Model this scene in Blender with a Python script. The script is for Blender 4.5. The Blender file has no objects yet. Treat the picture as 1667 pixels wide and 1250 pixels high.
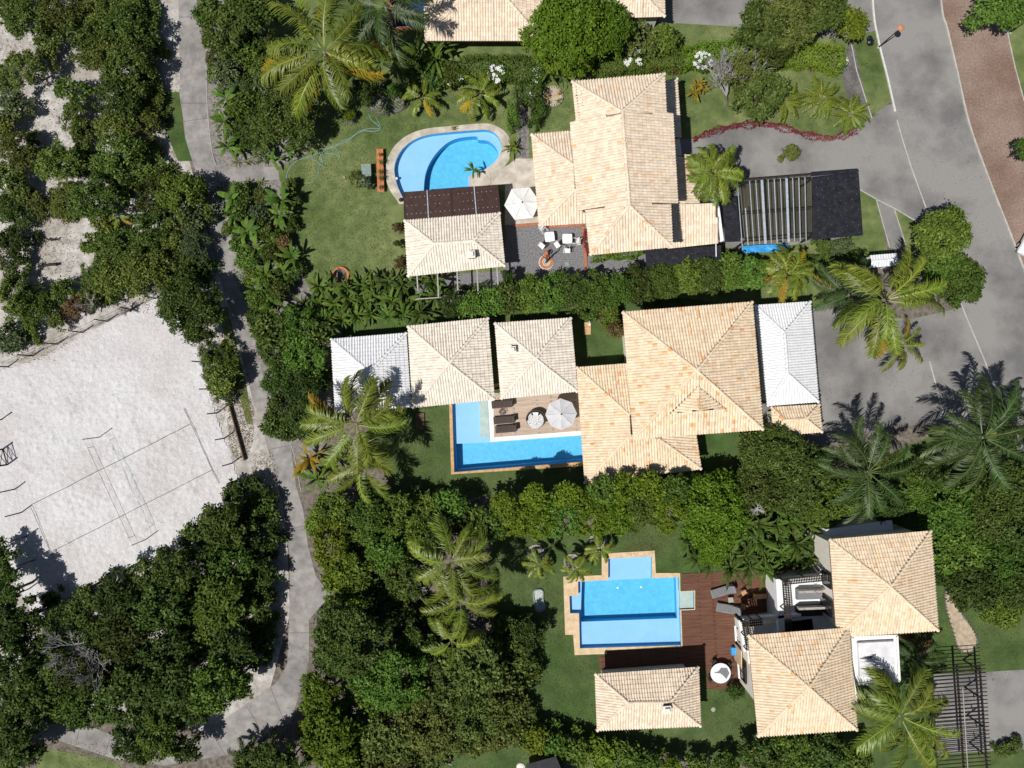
import bpy, math, random
import numpy as np
from mathutils import Vector, Matrix
from mathutils.geometry import tessellate_polygon
C = bpy.context.scene.collection
SC = bpy.context.scene
random.seed(7)
RNG = np.random.default_rng(11)
# ------------------------------------------------------------------ camera, sky, sun, exposure
CAM_H = 65.0
PXM = 18.0                      # photograph pixels per metre on the ground
cam_data = bpy.data.cameras.new('camera')
cam = bpy.data.objects.new('camera', cam_data); C.objects.link(cam)
cam.location = (0, 0, CAM_H)    # drone looking straight down, top of the picture is +y
cam_data.sensor_width = 36.0
cam_data.lens = 36.0 * CAM_H / (1667 / PXM)
cam_data.clip_end = 4000
SC.camera = cam
SUN_EL, SHADOW_DIR = 61.0, 36.0     # shadows fall to the upper right
world = bpy.data.worlds.new('World'); SC.world = world; world.use_nodes = True
wn = world.node_tree
sky = wn.nodes.new('ShaderNodeTexSky'); sky.sky_type = 'NISHITA'; sky.sun_disc = False
sky.sun_elevation = math.radians(SUN_EL); sky.sun_rotation = math.radians(234)
wn.nodes['Background'].inputs[1].default_value = 0.05
wn.links.new(sky.outputs[0], wn.nodes['Background'].inputs[0])
sun_d = bpy.data.lights.new('sun', 'SUN'); sun = bpy.data.objects.new('sun', sun_d); C.objects.link(sun)
sun_d.energy = 5.0; sun_d.angle = math.radians(0.5); sun_d.color = (1.0, 0.965, 0.91)
_a, _e = math.radians(SHADOW_DIR), math.radians(SUN_EL)
sun.rotation_euler = Vector((math.cos(_a) * math.cos(_e), math.sin(_a) * math.cos(_e), -math.sin(_e))).to_track_quat('-Z', 'Y').to_euler()
sun.location = (0, 0, 80)
SC.view_settings.view_transform = 'Standard'; SC.view_settings.look = 'None'
SC.view_settings.gamma = 1; SC.view_settings.exposure = -0.15
try:
    SC.cycles.max_bounces = 6; SC.cycles.diffuse_bounces = 2; SC.cycles.glossy_bounces = 2
    SC.cycles.transmission_bounces = 2; SC.cycles.transparent_max_bounces = 6
except Exception: pass

# ------------------------------------------------------------------ helpers
def P(px, py, z=0.0):
    """A point of the photograph, taken back to the place at height z."""
    k = (CAM_H - z) / CAM_H / PXM
    return Vector(((px - 833.5) * k, (625 - py) * k, z))
def PP(pts, z=0.0): return [P(x, y, z) for x, y in pts]

MATS = {}
def rgb(c): return (c[0], c[1], c[2], 1)
def M(name, c0, c1=None, scale=4.0, detail=6, rough=.8, bump=0.0, bscale=None, c2=None, big=.12, lo=.35, hi=.65, spec=.25, metal=0, bl=.42, bh=.62, bdist=.05):
    m = bpy.data.materials.new(name); m.use_nodes = True
    nt = m.node_tree; N = nt.nodes; L = nt.links; b = N['Principled BSDF']
    b.inputs['Roughness'].default_value = rough; b.inputs['Specular IOR Level'].default_value = spec; b.inputs['Metallic'].default_value = metal
    if c1 is None:
        c1 = tuple(min(1, x * 1.12) for x in c0); c0 = tuple(x * .88 for x in c0)
    tc = N.new('ShaderNodeTexCoord')
    n = N.new('ShaderNodeTexNoise'); n.inputs['Scale'].default_value = scale; n.inputs['Detail'].default_value = detail; n.inputs['Roughness'].default_value = .62
    L.new(tc.outputs['Object'], n.inputs['Vector'])
    r = N.new('ShaderNodeValToRGB'); r.color_ramp.elements[0].position = lo; r.color_ramp.elements[1].position = hi
    r.color_ramp.elements[0].color = rgb(c0); r.color_ramp.elements[1].color = rgb(c1)
    L.new(n.outputs['Fac'], r.inputs['Fac']); out = r.outputs['Color']
    if c2 is not None:
        n2 = N.new('ShaderNodeTexNoise'); n2.inputs['Scale'].default_value = big; n2.inputs['Detail'].default_value = 5; n2.inputs['Roughness'].default_value = .6
        L.new(tc.outputs['Object'], n2.inputs['Vector'])
        r2 = N.new('ShaderNodeMapRange'); r2.inputs['From Min'].default_value = bl; r2.inputs['From Max'].default_value = bh
        L.new(n2.outputs['Fac'], r2.inputs['Value'])
        mx = N.new('ShaderNodeMix'); mx.data_type = 'RGBA'; mx.blend_type = 'MULTIPLY'
        L.new(r2.outputs['Result'], mx.inputs['Factor']); L.new(out, mx.inputs[6]); mx.inputs[7].default_value = rgb(c2)
        out = mx.outputs[2]
    L.new(out, b.inputs['Base Color'])
    if bump:
        n3 = N.new('ShaderNodeTexNoise'); n3.inputs['Scale'].default_value = bscale or scale; n3.inputs['Detail'].default_value = 4
        L.new(tc.outputs['Object'], n3.inputs['Vector'])
        bp = N.new('ShaderNodeBump'); bp.inputs['Strength'].default_value = bump; bp.inputs['Distance'].default_value = bdist
        L.new(n3.outputs['Fac'], bp.inputs['Height']); L.new(bp.outputs['Normal'], b.inputs['Normal'])
    MATS[name] = m
    return m

def attr_mat(name, cols, rough=.6, spec=.3, trans=0.0, hue=.02, val=.25, noise=None, mult=None):
    """Colour from a random number kept per face (one per leaf or roof tile)."""
    m = bpy.data.materials.new(name); m.use_nodes = True
    nt = m.node_tree; N = nt.nodes; L = nt.links; b = N['Principled BSDF']
    b.inputs['Roughness'].default_value = rough; b.inputs['Specular IOR Level'].default_value = spec
    a = N.new('ShaderNodeAttribute'); a.attribute_name = 'v'
    r = N.new('ShaderNodeValToRGB'); els = r.color_ramp.elements
    els[0].position = cols[0][0]; els[0].color = rgb(cols[0][1])
    els[1].position = cols[-1][0]; els[1].color = rgb(cols[-1][1])
    for p, c in cols[1:-1]:
        e = els.new(p); e.color = rgb(c)
    L.new(a.outputs['Fac'], r.inputs['Fac']); out = r.outputs['Color']
    if noise:
        tc = N.new('ShaderNodeTexCoord'); n = N.new('ShaderNodeTexNoise'); n.inputs['Scale'].default_value = noise; n.inputs['Detail'].default_value = 7
        n.inputs['Roughness'].default_value = .7
        L.new(tc.outputs['Object'], n.inputs['Vector'])
        r2 = N.new('ShaderNodeMapRange'); r2.inputs['From Min'].default_value = .46; r2.inputs['From Max'].default_value = .72
        L.new(n.outputs['Fac'], r2.inputs['Value'])
        mx = N.new('ShaderNodeMix'); mx.data_type = 'RGBA'; mx.blend_type = 'MULTIPLY'
        L.new(r2.outputs['Result'], mx.inputs['Factor']); L.new(out, mx.inputs[6]); mx.inputs[7].default_value = rgb(mult or (.75, .7, .66)); out = mx.outputs[2]
    if hue or val:
        oi = N.new('ShaderNodeObjectInfo'); hs = N.new('ShaderNodeHueSaturation')
        mr = N.new('ShaderNodeMapRange'); mr.inputs['To Min'].default_value = .5 - hue; mr.inputs['To Max'].default_value = .5 + hue
        mv = N.new('ShaderNodeMapRange'); mv.inputs['To Min'].default_value = 1 - val; mv.inputs['To Max'].default_value = 1 + val
        L.new(oi.outputs['Random'], mr.inputs['Value']); L.new(mr.outputs['Result'], hs.inputs['Hue'])
        mm = N.new('ShaderNodeMath'); mm.operation = 'FRACT'; m2 = N.new('ShaderNodeMath'); m2.operation = 'MULTIPLY'; m2.inputs[1].default_value = 7.31
        L.new(oi.outputs['Random'], m2.inputs[0]); L.new(m2.outputs[0], mm.inputs[0]); L.new(mm.outputs[0], mv.inputs['Value'])
        L.new(mv.outputs['Result'], hs.inputs['Value']); L.new(out, hs.inputs['Color']); out = hs.outputs['Color']
    L.new(out, b.inputs['Base Color'])
    if trans:
        t = N.new('ShaderNodeBsdfTranslucent'); L.new(out, t.inputs['Color'])
        ms = N.new('ShaderNodeMixShader'); ms.inputs[0].default_value = trans
        L.new(b.outputs[0], ms.inputs[1]); L.new(t.outputs[0], ms.inputs[2]); L.new(ms.outputs[0], N['Material Output'].inputs['Surface'])
    MATS[name] = m
    return m

def water_mat(name, tint):
    m = bpy.data.materials.new(name); m.use_nodes = True
    nt = m.node_tree; N = nt.nodes; L = nt.links; N.remove(N['Principled BSDF'])
    tr = N.new('ShaderNodeBsdfTransparent'); tr.inputs[0].default_value = rgb(tint)
    gl = N.new('ShaderNodeBsdfGlossy'); gl.inputs['Roughness'].default_value = .03
    fr = N.new('ShaderNodeFresnel'); fr.inputs['IOR'].default_value = 1.33
    tc = N.new('ShaderNodeTexCoord'); n = N.new('ShaderNodeTexNoise'); n.inputs['Scale'].default_value = 2.2; n.inputs['Detail'].default_value = 3
    L.new(tc.outputs['Object'], n.inputs['Vector'])
    bp = N.new('ShaderNodeBump'); bp.inputs['Strength'].default_value = .25; bp.inputs['Distance'].default_value = .05
    L.new(n.outputs['Fac'], bp.inputs['Height']); L.new(bp.outputs['Normal'], gl.inputs['Normal']); L.new(bp.outputs['Normal'], fr.inputs['Normal'])
    ms = N.new('ShaderNodeMixShader'); L.new(fr.outputs[0], ms.inputs[0]); L.new(tr.outputs[0], ms.inputs[1]); L.new(gl.outputs[0], ms.inputs[2])
    L.new(ms.outputs[0], N['Material Output'].inputs['Surface']); MATS[name] = m
    return m
def glass_mat(name, tint, gloss=.18):
    m = bpy.data.materials.new(name); m.use_nodes = True
    nt = m.node_tree; N = nt.nodes; L = nt.links; N.remove(N['Principled BSDF'])
    tr = N.new('ShaderNodeBsdfTransparent'); tr.inputs[0].default_value = rgb(tint)
    gl = N.new('ShaderNodeBsdfPrincipled'); gl.inputs['Base Color'].default_value = (.05, .055, .05, 1); gl.inputs['Roughness'].default_value = .15
    ms = N.new('ShaderNodeMixShader'); ms.inputs[0].default_value = gloss; L.new(tr.outputs[0], ms.inputs[1]); L.new(gl.outputs[0], ms.inputs[2])
    L.new(ms.outputs[0], N['Material Output'].inputs['Surface']); MATS[name] = m
    return m

ORIGIN = {}                     # object -> world position of its root
def origin(o):
    while o is not None and o.parent is not None: o = o.parent
    return o.location.copy() if o is not None else Vector((0, 0, 0))
class MB:
    """Collects shapes; build() links them as one mesh object."""
    def __init__(s): s.v = []; s.f = []; s.mi = []; s.k = 0
    def poly(s, pts):
        i = len(s.v); s.v += [tuple(p) for p in pts]; s.f.append(tuple(range(i, i + len(pts)))); s.mi.append(s.k)
    def faces(s, vs, fs):
        i = len(s.v); s.v += [tuple(p) for p in vs]
        for f in fs: s.f.append(tuple(i + j for j in f)); s.mi.append(s.k)
    def box(s, c, size, rz=0.0, rx=0.0, ry=0.0):
        hx, hy, hz = size[0] / 2, size[1] / 2, size[2] / 2
        R = Matrix.Rotation(rz, 3, 'Z') @ Matrix.Rotation(ry, 3, 'Y') @ Matrix.Rotation(rx, 3, 'X')
        vs = [Vector(c) + R @ Vector((x * hx, y * hy, z * hz)) for x in (-1, 1) for y in (-1, 1) for z in (-1, 1)]
        s.faces(vs, [(0, 1, 3, 2), (4, 6, 7, 5), (0, 4, 5, 1), (2, 3, 7, 6), (0, 2, 6, 4), (1, 5, 7, 3)]); return s
    def prism(s, pts, z0, z1):
        """Upright block over a plan polygon (any z in pts is ignored)."""
        pts = [(p[0], p[1]) for p in pts]; n = len(pts)
        ar = sum(pts[i][0] * pts[(i + 1) % n][1] - pts[(i + 1) % n][0] * pts[i][1] for i in range(n))
        if ar < 0: pts = pts[::-1]
        vs = [(x, y, z0) for x, y in pts] + [(x, y, z1) for x, y in pts]
        s.faces(vs, [(i, (i + 1) % n, n + (i + 1) % n, n + i) for i in range(n)])
        tri = tessellate_polygon([[Vector((x, y, 0)) for x, y in pts]])
        s.faces(vs[n:], [t if Vector((0, 0, 1)).dot((Vector(vs[t[1]]) - Vector(vs[t[0]])).cross(Vector(vs[t[2]]) - Vector(vs[t[0]]))) > 0 else t[::-1] for t in tri])
        s.faces(vs[:n], [t for t in tri]); return s
    def tube(s, pts, r, n=6, cap=True):
        pts = [Vector(p) for p in pts]; m = len(pts); rs = r if hasattr(r, '__len__') else [r] * m
        base = len(s.v)
        for i, p in enumerate(pts):
            d = (pts[min(i + 1, m - 1)] - pts[max(i - 1, 0)]).normalized()
            a = d.cross(Vector((0, 0, 1))) if abs(d.z) < .95 else d.cross(Vector((1, 0, 0)))
            a.normalize(); b = d.cross(a)
            for j in range(n):
                t = 2 * math.pi * j / n; s.v.append(tuple(p + (a * math.cos(t) + b * math.sin(t)) * rs[i]))
        for i in range(m - 1):
            for j in range(n):
                s.f.append((base + i * n + j, base + i * n + (j + 1) % n, base + (i + 1) * n + (j + 1) % n, base + (i + 1) * n + j)); s.mi.append(s.k)
        if cap:
            s.f.append(tuple(base + j for j in range(n))[::-1]); s.mi.append(s.k)
            s.f.append(tuple(base + (m - 1) * n + j for j in range(n))); s.mi.append(s.k)
        return s
    def lathe(s, c, prof, n=20, a0=0, a1=2 * math.pi):
        """prof = (radius, z) from bottom to top."""
        base = len(s.v); full = abs(a1 - a0 - 2 * math.pi) < 1e-6; cols = n if full else n + 1
        for r, z in prof:
            for j in range(cols):
                t = a0 + (a1 - a0) * j / n; s.v.append((c[0] + r * math.cos(t), c[1] + r * math.sin(t), c[2] + z))
        for i in range(len(prof) - 1):
            for j in range(n):
                q = (j + 1) % cols if full else j + 1
                s.f.append((base + i * cols + j, base + i * cols + q, base + (i + 1) * cols + q, base + (i + 1) * cols + j)); s.mi.append(s.k)
        return s
    def build(s, name, mat, parent=None, smooth=False):
        o0 = origin(parent)
        me = bpy.data.meshes.new(name)
        me.from_pydata([(x - o0.x, y - o0.y, z - o0.z) for x, y, z in s.v], [], s.f)
        for m in (mat if isinstance(mat, (list, tuple)) else [mat]): me.materials.append(MATS[m])
        if isinstance(mat, (list, tuple)): me.polygons.foreach_set('material_index', s.mi)
        if smooth: me.polygons.foreach_set('use_smooth', [True] * len(s.f))
        me.update()
        o = bpy.data.objects.new(name, me); C.objects.link(o)
        if parent is not None: o.parent = parent
        return o
def np_mesh(name, V, F, att=None, smooth=False):
    me = bpy.data.meshes.new(name); V = np.asarray(V, np.float32); F = np.asarray(F, np.int32); k = F.shape[1]
    me.vertices.add(len(V)); me.vertices.foreach_set('co', V.ravel())
    me.loops.add(F.size); me.loops.foreach_set('vertex_index', F.ravel())
    me.polygons.add(len(F)); me.polygons.foreach_set('loop_start', np.arange(0, F.size, k, dtype=np.int32))
    if att is not None:
        a = me.attributes.new('v', 'FLOAT', 'FACE'); a.data.foreach_set('value', np.asarray(att, np.float32))
    if smooth: me.polygons.foreach_set('use_smooth', np.ones(len(F), bool))
    me.update(calc_edges=True)
    return me
def place(name, me, mat, parent=None):
    o = bpy.data.objects.new(name, me); C.objects.link(o)
    if mat:
        if not me.materials: me.materials.append(MATS[mat])
        elif me.materials[0] != MATS[mat]:
            o.material_slots[0].link = 'OBJECT'; o.material_slots[0].material = MATS[mat]
    if parent is not None: o.parent = parent
    return o
def tag(o, label, cat, group=None):
    o['label'] = label; o['category'] = cat
    if group: o['group'] = group
    return o
def T(name, label, cat, loc=(0, 0, 0), rz=0.0, group=None):
    o = bpy.data.objects.new(name, None); C.objects.link(o); o.location = loc; o.rotation_euler = (0, 0, rz); o.empty_display_size = .3
    return tag(o, label, cat, group)
def copy_tree(o, parent=None):
    c = o.copy(); C.objects.link(c)
    if parent is not None: c.parent = parent
    for ch in list(o.children): copy_tree(ch, c)
    return c
def put(proto, used, loc, rz, label, scale=1.0):
    """First use moves the prototype, later uses copy it with all its parts."""
    o = proto if not used[0] else copy_tree(proto)
    used[0] = True; o.location = loc; o.rotation_euler = (0, 0, rz); o.scale = (scale,) * 3; o['label'] = label
    return o
def structure(name, mb, mat):
    o = mb.build(name, mat); o['kind'] = 'structure'; return o
def sheet(name, outer, mat, z, holes=(), kind='structure', parent=None):
    """Flat polygon (photograph points on the ground) with holes."""
    loops = [[Vector((p.x, p.y, 0)) for p in PP(outer, 0)]] + [[Vector((p.x, p.y, 0)) for p in PP(h, 0)] for h in holes]
    tri = tessellate_polygon(loops); vs = [v for l in loops for v in l]
    mb = MB(); vs = [(v.x, v.y, z) for v in vs]
    fs = []
    for t in tri:
        a, b, c = (Vector(vs[i]) for i in t)
        fs.append(t if (b - a).cross(c - a).z > 0 else t[::-1])
    mb.faces(vs, fs)
    o = mb.build(name, mat, parent)
    if kind: o['kind'] = kind
    return o
def band(pts, w):
    """Offsets a polyline to a closed band of width w (photograph pixels)."""
    L, R = [], []
    for i, p in enumerate(pts):
        a = Vector(pts[max(i - 1, 0)]); b = Vector(pts[min(i + 1, len(pts) - 1)]); d = (b - a).normalized()
        L.append((p[0] - d.y * w / 2, p[1] + d.x * w / 2)); R.append((p[0] + d.y * w / 2, p[1] - d.x * w / 2))
    return L + R[::-1]
def smooth_line(pts, n=6, closed=False):
    out = []; m = len(pts)
    for i in range(m if closed else m - 1):
        g = lambda j: Vector(pts[j % m] if closed else pts[max(0, min(m - 1, j))])
        p0, p1, p2, p3 = g(i - 1), g(i), g(i + 1), g(i + 2)
        for k in range(n):
            t = k / n
            q = .5 * ((2 * p1) + (p2 - p0) * t + (2 * p0 - 5 * p1 + 4 * p2 - p3) * t * t + (3 * p1 - p0 - 3 * p2 + p3) * t ** 3)
            out.append(tuple(q))
    if not closed: out.append(tuple(pts[-1]))
    return out

# ------------------------------------------------------------------ materials
M('lawn_dry', (.105, .140, .050), (.205, .232, .095), scale=.9, detail=12, rough=.95, bump=.5, bscale=22, c2=(.56, .68, .54), big=.11, spec=.1)
M('lawn_green', (.052, .085, .028), (.115, .152, .055), scale=.6, detail=12, rough=.95, bump=.5, bscale=22, c2=(.7, .85, .7), big=.15, spec=.1)
M('soil', (.09, .075, .06), (.22, .19, .16), scale=2.5, detail=9, rough=1, bump=.5, bscale=14)
M('mulch', (.13, .12, .11), (.30, .28, .26), scale=3.5, detail=9, rough=1, bump=.6, bscale=16)
M('court_sand', (.53, .52, .525), (.64, .63, .635), scale=3.4, detail=10, rough=1, bump=.55, bscale=5.0, c2=(.88, .855, .84), big=.15, spec=.05, bdist=.14)
M('scrub_sand', (.34, .32, .295), (.58, .555, .53), scale=1.6, detail=10, rough=1, bump=.5, bscale=9, c2=(.74, .71, .67), big=.3, spec=.05)
M('concrete', (.225, .213, .20), (.355, .338, .322), scale=1.2, detail=9, rough=.9, c2=(.72, .72, .74), big=.25)
M('joint', (.10, .09, .085)); M('pale_joint', (.42, .40, .37))
M('cobble', (.215, .208, .20), (.30, .292, .28), scale=14, detail=6, rough=.9, bump=.3, bscale=9, c2=(.58, .58, .60), big=.18)
M('red_paving', (.21, .15, .122), (.32, .24, .195), scale=6, detail=8, rough=.95, bump=.4, bscale=9, c2=(.72, .64, .6), big=.2)
M('asphalt', (.075, .073, .073), (.125, .12, .118), scale=6, detail=8, rough=.95, c2=(1.6, 1.55, 1.5), big=.8)
M('kerb', (.36, .345, .32), (.50, .485, .455), scale=1.5); M('bed_sand', (.33, .26, .18), (.50, .41, .30), scale=2.5, rough=1, bump=.5, bscale=9); M('white_line', (.60, .59, .57))
M('stone', (.44, .40, .34), (.62, .57, .50), scale=.9, detail=5, rough=.85, c2=(.8, .78, .75), big=1.3)
M('gravel', (.10, .10, .107), (.27, .265, .275), scale=9, detail=6, rough=1, bump=.7, bscale=12)
M('slate', (.10, .095, .09), (.19, .18, .165), scale=3, detail=7, rough=.9)
M('brick', (.32, .115, .06), (.46, .185, .10), scale=5, detail=6, rough=.9)
M('coping_tan', (.55, .40, .24), (.72, .55, .36), scale=2, detail=7, rough=.7)
M('coping_wood', (.42, .25, .12), (.62, .40, .20), scale=3, detail=7, rough=.7)
M('pool_shallow', (.285, .525, .79), (.32, .56, .82), scale=.8, rough=.4)
M('pool_deep', (.095, .45, .70), (.14, .53, .77), scale=2.6, detail=8, rough=.4)
M('pool_wall', (.05, .38, .70), (.06, .42, .74), rough=.4)
M('pool_dark', (.012, .045, .16), (.02, .06, .20), scale=1.5, rough=.4)  # darker blue for floor and walls of the top edge pool
M('pool_step', (.40, .45, .42), (.50, .54, .50), scale=2, rough=.5)
water_mat('water', (.93, .985, 1.0))
M('stucco', (.74, .69, .60), (.82, .77, .68), scale=2, rough=.9); M('white_plaster', (.76, .755, .75), (.83, .83, .825), scale=2, rough=.85)
M('white_roof_sheet', (.62, .62, .64), (.84, .84, .86), scale=.9, detail=8, rough=.6)
M('glass_dark', (.02, .022, .025), rough=.12, spec=.6)
M('dark_panel', (.013, .013, .017), (.03, .03, .036), scale=2.5, detail=7, rough=.32, spec=.5)
M('brown_panel', (.035, .017, .013), (.062, .032, .026), scale=2.2, detail=7, rough=.5)
glass_mat('clear_panel', (.86, .84, .76), .16)
M('steel', (.36, .41, .48), (.54, .59, .66), scale=6, rough=.4, metal=.2); M('blue_tarp', (.02, .24, .60), (.07, .40, .80), scale=5, detail=6, rough=.45, bump=.8, bscale=4)
M('dark_timber', (.022, .016, .014), (.05, .036, .03), scale=4, rough=.8); M('timber', (.10, .062, .038), (.20, .13, .08), scale=4, rough=.85)
M('grey_timber', (.30, .27, .24), (.45, .42, .38), scale=5, rough=.85)
M('white_paint', (.78, .78, .78), (.84, .84, .84), rough=.5); M('off_white_fabric', (.55, .545, .57), (.62, .615, .635), scale=2, rough=.95)
M('white_fabric', (.70, .695, .68), (.78, .775, .76), scale=2, rough=.95)
M('wicker', (.045, .032, .028), (.10, .075, .065), scale=18, detail=3, rough=.7); M('grey_mesh', (.16, .165, .18), (.22, .225, .24), scale=10, rough=.8)
M('charcoal', (.03, .03, .034), rough=.6); M('black_plastic', (.008, .008, .012), rough=.3, spec=.5)
M('terracotta', (.42, .14, .06), (.56, .21, .10), scale=5, rough=.85); M('orange_shade', (.46, .19, .09), (.58, .27, .14), scale=4, rough=.5)
M('bark', (.085, .07, .055), (.19, .165, .14), scale=7, rough=.95); M('palm_bark', (.14, .12, .10), (.26, .235, .205), scale=9, rough=.95); M('dead_twig', (.26, .245, .24), (.42, .40, .40), scale=8, rough=.95)
M('petal', (.80, .80, .80), rough=.8); M('hose', (.16, .30, .30), (.25, .38, .38), rough=.5); M('blue_cloth', (.10, .22, .48), (.2, .36, .62), scale=6, rough=.9)
M('car_paint', (.70, .70, .71), (.76, .76, .77), rough=.2, spec=.6); M('rubber', (.015, .015, .016), rough=.8); M('red_leaf', (.10, .013, .014), (.21, .035, .032), scale=9, rough=.8)
M('coir', (.30, .10, .03), (.48, .2, .07), scale=6, rough=.9); M('pale_green_paint', (.17, .23, .20), (.25, .31, .275), scale=3, rough=.6)
def plank_mat(name, c0, c1, rot, width):
    m = M(name, c0, c1, scale=2.5, detail=8, rough=.75); nt = m.node_tree; N = nt.nodes; L = nt.links; b = N['Principled BSDF']
    tc = N.new('ShaderNodeTexCoord'); mp = N.new('ShaderNodeMapping'); mp.inputs['Rotation'].default_value = (0, 0, rot)
    L.new(tc.outputs['Object'], mp.inputs['Vector'])
    mp3 = N.new('ShaderNodeMapping'); mp3.inputs['Scale'].default_value = (.25, 3.2, 1); L.new(mp.outputs['Vector'], mp3.inputs['Vector'])
    for nn_ in [x for x in N if x.bl_idname == 'ShaderNodeTexNoise']: L.new(mp3.outputs['Vector'], nn_.inputs['Vector'])
    mp2 = N.new('ShaderNodeMapping'); mp2.inputs['Scale'].default_value = (.35, 1 / width, 1); L.new(mp.outputs['Vector'], mp2.inputs['Vector'])
    br = N.new('ShaderNodeTexBrick'); br.inputs['Scale'].default_value = 1; br.inputs['Brick Width'].default_value = 1.2; br.inputs['Row Height'].default_value = 1; br.inputs['Mortar Size'].default_value = .04; br.offset = .37; br.offset_frequency = 3
    br.inputs['Color1'].default_value = (1.06, 1.05, 1.04, 1); br.inputs['Color2'].default_value = (.9, .9, .9, 1); br.inputs['Mortar'].default_value = (.72, .7, .68, 1)
    L.new(mp2.outputs['Vector'], br.inputs['Vector'])
    mx = N.new('ShaderNodeMix'); mx.data_type = 'RGBA'; mx.blend_type = 'MULTIPLY'; mx.inputs['Factor'].default_value = 1
    src = b.inputs['Base Color'].links[0].from_socket
    L.new(src, mx.inputs[6]); L.new(br.outputs['Color'], mx.inputs[7]); L.new(mx.outputs[2], b.inputs['Base Color'])
M('grey_render', (.24, .235, .23), (.36, .35, .34), scale=3)
plank_mat('pale_deck', (.42, .32, .25), (.56, .45, .36), math.radians(-4), .14)
plank_mat('red_deck', (.095, .042, .026), (.17, .08, .05), math.radians(-3), .13)
def speckle_mat(name):
    m = M(name, (.1, .1, .1)); nt = m.node_tree; N = nt.nodes; L = nt.links
    v = N.new('ShaderNodeTexVoronoi'); v.inputs['Scale'].default_value = 9; v.feature = 'DISTANCE_TO_EDGE'; tc = N.new('ShaderNodeTexCoord'); L.new(tc.outputs['Object'], v.inputs['Vector'])
    r = N.new('ShaderNodeValToRGB'); r.color_ramp.elements[0].position = .06; r.color_ramp.elements[1].position = .12; r.color_ramp.elements[0].color = (.3, .3, .31, 1); r.color_ramp.elements[1].color = (.8, .8, .8, 1)
    L.new(v.outputs['Distance'], r.inputs['Fac']); L.new(r.outputs['Color'], N['Principled BSDF'].inputs['Base Color'])
speckle_mat('patterned_cushion')
# clay tiles
attr_mat('tile_cream', [(0, (.68, .56, .44)), (.6, (.82, .70, .56)), (.88, (.80, .64, .47)), (1, (.74, .47, .27))], rough=.85, spec=.15, hue=0, val=0, noise=1.6, mult=(.84, .80, .75))
attr_mat('tile_gold', [(0, (.68, .55, .40)), (.5, (.80, .66, .49)), (.82, (.80, .59, .38)), (1, (.72, .42, .22))], rough=.85, spec=.15, hue=0, val=0, noise=1.6, mult=(.84, .79, .73))
attr_mat('tile_orange', [(0, (.70, .565, .41)), (.55, (.82, .68, .50)), (.82, (.79, .56, .34)), (1, (.70, .38, .18))], rough=.85, spec=.15, hue=0, val=0, noise=1.4, mult=(.82, .76, .70))
attr_mat('tile_bleached', [(0, (.70, .63, .54)), (.6, (.84, .77, .67)), (1, (.83, .73, .60))], rough=.85, spec=.15, hue=0, val=0, noise=2.2, mult=(.84, .82, .81))
attr_mat('tile_white', [(0, (.71, .715, .73)), (1, (.80, .805, .815))], rough=.6, spec=.25, hue=0, val=0, noise=1.2, mult=(.9, .92, .95))
# leaves
def leaf_mat(name, a, b, c, rough=.6, spec=.16, **k):
    k['val'] = k.get('val', .2) * 1.5; k['hue'] = k.get('hue', .015) * 1.4
    attr_mat(name, [(0, a), (.6, b), (1, c)], rough=rough, spec=spec, trans=.14, **k)
leaf_mat('leaf_scrub', (0.042, 0.068, 0.012), (0.098, 0.138, 0.024), (0.242, 0.282, 0.074), hue=.018, val=.25)
leaf_mat('leaf_dark', (0.028, 0.050, 0.009), (0.066, 0.106, 0.019), (0.161, 0.202, 0.054), hue=.015, val=.22)
leaf_mat('leaf_bright', (0.060, 0.105, 0.008), (0.116, 0.187, 0.013), (0.203, 0.290, 0.034), hue=.012, val=.15)
leaf_mat('leaf_mid', (0.042, 0.078, 0.010), (0.094, 0.156, 0.022), (0.188, 0.262, 0.054), hue=.015, val=.2)
leaf_mat('leaf_lime', (0.070, 0.108, 0.010), (0.137, 0.190, 0.016), (0.257, 0.314, 0.038), hue=.012, val=.15)
leaf_mat('leaf_grey', (0.048, 0.072, 0.028), (0.098, 0.136, 0.053), (0.206, 0.251, 0.116), hue=.015, val=.15)
leaf_mat('leaf_olive', (0.052, 0.072, 0.014), (0.109, 0.144, 0.031), (0.218, 0.251, 0.073), hue=.015, val=.15)
leaf_mat('leaf_banana', (0.055, 0.110, 0.014), (0.100, 0.179, 0.023), (0.212, 0.294, 0.053), hue=.012, val=.2)
leaf_mat('grass_blade', (.058, .092, .028), (.110, .145, .050), (.190, .215, .090), hue=0, val=0)
leaf_mat('leaf_croton', (.18, .12, .01), (.30, .22, .02), (.46, .20, .03), hue=.01, val=.1)
leaf_mat('leaf_rust', (.10, .07, .03), (.17, .12, .05), (.24, .17, .08), hue=.01, val=.1)
leaf_mat('leaf_burgundy', (.09, .012, .014), (.17, .025, .026), (.24, .06, .05), hue=.01, val=.1)
leaf_mat('frond', (0.075, 0.110, 0.010), (0.163, 0.213, 0.022), (0.322, 0.343, 0.084), rough=.42, spec=.35, hue=.012, val=.18)
leaf_mat('frond_dark', (0.023, 0.048, 0.010), (0.052, 0.090, 0.021), (0.132, 0.175, 0.063), rough=.45, spec=.3, hue=.012, val=.18)
leaf_mat('frond_yellow', (.20, .15, .012), (.32, .22, .02), (.42, .28, .04), hue=.012, val=.12)
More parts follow.
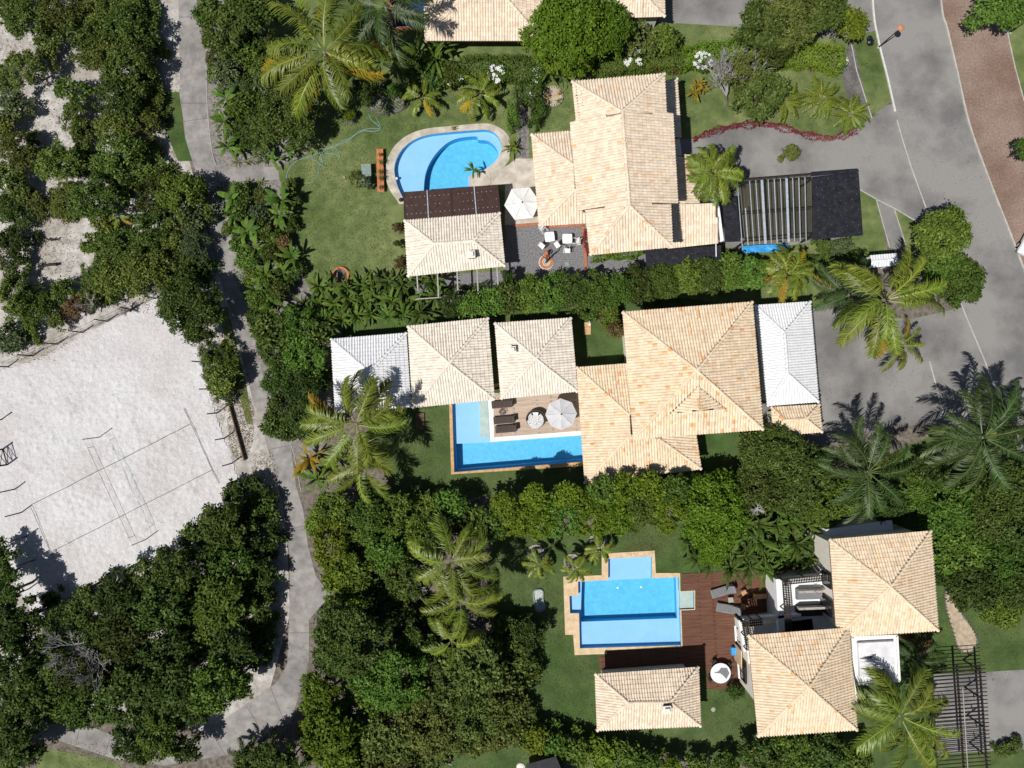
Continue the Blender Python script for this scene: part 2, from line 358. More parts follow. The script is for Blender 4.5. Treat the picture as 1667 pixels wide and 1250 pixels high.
# ------------------------------------------------------------------ pools (outlines on the ground, photograph pixels)
POOL1 = smooth_line([(656, 322), (647, 302), (642, 279), (645, 261), (656, 242), (674, 228), (696, 220), (726, 216), (775, 212), (794, 212), (807, 218), (814, 229), (816, 243), (811, 257), (800, 269), (783, 279)], 4) + [(764, 286), (764, 303), (790, 318)]
POOL1D = smooth_line([(688, 318), (691, 282), (702, 256), (721, 234), (743, 222), (774, 218.5), (778, 224), (794, 226), (806, 236), (811, 248), (808, 256), (797, 267), (781, 277)], 4) + [(761, 284), (761, 305), (775, 316)]
POOL2 = [(736, 640), (793, 640), (797.5, 718), (960, 706), (962, 750), (740, 768)]
POOL2D = [(741, 723), (800, 721), (958, 709), (960, 747.5), (743, 765)]
POOL3 = [(990, 909), (1061, 906), (1061, 941), (1105, 939), (1106, 963), (1130, 962), (1130, 991), (1107, 992), (1109, 1050), (944, 1055), (942.5, 998), (928, 998), (927, 970), (941.5, 969), (941, 946.5), (990, 944)]
POOL3D = [(948, 949), (990, 947), (1061, 943.5), (1102, 941.5), (1104, 1009), (946, 1015)]
POOL4 = [(636, -30), (694, -32), (696, 42), (640, 44)]
POOLS = [POOL1, POOL2, POOL3, POOL4]
def pool(label, group_cat, outline, deep, z_sh, z_dp, extra=None, dark_basin=False):
    root = T('swimming_pool', label, 'swimming pool', P(outline[0][0], outline[0][1]))
    wall_m = 'pool_wall' if not dark_basin else 'pool_dark'
    fs = sheet('pool_floor', outline, 'pool_shallow' if not dark_basin else 'pool_dark', z_sh, [deep] if deep else [], None)
    mb = MB(); o = PP(outline)
    for i in range(len(o)):
        a, b = o[i], o[(i + 1) % len(o)]; mb.poly([(a.x, a.y, .02), (b.x, b.y, .02), (b.x, b.y, z_sh), (a.x, a.y, z_sh)])
    if deep:
        d = PP(deep)
        for i in range(len(d)):
            a, b = d[i], d[(i + 1) % len(d)]; mb.poly([(a.x, a.y, z_sh), (b.x, b.y, z_sh), (b.x, b.y, z_dp), (a.x, a.y, z_dp)])
    def under(o_):
        o_.parent = root; o_.location = -root.location
        return o_
    under(fs); w = mb.build('basin_wall', wall_m); under(w)
    if deep: under(sheet('deep_floor', deep, 'pool_deep', z_dp, [], None))
    under(sheet('water_surface', outline, 'water', -.10, [], None))
    return root, under
# ------------------------------------------------------------------ ground: one sheet to the horizon, with the pool basins cut out
BIG = [(-12000, -12000), (14000, -12000), (14000, 13000), (-12000, 13000)]
sheet('ground', BIG, 'soil', -.008, POOLS)
sheet('lawn', [(430, -600), (1430, -600), (1416, 0), (1427, 55), (1451, 163), (1435, 180), (1417, 193), (1397, 209), (1353, 223), (1318, 218), (1282, 207), (1252, 201), (1213, 200), (1186, 205), (1154, 215), (1112, 230), (1100, 300), (1000, 470), (560, 500), (520, 500), (478, 420), (470, 330), (452, 300), (452, 265), (500, 250), (520, 200), (440, 120)], 'lawn_dry', -.004, [POOL1, POOL4])
sheet('lawn', [(1400, 308), (1426, 324), (1446, 410), (1330, 500), (1225, 500), (1000, 470), (1110, 400), (1180, 400), (1390, 380)], 'lawn_dry', -.0035)
sheet('lawn', [(1456, 341), (1494, 362), (1490, 415), (1478, 411)], 'lawn_dry', -.0035)
sheet('lawn', [(520, 500), (1000, 470), (1225, 500), (1330, 500), (1330, 790), (1560, 690), (1760, 700), (1800, 1400), (560, 1420), (560, 1200), (540, 800), (640, 800), (540, 560)], 'lawn_green', -.004, [POOL2, POOL3])
sheet('lawn', [(1637, 40), (1652, 109), (1667, 165), (1850, 420), (1900, -300), (1600, -300)], 'lawn_dry', -.004)
sheet('lawn', [(60, 1215), (190, 1240), (230, 1300), (60, 1330)], 'lawn_dry', .004)
sheet('lawn', [(258, 150), (292, 150), (301, 225), (318, 262), (290, 262), (270, 215)], 'lawn_green', .002)
sheet('lawn', [(355, 500), (371, 500), (402, 632), (412, 690), (402, 690), (372, 580)], 'lawn_dry', .006)
sheet('lawn', [(690, 1205), (800, 1195), (845, 1190), (900, 1225), (960, 1300), (660, 1300)], 'lawn_green', .006)
# west side: sandy scrub, white sand court, concrete path
sheet('sandy_ground', [(-900, -600), (288, -600), (292, 60), (293, 150), (300, 230), (351, 428), (389, 558), (412, 641), (466, 830), (472, 1000), (440, 1120), (335, 1193), (200, 1160), (0, 1150), (-900, 1100)], 'scrub_sand', -.004)
COURT = smooth_line([(-160, 660), (0, 602), (60, 585), (130, 548), (215, 505), (268, 478), (300, 500), (322, 560), (340, 630), (362, 700), (385, 765), (400, 830), (330, 870), (215, 928), (110, 975), (60, 1000), (-20, 900), (-160, 940)], 5, True)
def sand_surface(name, outline, mat, res, seed):
    """Uneven trodden sand: small hollows and footprints as real relief."""
    rng = np.random.default_rng(seed); q = np.array([[p.x, p.y] for p in PP(outline)]); x0, y0 = q.min(0); x1, y1 = q.max(0)
    x0 = max(x0, -50); nx, ny = int((x1 - x0) / res), int((y1 - y0) / res); H = rng.normal(0, 1, (ny, nx))
    blur = lambda A: (A + np.roll(A, 1, 0) + np.roll(A, -1, 0) + np.roll(A, 1, 1) + np.roll(A, -1, 1)) / 5
    f = blur(H); c = rng.normal(0, 1, (ny // 12 + 2, nx // 12 + 2)); c = np.kron(c, np.ones((12, 12)))[:ny, :nx]
    for _ in range(14): c = blur(c)
    X = x0 + np.arange(nx) * res; Y = y0 + np.arange(ny) * res; XX, YY = np.meshgrid(X, Y)
    worn = 0
    for (px, py, r) in ((140, 835, 3.2), (270, 770, 3.2), (200, 800, 4.5), (110, 690, 5)): p = P(px, py); worn = worn + np.exp(-((XX - p.x) ** 2 + (YY - p.y) ** 2) / (2 * r * r))
    Z = .06 + f * (.024 + .05 * np.clip(worn, 0, 1)) + c * .035 + blur(H) * blur(blur(rng.normal(0, 1, (ny, nx)))) * .03
    ins = np.zeros((ny, nx), bool); n = len(q)
    for i in range(n):
        (ax, ay), (bx, by) = q[i], q[(i + 1) % n]
        if ay == by: continue
        cond = ((ay > YY) != (by > YY)) & (XX < (bx - ax) * (YY - ay) / (by - ay) + ax); ins ^= cond
    idx = np.arange(ny * nx).reshape(ny, nx); ok = ins[:-1, :-1] & ins[1:, :-1] & ins[:-1, 1:] & ins[1:, 1:]
    F = np.stack([idx[:-1, :-1][ok], idx[:-1, 1:][ok], idx[1:, 1:][ok], idx[1:, :-1][ok]], 1)
    used, inv = np.unique(F, return_inverse=True); V = np.stack([XX.ravel(), YY.ravel(), np.maximum(Z.ravel(), .006)], 1)[used]
    o = place(name, np_mesh(name, V, inv.reshape(F.shape), None, True), mat); o['kind'] = 'structure'
sand_surface('sand_court', COURT, 'court_sand', .15, 21)
sheet('sand_base', COURT, 'court_sand', .002)
sheet('garden_bed', [(316, -60), (425, -60), (432, 120), (505, 185), (500, 250), (456, 272), (356, 272), (344, 239), (337, 163), (336, 68)], 'mulch', .004)
sheet('garden_bed', [(362, 297), (455, 292), (475, 330), (478, 420), (520, 500), (560, 520), (540, 700), (500, 780), (470, 722), (435, 640), (416, 556), (405, 507), (386, 412)], 'mulch', .004)
sheet('garden_bed', [(500, 780), (560, 800), (620, 815), (1110, 795), (1130, 850), (800, 872), (792, 1000), (850, 1090), (840, 1180), (1230, 1250), (470, 1300), (473, 1176), (503, 1073), (503, 1008), (539, 970), (501, 886)], 'soil', .002)
PATH = [(290, -90), (291, 40), (293, 150), (302, 226), (321, 288), (351, 428), (370, 490), (389, 558), (409, 641), (427, 695), (445, 763), (460, 818), (472, 907), (471, 1000), (468, 1080), (450, 1112), (392, 1152), (335, 1193), (268, 1210), (193, 1200), (147, 1182), (82, 1178), (-200, 1166), (-200, 1200), (87, 1203), (188, 1236), (268, 1246), (373, 1228), (424, 1204), (449, 1180), (473, 1178), (503, 1073), (503, 1008), (539, 970), (514, 937), (501, 886), (494, 831), (482, 790), (473, 722), (453, 709), (435, 641), (416, 556), (405, 507), (386, 412), (362, 316), (351, 267), (344, 239), (337, 163), (336, 68), (322, 28), (315, -90)]
sheet('path', PATH, 'concrete', .010)
sheet('side_path', [(352, 272), (453, 272), (455, 292), (357, 297)], 'concrete', .014)
mb = MB()
for a, b in [((292, 28), (321, 27)), ((293, 168), (337, 168)), ((297, 198), (339, 192)), ((350, 272), (356, 297)), ((318, 282), (358, 297)), ((371, 490), (402, 486)), ((389, 569), (417, 562)), ((436, 732), (475, 724)), ((466, 862), (499, 855)), ((470, 1030), (503, 1030)), ((402, 1150), (432, 1200)), ((440, 1118), (462, 1172)), ((180, 1198), (170, 1230)), ((345, 1190), (366, 1228)), ((130, 1180), (124, 1214))]:
    p, q = P(*a), P(*b); d = (q - p); mb.box(((p.x + q.x) / 2, (p.y + q.y) / 2, .012), (d.length, .035, .006), math.atan2(d.y, d.x))
structure('path_joints', mb, 'joint')
mb = MB()
for line in ([(356, 272), (351, 267), (344, 239), (337, 163), (336, 80)], [(449, 690), (474, 724), (490, 800)]):
    pts = band(smooth_line(line, 4), .9); mb.prism(PP(pts), 0, .03)
structure('path_edging', mb, 'pale_joint')
# road, forecourts and pavements on the east side
RL = smooth_line([(1410, -200), (1420, 0), (1428, 60), (1445, 130), (1460, 195), (1480, 262), (1497, 310), (1530, 400), (1567, 501), (1600, 580), (1620, 632), (1660, 740), (1700, 860)], 5)
RR = smooth_line([(1518, -200), (1531, 0), (1541, 46), (1557, 114), (1577, 201), (1609, 291), (1640, 370), (1667, 441), (1720, 580), (1800, 760)], 5)
sheet('road', RL + RR[::-1], 'cobble', .004)
sheet('red_pavement', RR + [(1950, 760), (1850, 420), (1667, 165), (1652, 109), (1637, 46), (1620, -200)], 'red_paving', .002)
sheet('forecourt', [(1100, 226), (1125, 226), (1154, 215), (1186, 205), (1213, 200), (1252, 201), (1282, 207), (1318, 218), (1353, 223), (1397, 209), (1417, 193), (1440, 172)] + [p for p in RL if 165 < p[1] < 366] + [(1494, 362), (1459, 340), (1426, 324), (1400, 308), (1390, 385), (1205, 410), (1176, 400), (1095, 335)], 'cobble', .002)
sheet('forecourt', [(1322, 500), (1395, 508), (1480, 520), (1567, 500)] + [p for p in RL if 505 < p[1] < 700] + [(1560, 690), (1500, 690), (1365, 716), (1335, 730), (1250, 720), (1240, 660), (1250, 500)], 'cobble', .002)
sheet('forecourt', [(1072, -200), (1408, -200)] + [p for p in RL if -195 < p[1] < 58] + [(1404, 54), (1340, 60), (1200, 43), (1072, 36)], 'cobble', .002)
sheet('forecourt', [(1520, 1098), (1600, 1094), (1800, 1082), (1800, 1215), (1620, 1222), (1525, 1228)], 'cobble', .002)
sheet('garden_path', [(1426, 324), (1456, 341), (1478, 411), (1448, 403)], 'cobble', .006)
sheet('asphalt_path', [(1380, 70), (1390, 73), (1408, 152), (1419, 192), (1408, 178), (1380, 162), (1368, 117)], 'asphalt', .006)
def kerb(pts, w, mat, h=.12):
    mb = MB(); b = PP(band(pts, w)); n = len(pts)
    for i in range(n - 1): mb.prism([b[i], b[i + 1], b[2 * n - 2 - i], b[2 * n - 1 - i]], 0, h)
    return structure('kerb', mb, mat)
kerb([p for p in RL if p[1] < 195], 2.6, 'white_line'); kerb([p for p in RL if p[1] >= 190], 1.8, 'kerb', .03); kerb(RR, 2.4, 'kerb')
kerb([(1386, 73), (1394, 114), (1406, 152), (1419, 192)], 1.3, 'kerb', .05); kerb([(1400, 309), (1426, 324), (1459, 341), (1494, 362)], 1.5, 'kerb', .05)
kerb([(1456, 341), (1478, 411)], 1.2, 'kerb', .05); kerb([(1426, 324), (1448, 403)], 1.2, 'kerb', .05)
kerb([(1513, 588), (1527, 640), (1535, 672)], 2, 'kerb', .05); kerb([(1637, 40), (1652, 109), (1667, 165)], 1.6, 'kerb', .05)
# terraces and garden surfaces
sheet('stone_terrace', [(764, 286), (797, 282), (828, 268), (840, 258), (870, 258), (880, 366), (822, 366), (822, 300), (790, 303)], 'stone', .012)
sheet('gravel_yard', [(822, 364), (880, 364), (955, 362), (957, 452), (900, 470), (820, 470)], 'gravel', .008)
sheet('gravel_yard', [(955, 415), (1052, 405), (1052, 470), (957, 470)], 'gravel', .008)
sheet('gravel_yard', [(670, 450), (830, 440), (835, 490), (680, 492)], 'gravel', .006)
mb = MB()
for a, b in (((836, 368), (884, 364)), ((880, 370), (950, 365.5)), ((949, 367), (954.5, 440))):
    p, q = P(*a), P(*b); d = q - p; mb.box(((p.x + q.x) / 2, (p.y + q.y) / 2, .05), (d.length, .26, .12), math.atan2(d.y, d.x))
structure('brick_edging', mb, 'brick')
mb = MB()
rr = random.Random(3)
for i in range(10):
    for j in range(2):
        y = 188 + i * 7.2; x = 846 + j * 7.5 + (i - 5) * -.25
        p = P(x + rr.uniform(-.6, .6), y + rr.uniform(-.6, .6)); s = rr.uniform(.30, .36)
        pts = [(p.x + s * math.cos(t) * .62, p.y + s * math.sin(t) * .6) for t in [k * math.pi / 4 + .39 + rr.uniform(-.12, .12) for k in range(8)]]
        mb.prism(pts, 0, .035)
sheet('stepping_stone_bed', [(841, 160), (861, 160), (861, 258), (843, 258)], 'mulch', .006)
structure('stepping_stones', mb, 'slate')
# ------------------------------------------------------------------ the four pools
def coping(root_under, name, outer, hole, mat, z=.05):
    o = sheet(name, outer, mat, z, [hole], None); root_under(o)
    mb = MB(); q = PP(hole); w = PP(outer)
    for lp in (q, w):
        for i in range(len(lp)):
            a, b = lp[i], lp[(i + 1) % len(lp)]; mb.poly([(a.x, a.y, z), (b.x, b.y, z), (b.x, b.y, -.03), (a.x, a.y, -.03)])
    root_under(mb.build(name, mat))
r, u = pool('kidney shaped pool with pale stone rim beside the brown canopy', '', POOL1, POOL1D, -.55, -1.5)
cop1 = smooth_line([(650, 332), (633, 306), (627, 280), (631, 258), (644, 236), (664, 220), (692, 210), (726, 206), (776, 201.5), (798, 202), (815, 209), (828, 222), (832, 242), (828, 262), (812, 280)], 4) + [(797, 302), (795, 322), (700, 332)]
coping(u, 'pool_rim', cop1, POOL1, 'stone')
mb = MB(); mb.prism(PP([(764, 286), (798, 280), (799, 300), (764, 303)]), -.4, .09); u(mb.build('stone_ledge', 'stone'))
r, u = pool('L shaped pool wrapping the corner of the pale timber deck', '', POOL2, POOL2D, -.5, -1.5)
coping(u, 'pool_rim', [(730.5, 636), (965, 600), (968, 757), (734.5, 772)], [(735.5, 641), (959, 606), (961.5, 750.5), (739.5, 768.5)], 'coping_wood')
mb = MB(); mb.prism(PP([(780, 644), (793.5, 643), (797.5, 711), (782, 712)]), -.6, -.14); u(mb.build('step_ledge', 'pool_step'))
r, u = pool('cross shaped pool with tan stone rim beside the red timber deck', '', POOL3, POOL3D, -.48, -1.35)
coping(u, 'pool_rim', [(917, 938.5), (979.5, 936), (979.5, 901), (1065.5, 896), (1067.5, 932.5), (1107, 932.5), (1107.5, 962), (1131.5, 961), (1131.5, 992.5), (1109, 993.5), (1111, 1053), (988, 1058), (988, 1064), (935.5, 1066), (933, 1033), (920, 1033)], POOL3, 'coping_tan')
mb = MB(); mb.prism(PP([(1107, 964), (1129.5, 963), (1129.5, 990.5), (1107.5, 991)]), -.5, -.16); u(mb.build('step_ledge', 'pool_step'))
for x, y in ((1005, 956), (1043, 955)):
    p = P(x, y, -1.5); mb = MB(); mb.lathe((p.x, p.y, -1.348), [(.10, 0), (.10, .012), (.03, .016), (0, .016)], 12); u(mb.build('drain_cover', 'white_paint'))
r, u = pool('dark blue pool at the top edge of the photo beside the tiled roof', '', POOL4, None, -1.4, 0, dark_basin=True)
coping(u, 'pool_rim', [(628, -38), (702, -40), (703, 47), (632, 49)], POOL4, 'brick')
# decks
def deck(name, pts, mat, z0=0, z1=.06, label=None):
    return structure(name, MB().prism(PP(pts), z0, z1), mat)
deck('timber_deck', [(803, 640), (950, 630), (952, 700.5), (804.5, 711.5)], 'pale_deck', -.5, .06)
mb = MB(); mb.prism(PP([(793.5, 640), (803, 640), (804.5, 711.5), (952, 700.5), (960, 700), (960, 707), (798, 719)]), -1.7, .10); structure('deck_border', mb, 'white_plaster')
deck('timber_deck', [(1110, 934), (1195, 928), (1300, 925), (1300, 1000), (1205, 1004), (1206, 1122), (1151, 1121.5), (1150, 1090), (976, 1092), (975, 1068), (988, 1067), (988, 1060), (1112, 1054), (1109.5, 994.5), (1133, 993.5), (1133, 960), (1110, 960)], 'red_deck')
# red hedge line along the forecourt (low border plants)
# ------------------------------------------------------------------ tiled roofs
def tile_facet(acc, poly, rng, cw=.232, cl=.37, amp=.092, step=.026, orange=.35):
    n = Vector((0, 0, 0)); m = len(poly)
    for i in range(m): n += poly[i].cross(poly[(i + 1) % m])
    n.normalize()
    if n.z < 0: n = -n
    u = Vector((0, 0, 1)).cross(n).normalized(); v = n.cross(u)
    o = poly[0]; q = [((p - o).dot(u), (p - o).dot(v)) for p in poly]
    u0 = min(a for a, b in q); u1 = max(a for a, b in q); v0 = min(b for a, b in q); v1 = max(b for a, b in q)
    nc = max(1, int(round((u1 - u0) / cw))); cw = (u1 - u0) / nc; nk = int((v1 - v0) / cl) + 1
    prof = np.array([(-.5, 0), (-.33, .0), (-.22, .62), (-.1, .95), (.1, .95), (.22, .62), (.33, 0), (.5, 0)])
    npf = len(prof); un, vn, nn = (np.array(x) for x in (u, v, n)); on = np.array(o)
    clus = rng.random((nk // 3 + 2, nc + 2)); off3 = rng.integers(0, 3, nc + 2)
    for i in range(nc):
        uc = u0 + (i + .5) * cw; ys = []
        for j in range(m):
            (a, b), (c, d) = q[j], q[(j + 1) % m]
            if (a - uc) * (c - uc) <= 0 and abs(c - a) > 1e-6: ys.append(b + (d - b) * (uc - a) / (c - a))
        if len(ys) < 2: continue
        lo, hi = min(ys), max(ys)
        if hi - lo < .06: continue
        wob = rng.normal(0, .006)
        for k in range(int((lo - v0) / cl), nk):
            a = max(lo, v0 + k * cl); b = min(hi, v0 + (k + 1) * cl + .02)
            if b - a < .03: continue
            jit = rng.normal(0, .005, 2); tilt = rng.normal(0, .004)
            for w_, vv, hh in ((1.0, a, step), (.9, b, .0)):
                uu = uc + prof[:, 0] * cw * (w_ if w_ == 1.0 else 1) + wob + (jit[0] if w_ == 1.0 else jit[1])
                hgt = prof[:, 1] * amp * w_ + hh + tilt + .012
                acc['v'].append(on + un * uu[:, None] + vn * vv + nn * hgt[:, None])
            s = acc['n']; acc['n'] += 2 * npf
            r = rng.random() * .62 + (.2 + .55 * orange * rng.random() if clus[(k + off3[i]) // 3, i] > 1 - .16 * orange else .0)
            if rng.random() < orange * .035: r = .9 + .1 * rng.random()
            for j in range(npf - 1):
                acc['f'].append((s + j, s + j + 1, s + npf + j + 1, s + npf + j)); acc['a'].append(min(1, r))
def ridge_caps(acc, p, q, rng, rad=.15, seg=.40, lift=.05):
    p, q = Vector(p), Vector(q); d = (q - p); Ln = d.length; d.normalize(); side = d.cross(Vector((0, 0, 1))).normalized(); up = side.cross(d)
    k = max(1, int(Ln / seg)); sl = Ln / k
    for i in range(k):
        r = rng.random() * .75 + (.3 if rng.random() < .10 else 0); s = acc['n']; jit = rng.normal(0, .008)
        for t, rr_, h in ((i * sl - .02, rad * 1.05, .03), ((i + 1) * sl + .02, rad * .86, .0)):
            c = p + d * t + side * jit
            acc['v'].append(np.array([c + side * (rr_ * math.cos(x)) + up * (rr_ * math.sin(x) * .85 + lift + h - .06) for x in np.linspace(0, math.pi, 7)]))
        acc['n'] += 14
        for j in range(6): acc['f'].append((s + j + 7, s + j + 8, s + j + 1, s + j)); acc['a'].append(min(1, r))
        c0 = acc['f']; c0.append((s, s + 1, s + 2, s + 6)); acc['a'].append(min(1, r))
def acc(): return dict(v=[], f=[], a=[], n=0)
def emit(name, ac, mat, parent, smooth=False):
    o0 = origin(parent)
    V = np.concatenate(ac['v']) - np.array(o0)
    return place(name, np_mesh(name, V, np.array(ac['f']), ac['a'], smooth), mat, parent)
def under_deck(mb, poly, th=.14):
    """Board and fascia below the tiles."""
    n = len(poly); lo = [p - Vector((0, 0, th)) for p in poly]
    mb.poly(poly); mb.poly(lo[::-1])
    for i in range(n): mb.poly([lo[i], lo[(i + 1) % n], poly[(i + 1) % n], poly[i]])
ROOF_SEED = [100]
def roof(house, facets, caps, mat, orange=.35, fascia='timber'):
    ROOF_SEED[0] += 1; rng = np.random.default_rng(ROOF_SEED[0])
    a = acc(); mb = MB()
    for f in facets:
        tile_facet(a, f, rng, orange=orange); under_deck(mb, [p - Vector((0, 0, .02)) for p in f])
    r = emit('roof', a, mat, house)
    b = acc()
    for p, q in caps: ridge_caps(b, p, q, rng)
    if caps: emit('ridge_cap', b, mat, r)
    mb.build('eave_board', fascia, r)
    return r
def hip(house, c, ze, rise, ridge, mat, orange=.35, fascia='timber'):
    """c = eave corners TL, TR, BR, BL in photograph pixels; ridge = one apex or two ridge ends."""
    tl, tr, br, bl = PP(c, ze)
    if len(ridge) == 1:
        a = b = P(*ridge[0], ze + rise)
        F = [[tl, tr, a], [tr, br, a], [br, bl, a], [bl, tl, a]]; caps = [(tl, a), (tr, a), (br, a), (bl, a)]
    else:
        a, b = P(*ridge[0], ze + rise), P(*ridge[1], ze + rise)
        if abs(a.x - b.x) > abs(a.y - b.y):     # ridge runs across
            F = [[tl, tr, b, a], [tr, br, b], [br, bl, a, b], [bl, tl, a]]; caps = [(tl, a), (bl, a), (tr, b), (br, b), (a, b)]
        else:
            F = [[tl, tr, a], [tr, br, b, a], [br, bl, b], [bl, tl, a, b]]; caps = [(tl, a), (tr, a), (bl, b), (br, b), (a, b)]
    return roof(house, F, caps, mat, orange, fascia)
def wall_box(house, px, z0, z1, mat='stucco', name='wall'):
    return MB().prism(PP(px, z1 if z1 > 0 else 0), z0, z1).build(name, mat, house)
def wall_ground(house, px, z0, z1, mat='stucco', name='wall'):
    return MB().prism(PP(px, 0), z0, z1).build(name, mat, house)
def inset(c, d):
    cx = sum(p[0] for p in c) / len(c); cy = sum(p[1] for p in c) / len(c)
    return [(x - math.copysign(d, x - cx), y - math.copysign(d, y - cy)) for x, y in c]
def hroot(label, px, py, cat='house', name='house'): return T(name, label, cat, P(px, py))
def wall_window(house, p, q, z0, z1, out):
    """Window with frame, panes and sill on a wall line p-q (world xy), facing out."""
    d = (q - p); ln = d.length; d.normalize(); c = (p + q) / 2 + out * .02; rz = math.atan2(d.y, d.x)
    f = MB()
    for s in (-1, 1): f.box((c.x + d.x * s * ln / 2, c.y + d.y * s * ln / 2, (z0 + z1) / 2), (.09, .12, z1 - z0), rz)
    for z in (z0, z1): f.box((c.x, c.y, z), (ln, .12, .09), rz)
    f.box((c.x, c.y, (z0 + z1) / 2), (.06, .1, z1 - z0), rz)
    w = f.build('window', 'dark_timber', house)
    MB().box((c.x, c.y, (z0 + z1) / 2), (ln - .09, .05, z1 - z0 - .09), rz).build('pane', 'glass_dark', w)
    s = c + out * .1; MB().box((s.x, s.y, z0 - .09), (ln + .25, .22, .06), rz).build('sill', 'white_plaster', w)
def chimney(r, px, py, zb, h, w=.55, cap=True):
    p = P(px, py, zb + h); mb = MB().box((p.x, p.y, zb + h / 2), (w, w * .9, h), math.radians(4))
    ch = mb.build('chimney', 'grey_render', r)
    m2 = MB().box((p.x, p.y, zb + h + .03), (w + .14, w + .08, .06), math.radians(4)); m2.box((p.x, p.y, zb + h + .16), (w * .7, w * .6, .2), math.radians(4)); m2.build('chimney_cap', 'stucco', r)
    return ch

# ---- house with the kidney pool
h = hroot('two storey house with long cream tiled roof left of the grey forecourt', 1015, 270)
CR = 'tile_cream'
hip(h, [(931, 133), (1081.5, 120), (1094, 402), (960.5, 415)], 6.7, 1.55, [(1012, 182), (1024.5, 334)], CR, .42)
z = 6.82; a, b = P(1013, 183, z + 1.62), P(1024.5, 333, z + 1.62)
roof(h, [[P(940.5, 342.5, z), P(928, 198.5, z), a, b], [P(1095, 184, z), P(1103, 330.5, z), b, a]], [(a, b)], CR, .45)
wz = 5.5; w1, w2 = P(934, 269.5, wz + 1.15), P(936, 308, wz + 1.15)
roof(h, [[P(865, 219, wz), P(945, 212, wz), w1], [P(877.5, 368, wz), P(865, 219, wz), w1, w2], [P(958, 363, wz), P(877.5, 368, wz), w2]], [(P(865, 219, wz), w1), (P(877.5, 368, wz), w2)], CR, .40)
roof(h, [[P(1102, 128, 2.9), P(1109, 224.5, 2.9), P(1078, 226, 3.7), P(1072, 131, 3.7)]], [(P(1102, 128, 2.9), P(1084, 146, 3.4))], CR, .4)
roof(h, [[P(1134, 252.5, 2.9), P(1138, 332, 2.9), P(1090, 334, 3.9), P(1086, 254, 3.9)]], [], CR, .4)
roof(h, [[P(1169, 396, 2.9), P(1088, 404.5, 2.9), P(1086, 333, 3.75), P(1166, 330.5, 3.75)]], [], CR, .25)
wall_box(h, [(948, 146), (1066, 136), (1078, 374), (972, 386)], 0, 6.6)
wall_box(h, [(880, 232), (950, 226), (960, 336), (890, 340)], 0, 5.4)
wall_box(h, [(1070, 140), (1094, 138), (1120, 320), (1075, 326)], 0, 2.85)
wall_box(h, [(1080, 336), (1152, 334), (1155, 382), (1080, 388)], 0, 2.8)
MB().prism(PP([(1166.5, 328), (1170, 327), (1178.5, 391), (1173, 394)], 3.0), 2.85, 2.98).build('flashing', 'white_plaster', h)
a = P(1166, 392, 2.6); MB().box((a.x, a.y - .6, 2.5), (.07, 1.5, .07), .02).build('gutter_pole', 'white_paint', h)

# ---- pool house with brown canopy
h = hroot('pool house with cream hipped roof and chimney below the brown canopy', 740, 400, 'pool house', 'pool_house')
r = hip(h, [(658.5, 359), (813.5, 346.5), (822, 433), (664, 450)], 2.75, 1.0, [(706.5, 396.5), (770.5, 392)], 'tile_bleached', .2)
chimney(r, 767, 414, 3.3, .75, .55)
wall_box(h, [(690, 405), (808, 395), (812, 425), (692, 438)], 0, 2.7)
for x, y in ((668, 366), (806, 355)):
    p = P(x, y, 2.7); MB().box((p.x, p.y, 1.35), (.22, .22, 2.7)).build('post', 'timber', h)
c = T('canopy', 'dark brown panelled canopy between the kidney pool and the pool house roof', 'canopy', P(737, 330))
zc = 2.75
tl, tr, br, bl = P(657, 312.5, zc), P(810, 301, zc), P(815, 352, 2.8), P(659, 366, 2.8)
for k in range(4):
    f0, f1 = (k + .02) / 4, (k + .985) / 4
    q = [tl.lerp(tr, f0), tl.lerp(tr, f1), bl.lerp(br, f1), bl.lerp(br, f0)]
    mb = MB(); mb.prism(q, zc - .02 - .004 * (k % 2), zc)
    mb.k = 1; s = mb; rs = random.Random(k)
    for i in range(5):
        for j in range(3):
            t = q[0].lerp(q[1], .1 + i * .2).lerp(q[3].lerp(q[2], .1 + i * .2), .18 + j * .25)
            if rs.random() < .8: s.box((t.x, t.y, zc + .012), (.05, .05, .02))
    s.build('panel', ['brown_panel', 'steel'], c)
for k in range(5):
    p, q = tl.lerp(tr, k / 4), bl.lerp(br, k / 4); d = q - p
    MB().box(((p + q) / 2).to_tuple()[:2] + (zc + .03,), (d.length, .075, .05), math.atan2(d.y, d.x)).build('beam', 'steel' if k in (1, 3) else 'dark_timber', c)
for x, y in ((661, 313), (806, 303)):
    p = P(x, y, zc); MB().box((p.x, p.y, zc / 2 - .02), (.14, .14, zc - .04)).build('post', 'dark_timber', c)
c = T('pergola', 'row of pale timber beams below the pool house roof edge', 'pergola', P(745, 465))
for (x0, y0, x1, y1) in ((678.5, 446, 680.5, 474), (712, 445, 714, 484), (744, 442, 746, 486), (776.5, 440, 778.5, 482), (808.5, 436, 812, 481)):
    p, q = P(x0, y0 - 3, 2.5), P(x1, y1, 2.5); d = q - p
    MB().box(((p.x + q.x) / 2, (p.y + q.y) / 2, 2.5), (d.length, .11, .14), math.atan2(d.y, d.x)).build('beam', 'grey_timber', c)
p, q = P(676, 487, 2.4), P(832, 475.5, 2.4); d = q - p
MB().box(((p.x + q.x) / 2, (p.y + q.y) / 2, 2.37), (d.length, .09, .1), math.atan2(d.y, d.x)).build('rail', 'grey_timber', c)
for x, y in ((680, 486), (746, 481), (811, 476)):
    p = P(x, y, 2.4); MB().box((p.x, p.y, 1.15), (.1, .1, 2.3)).build('post', 'grey_timber', c)
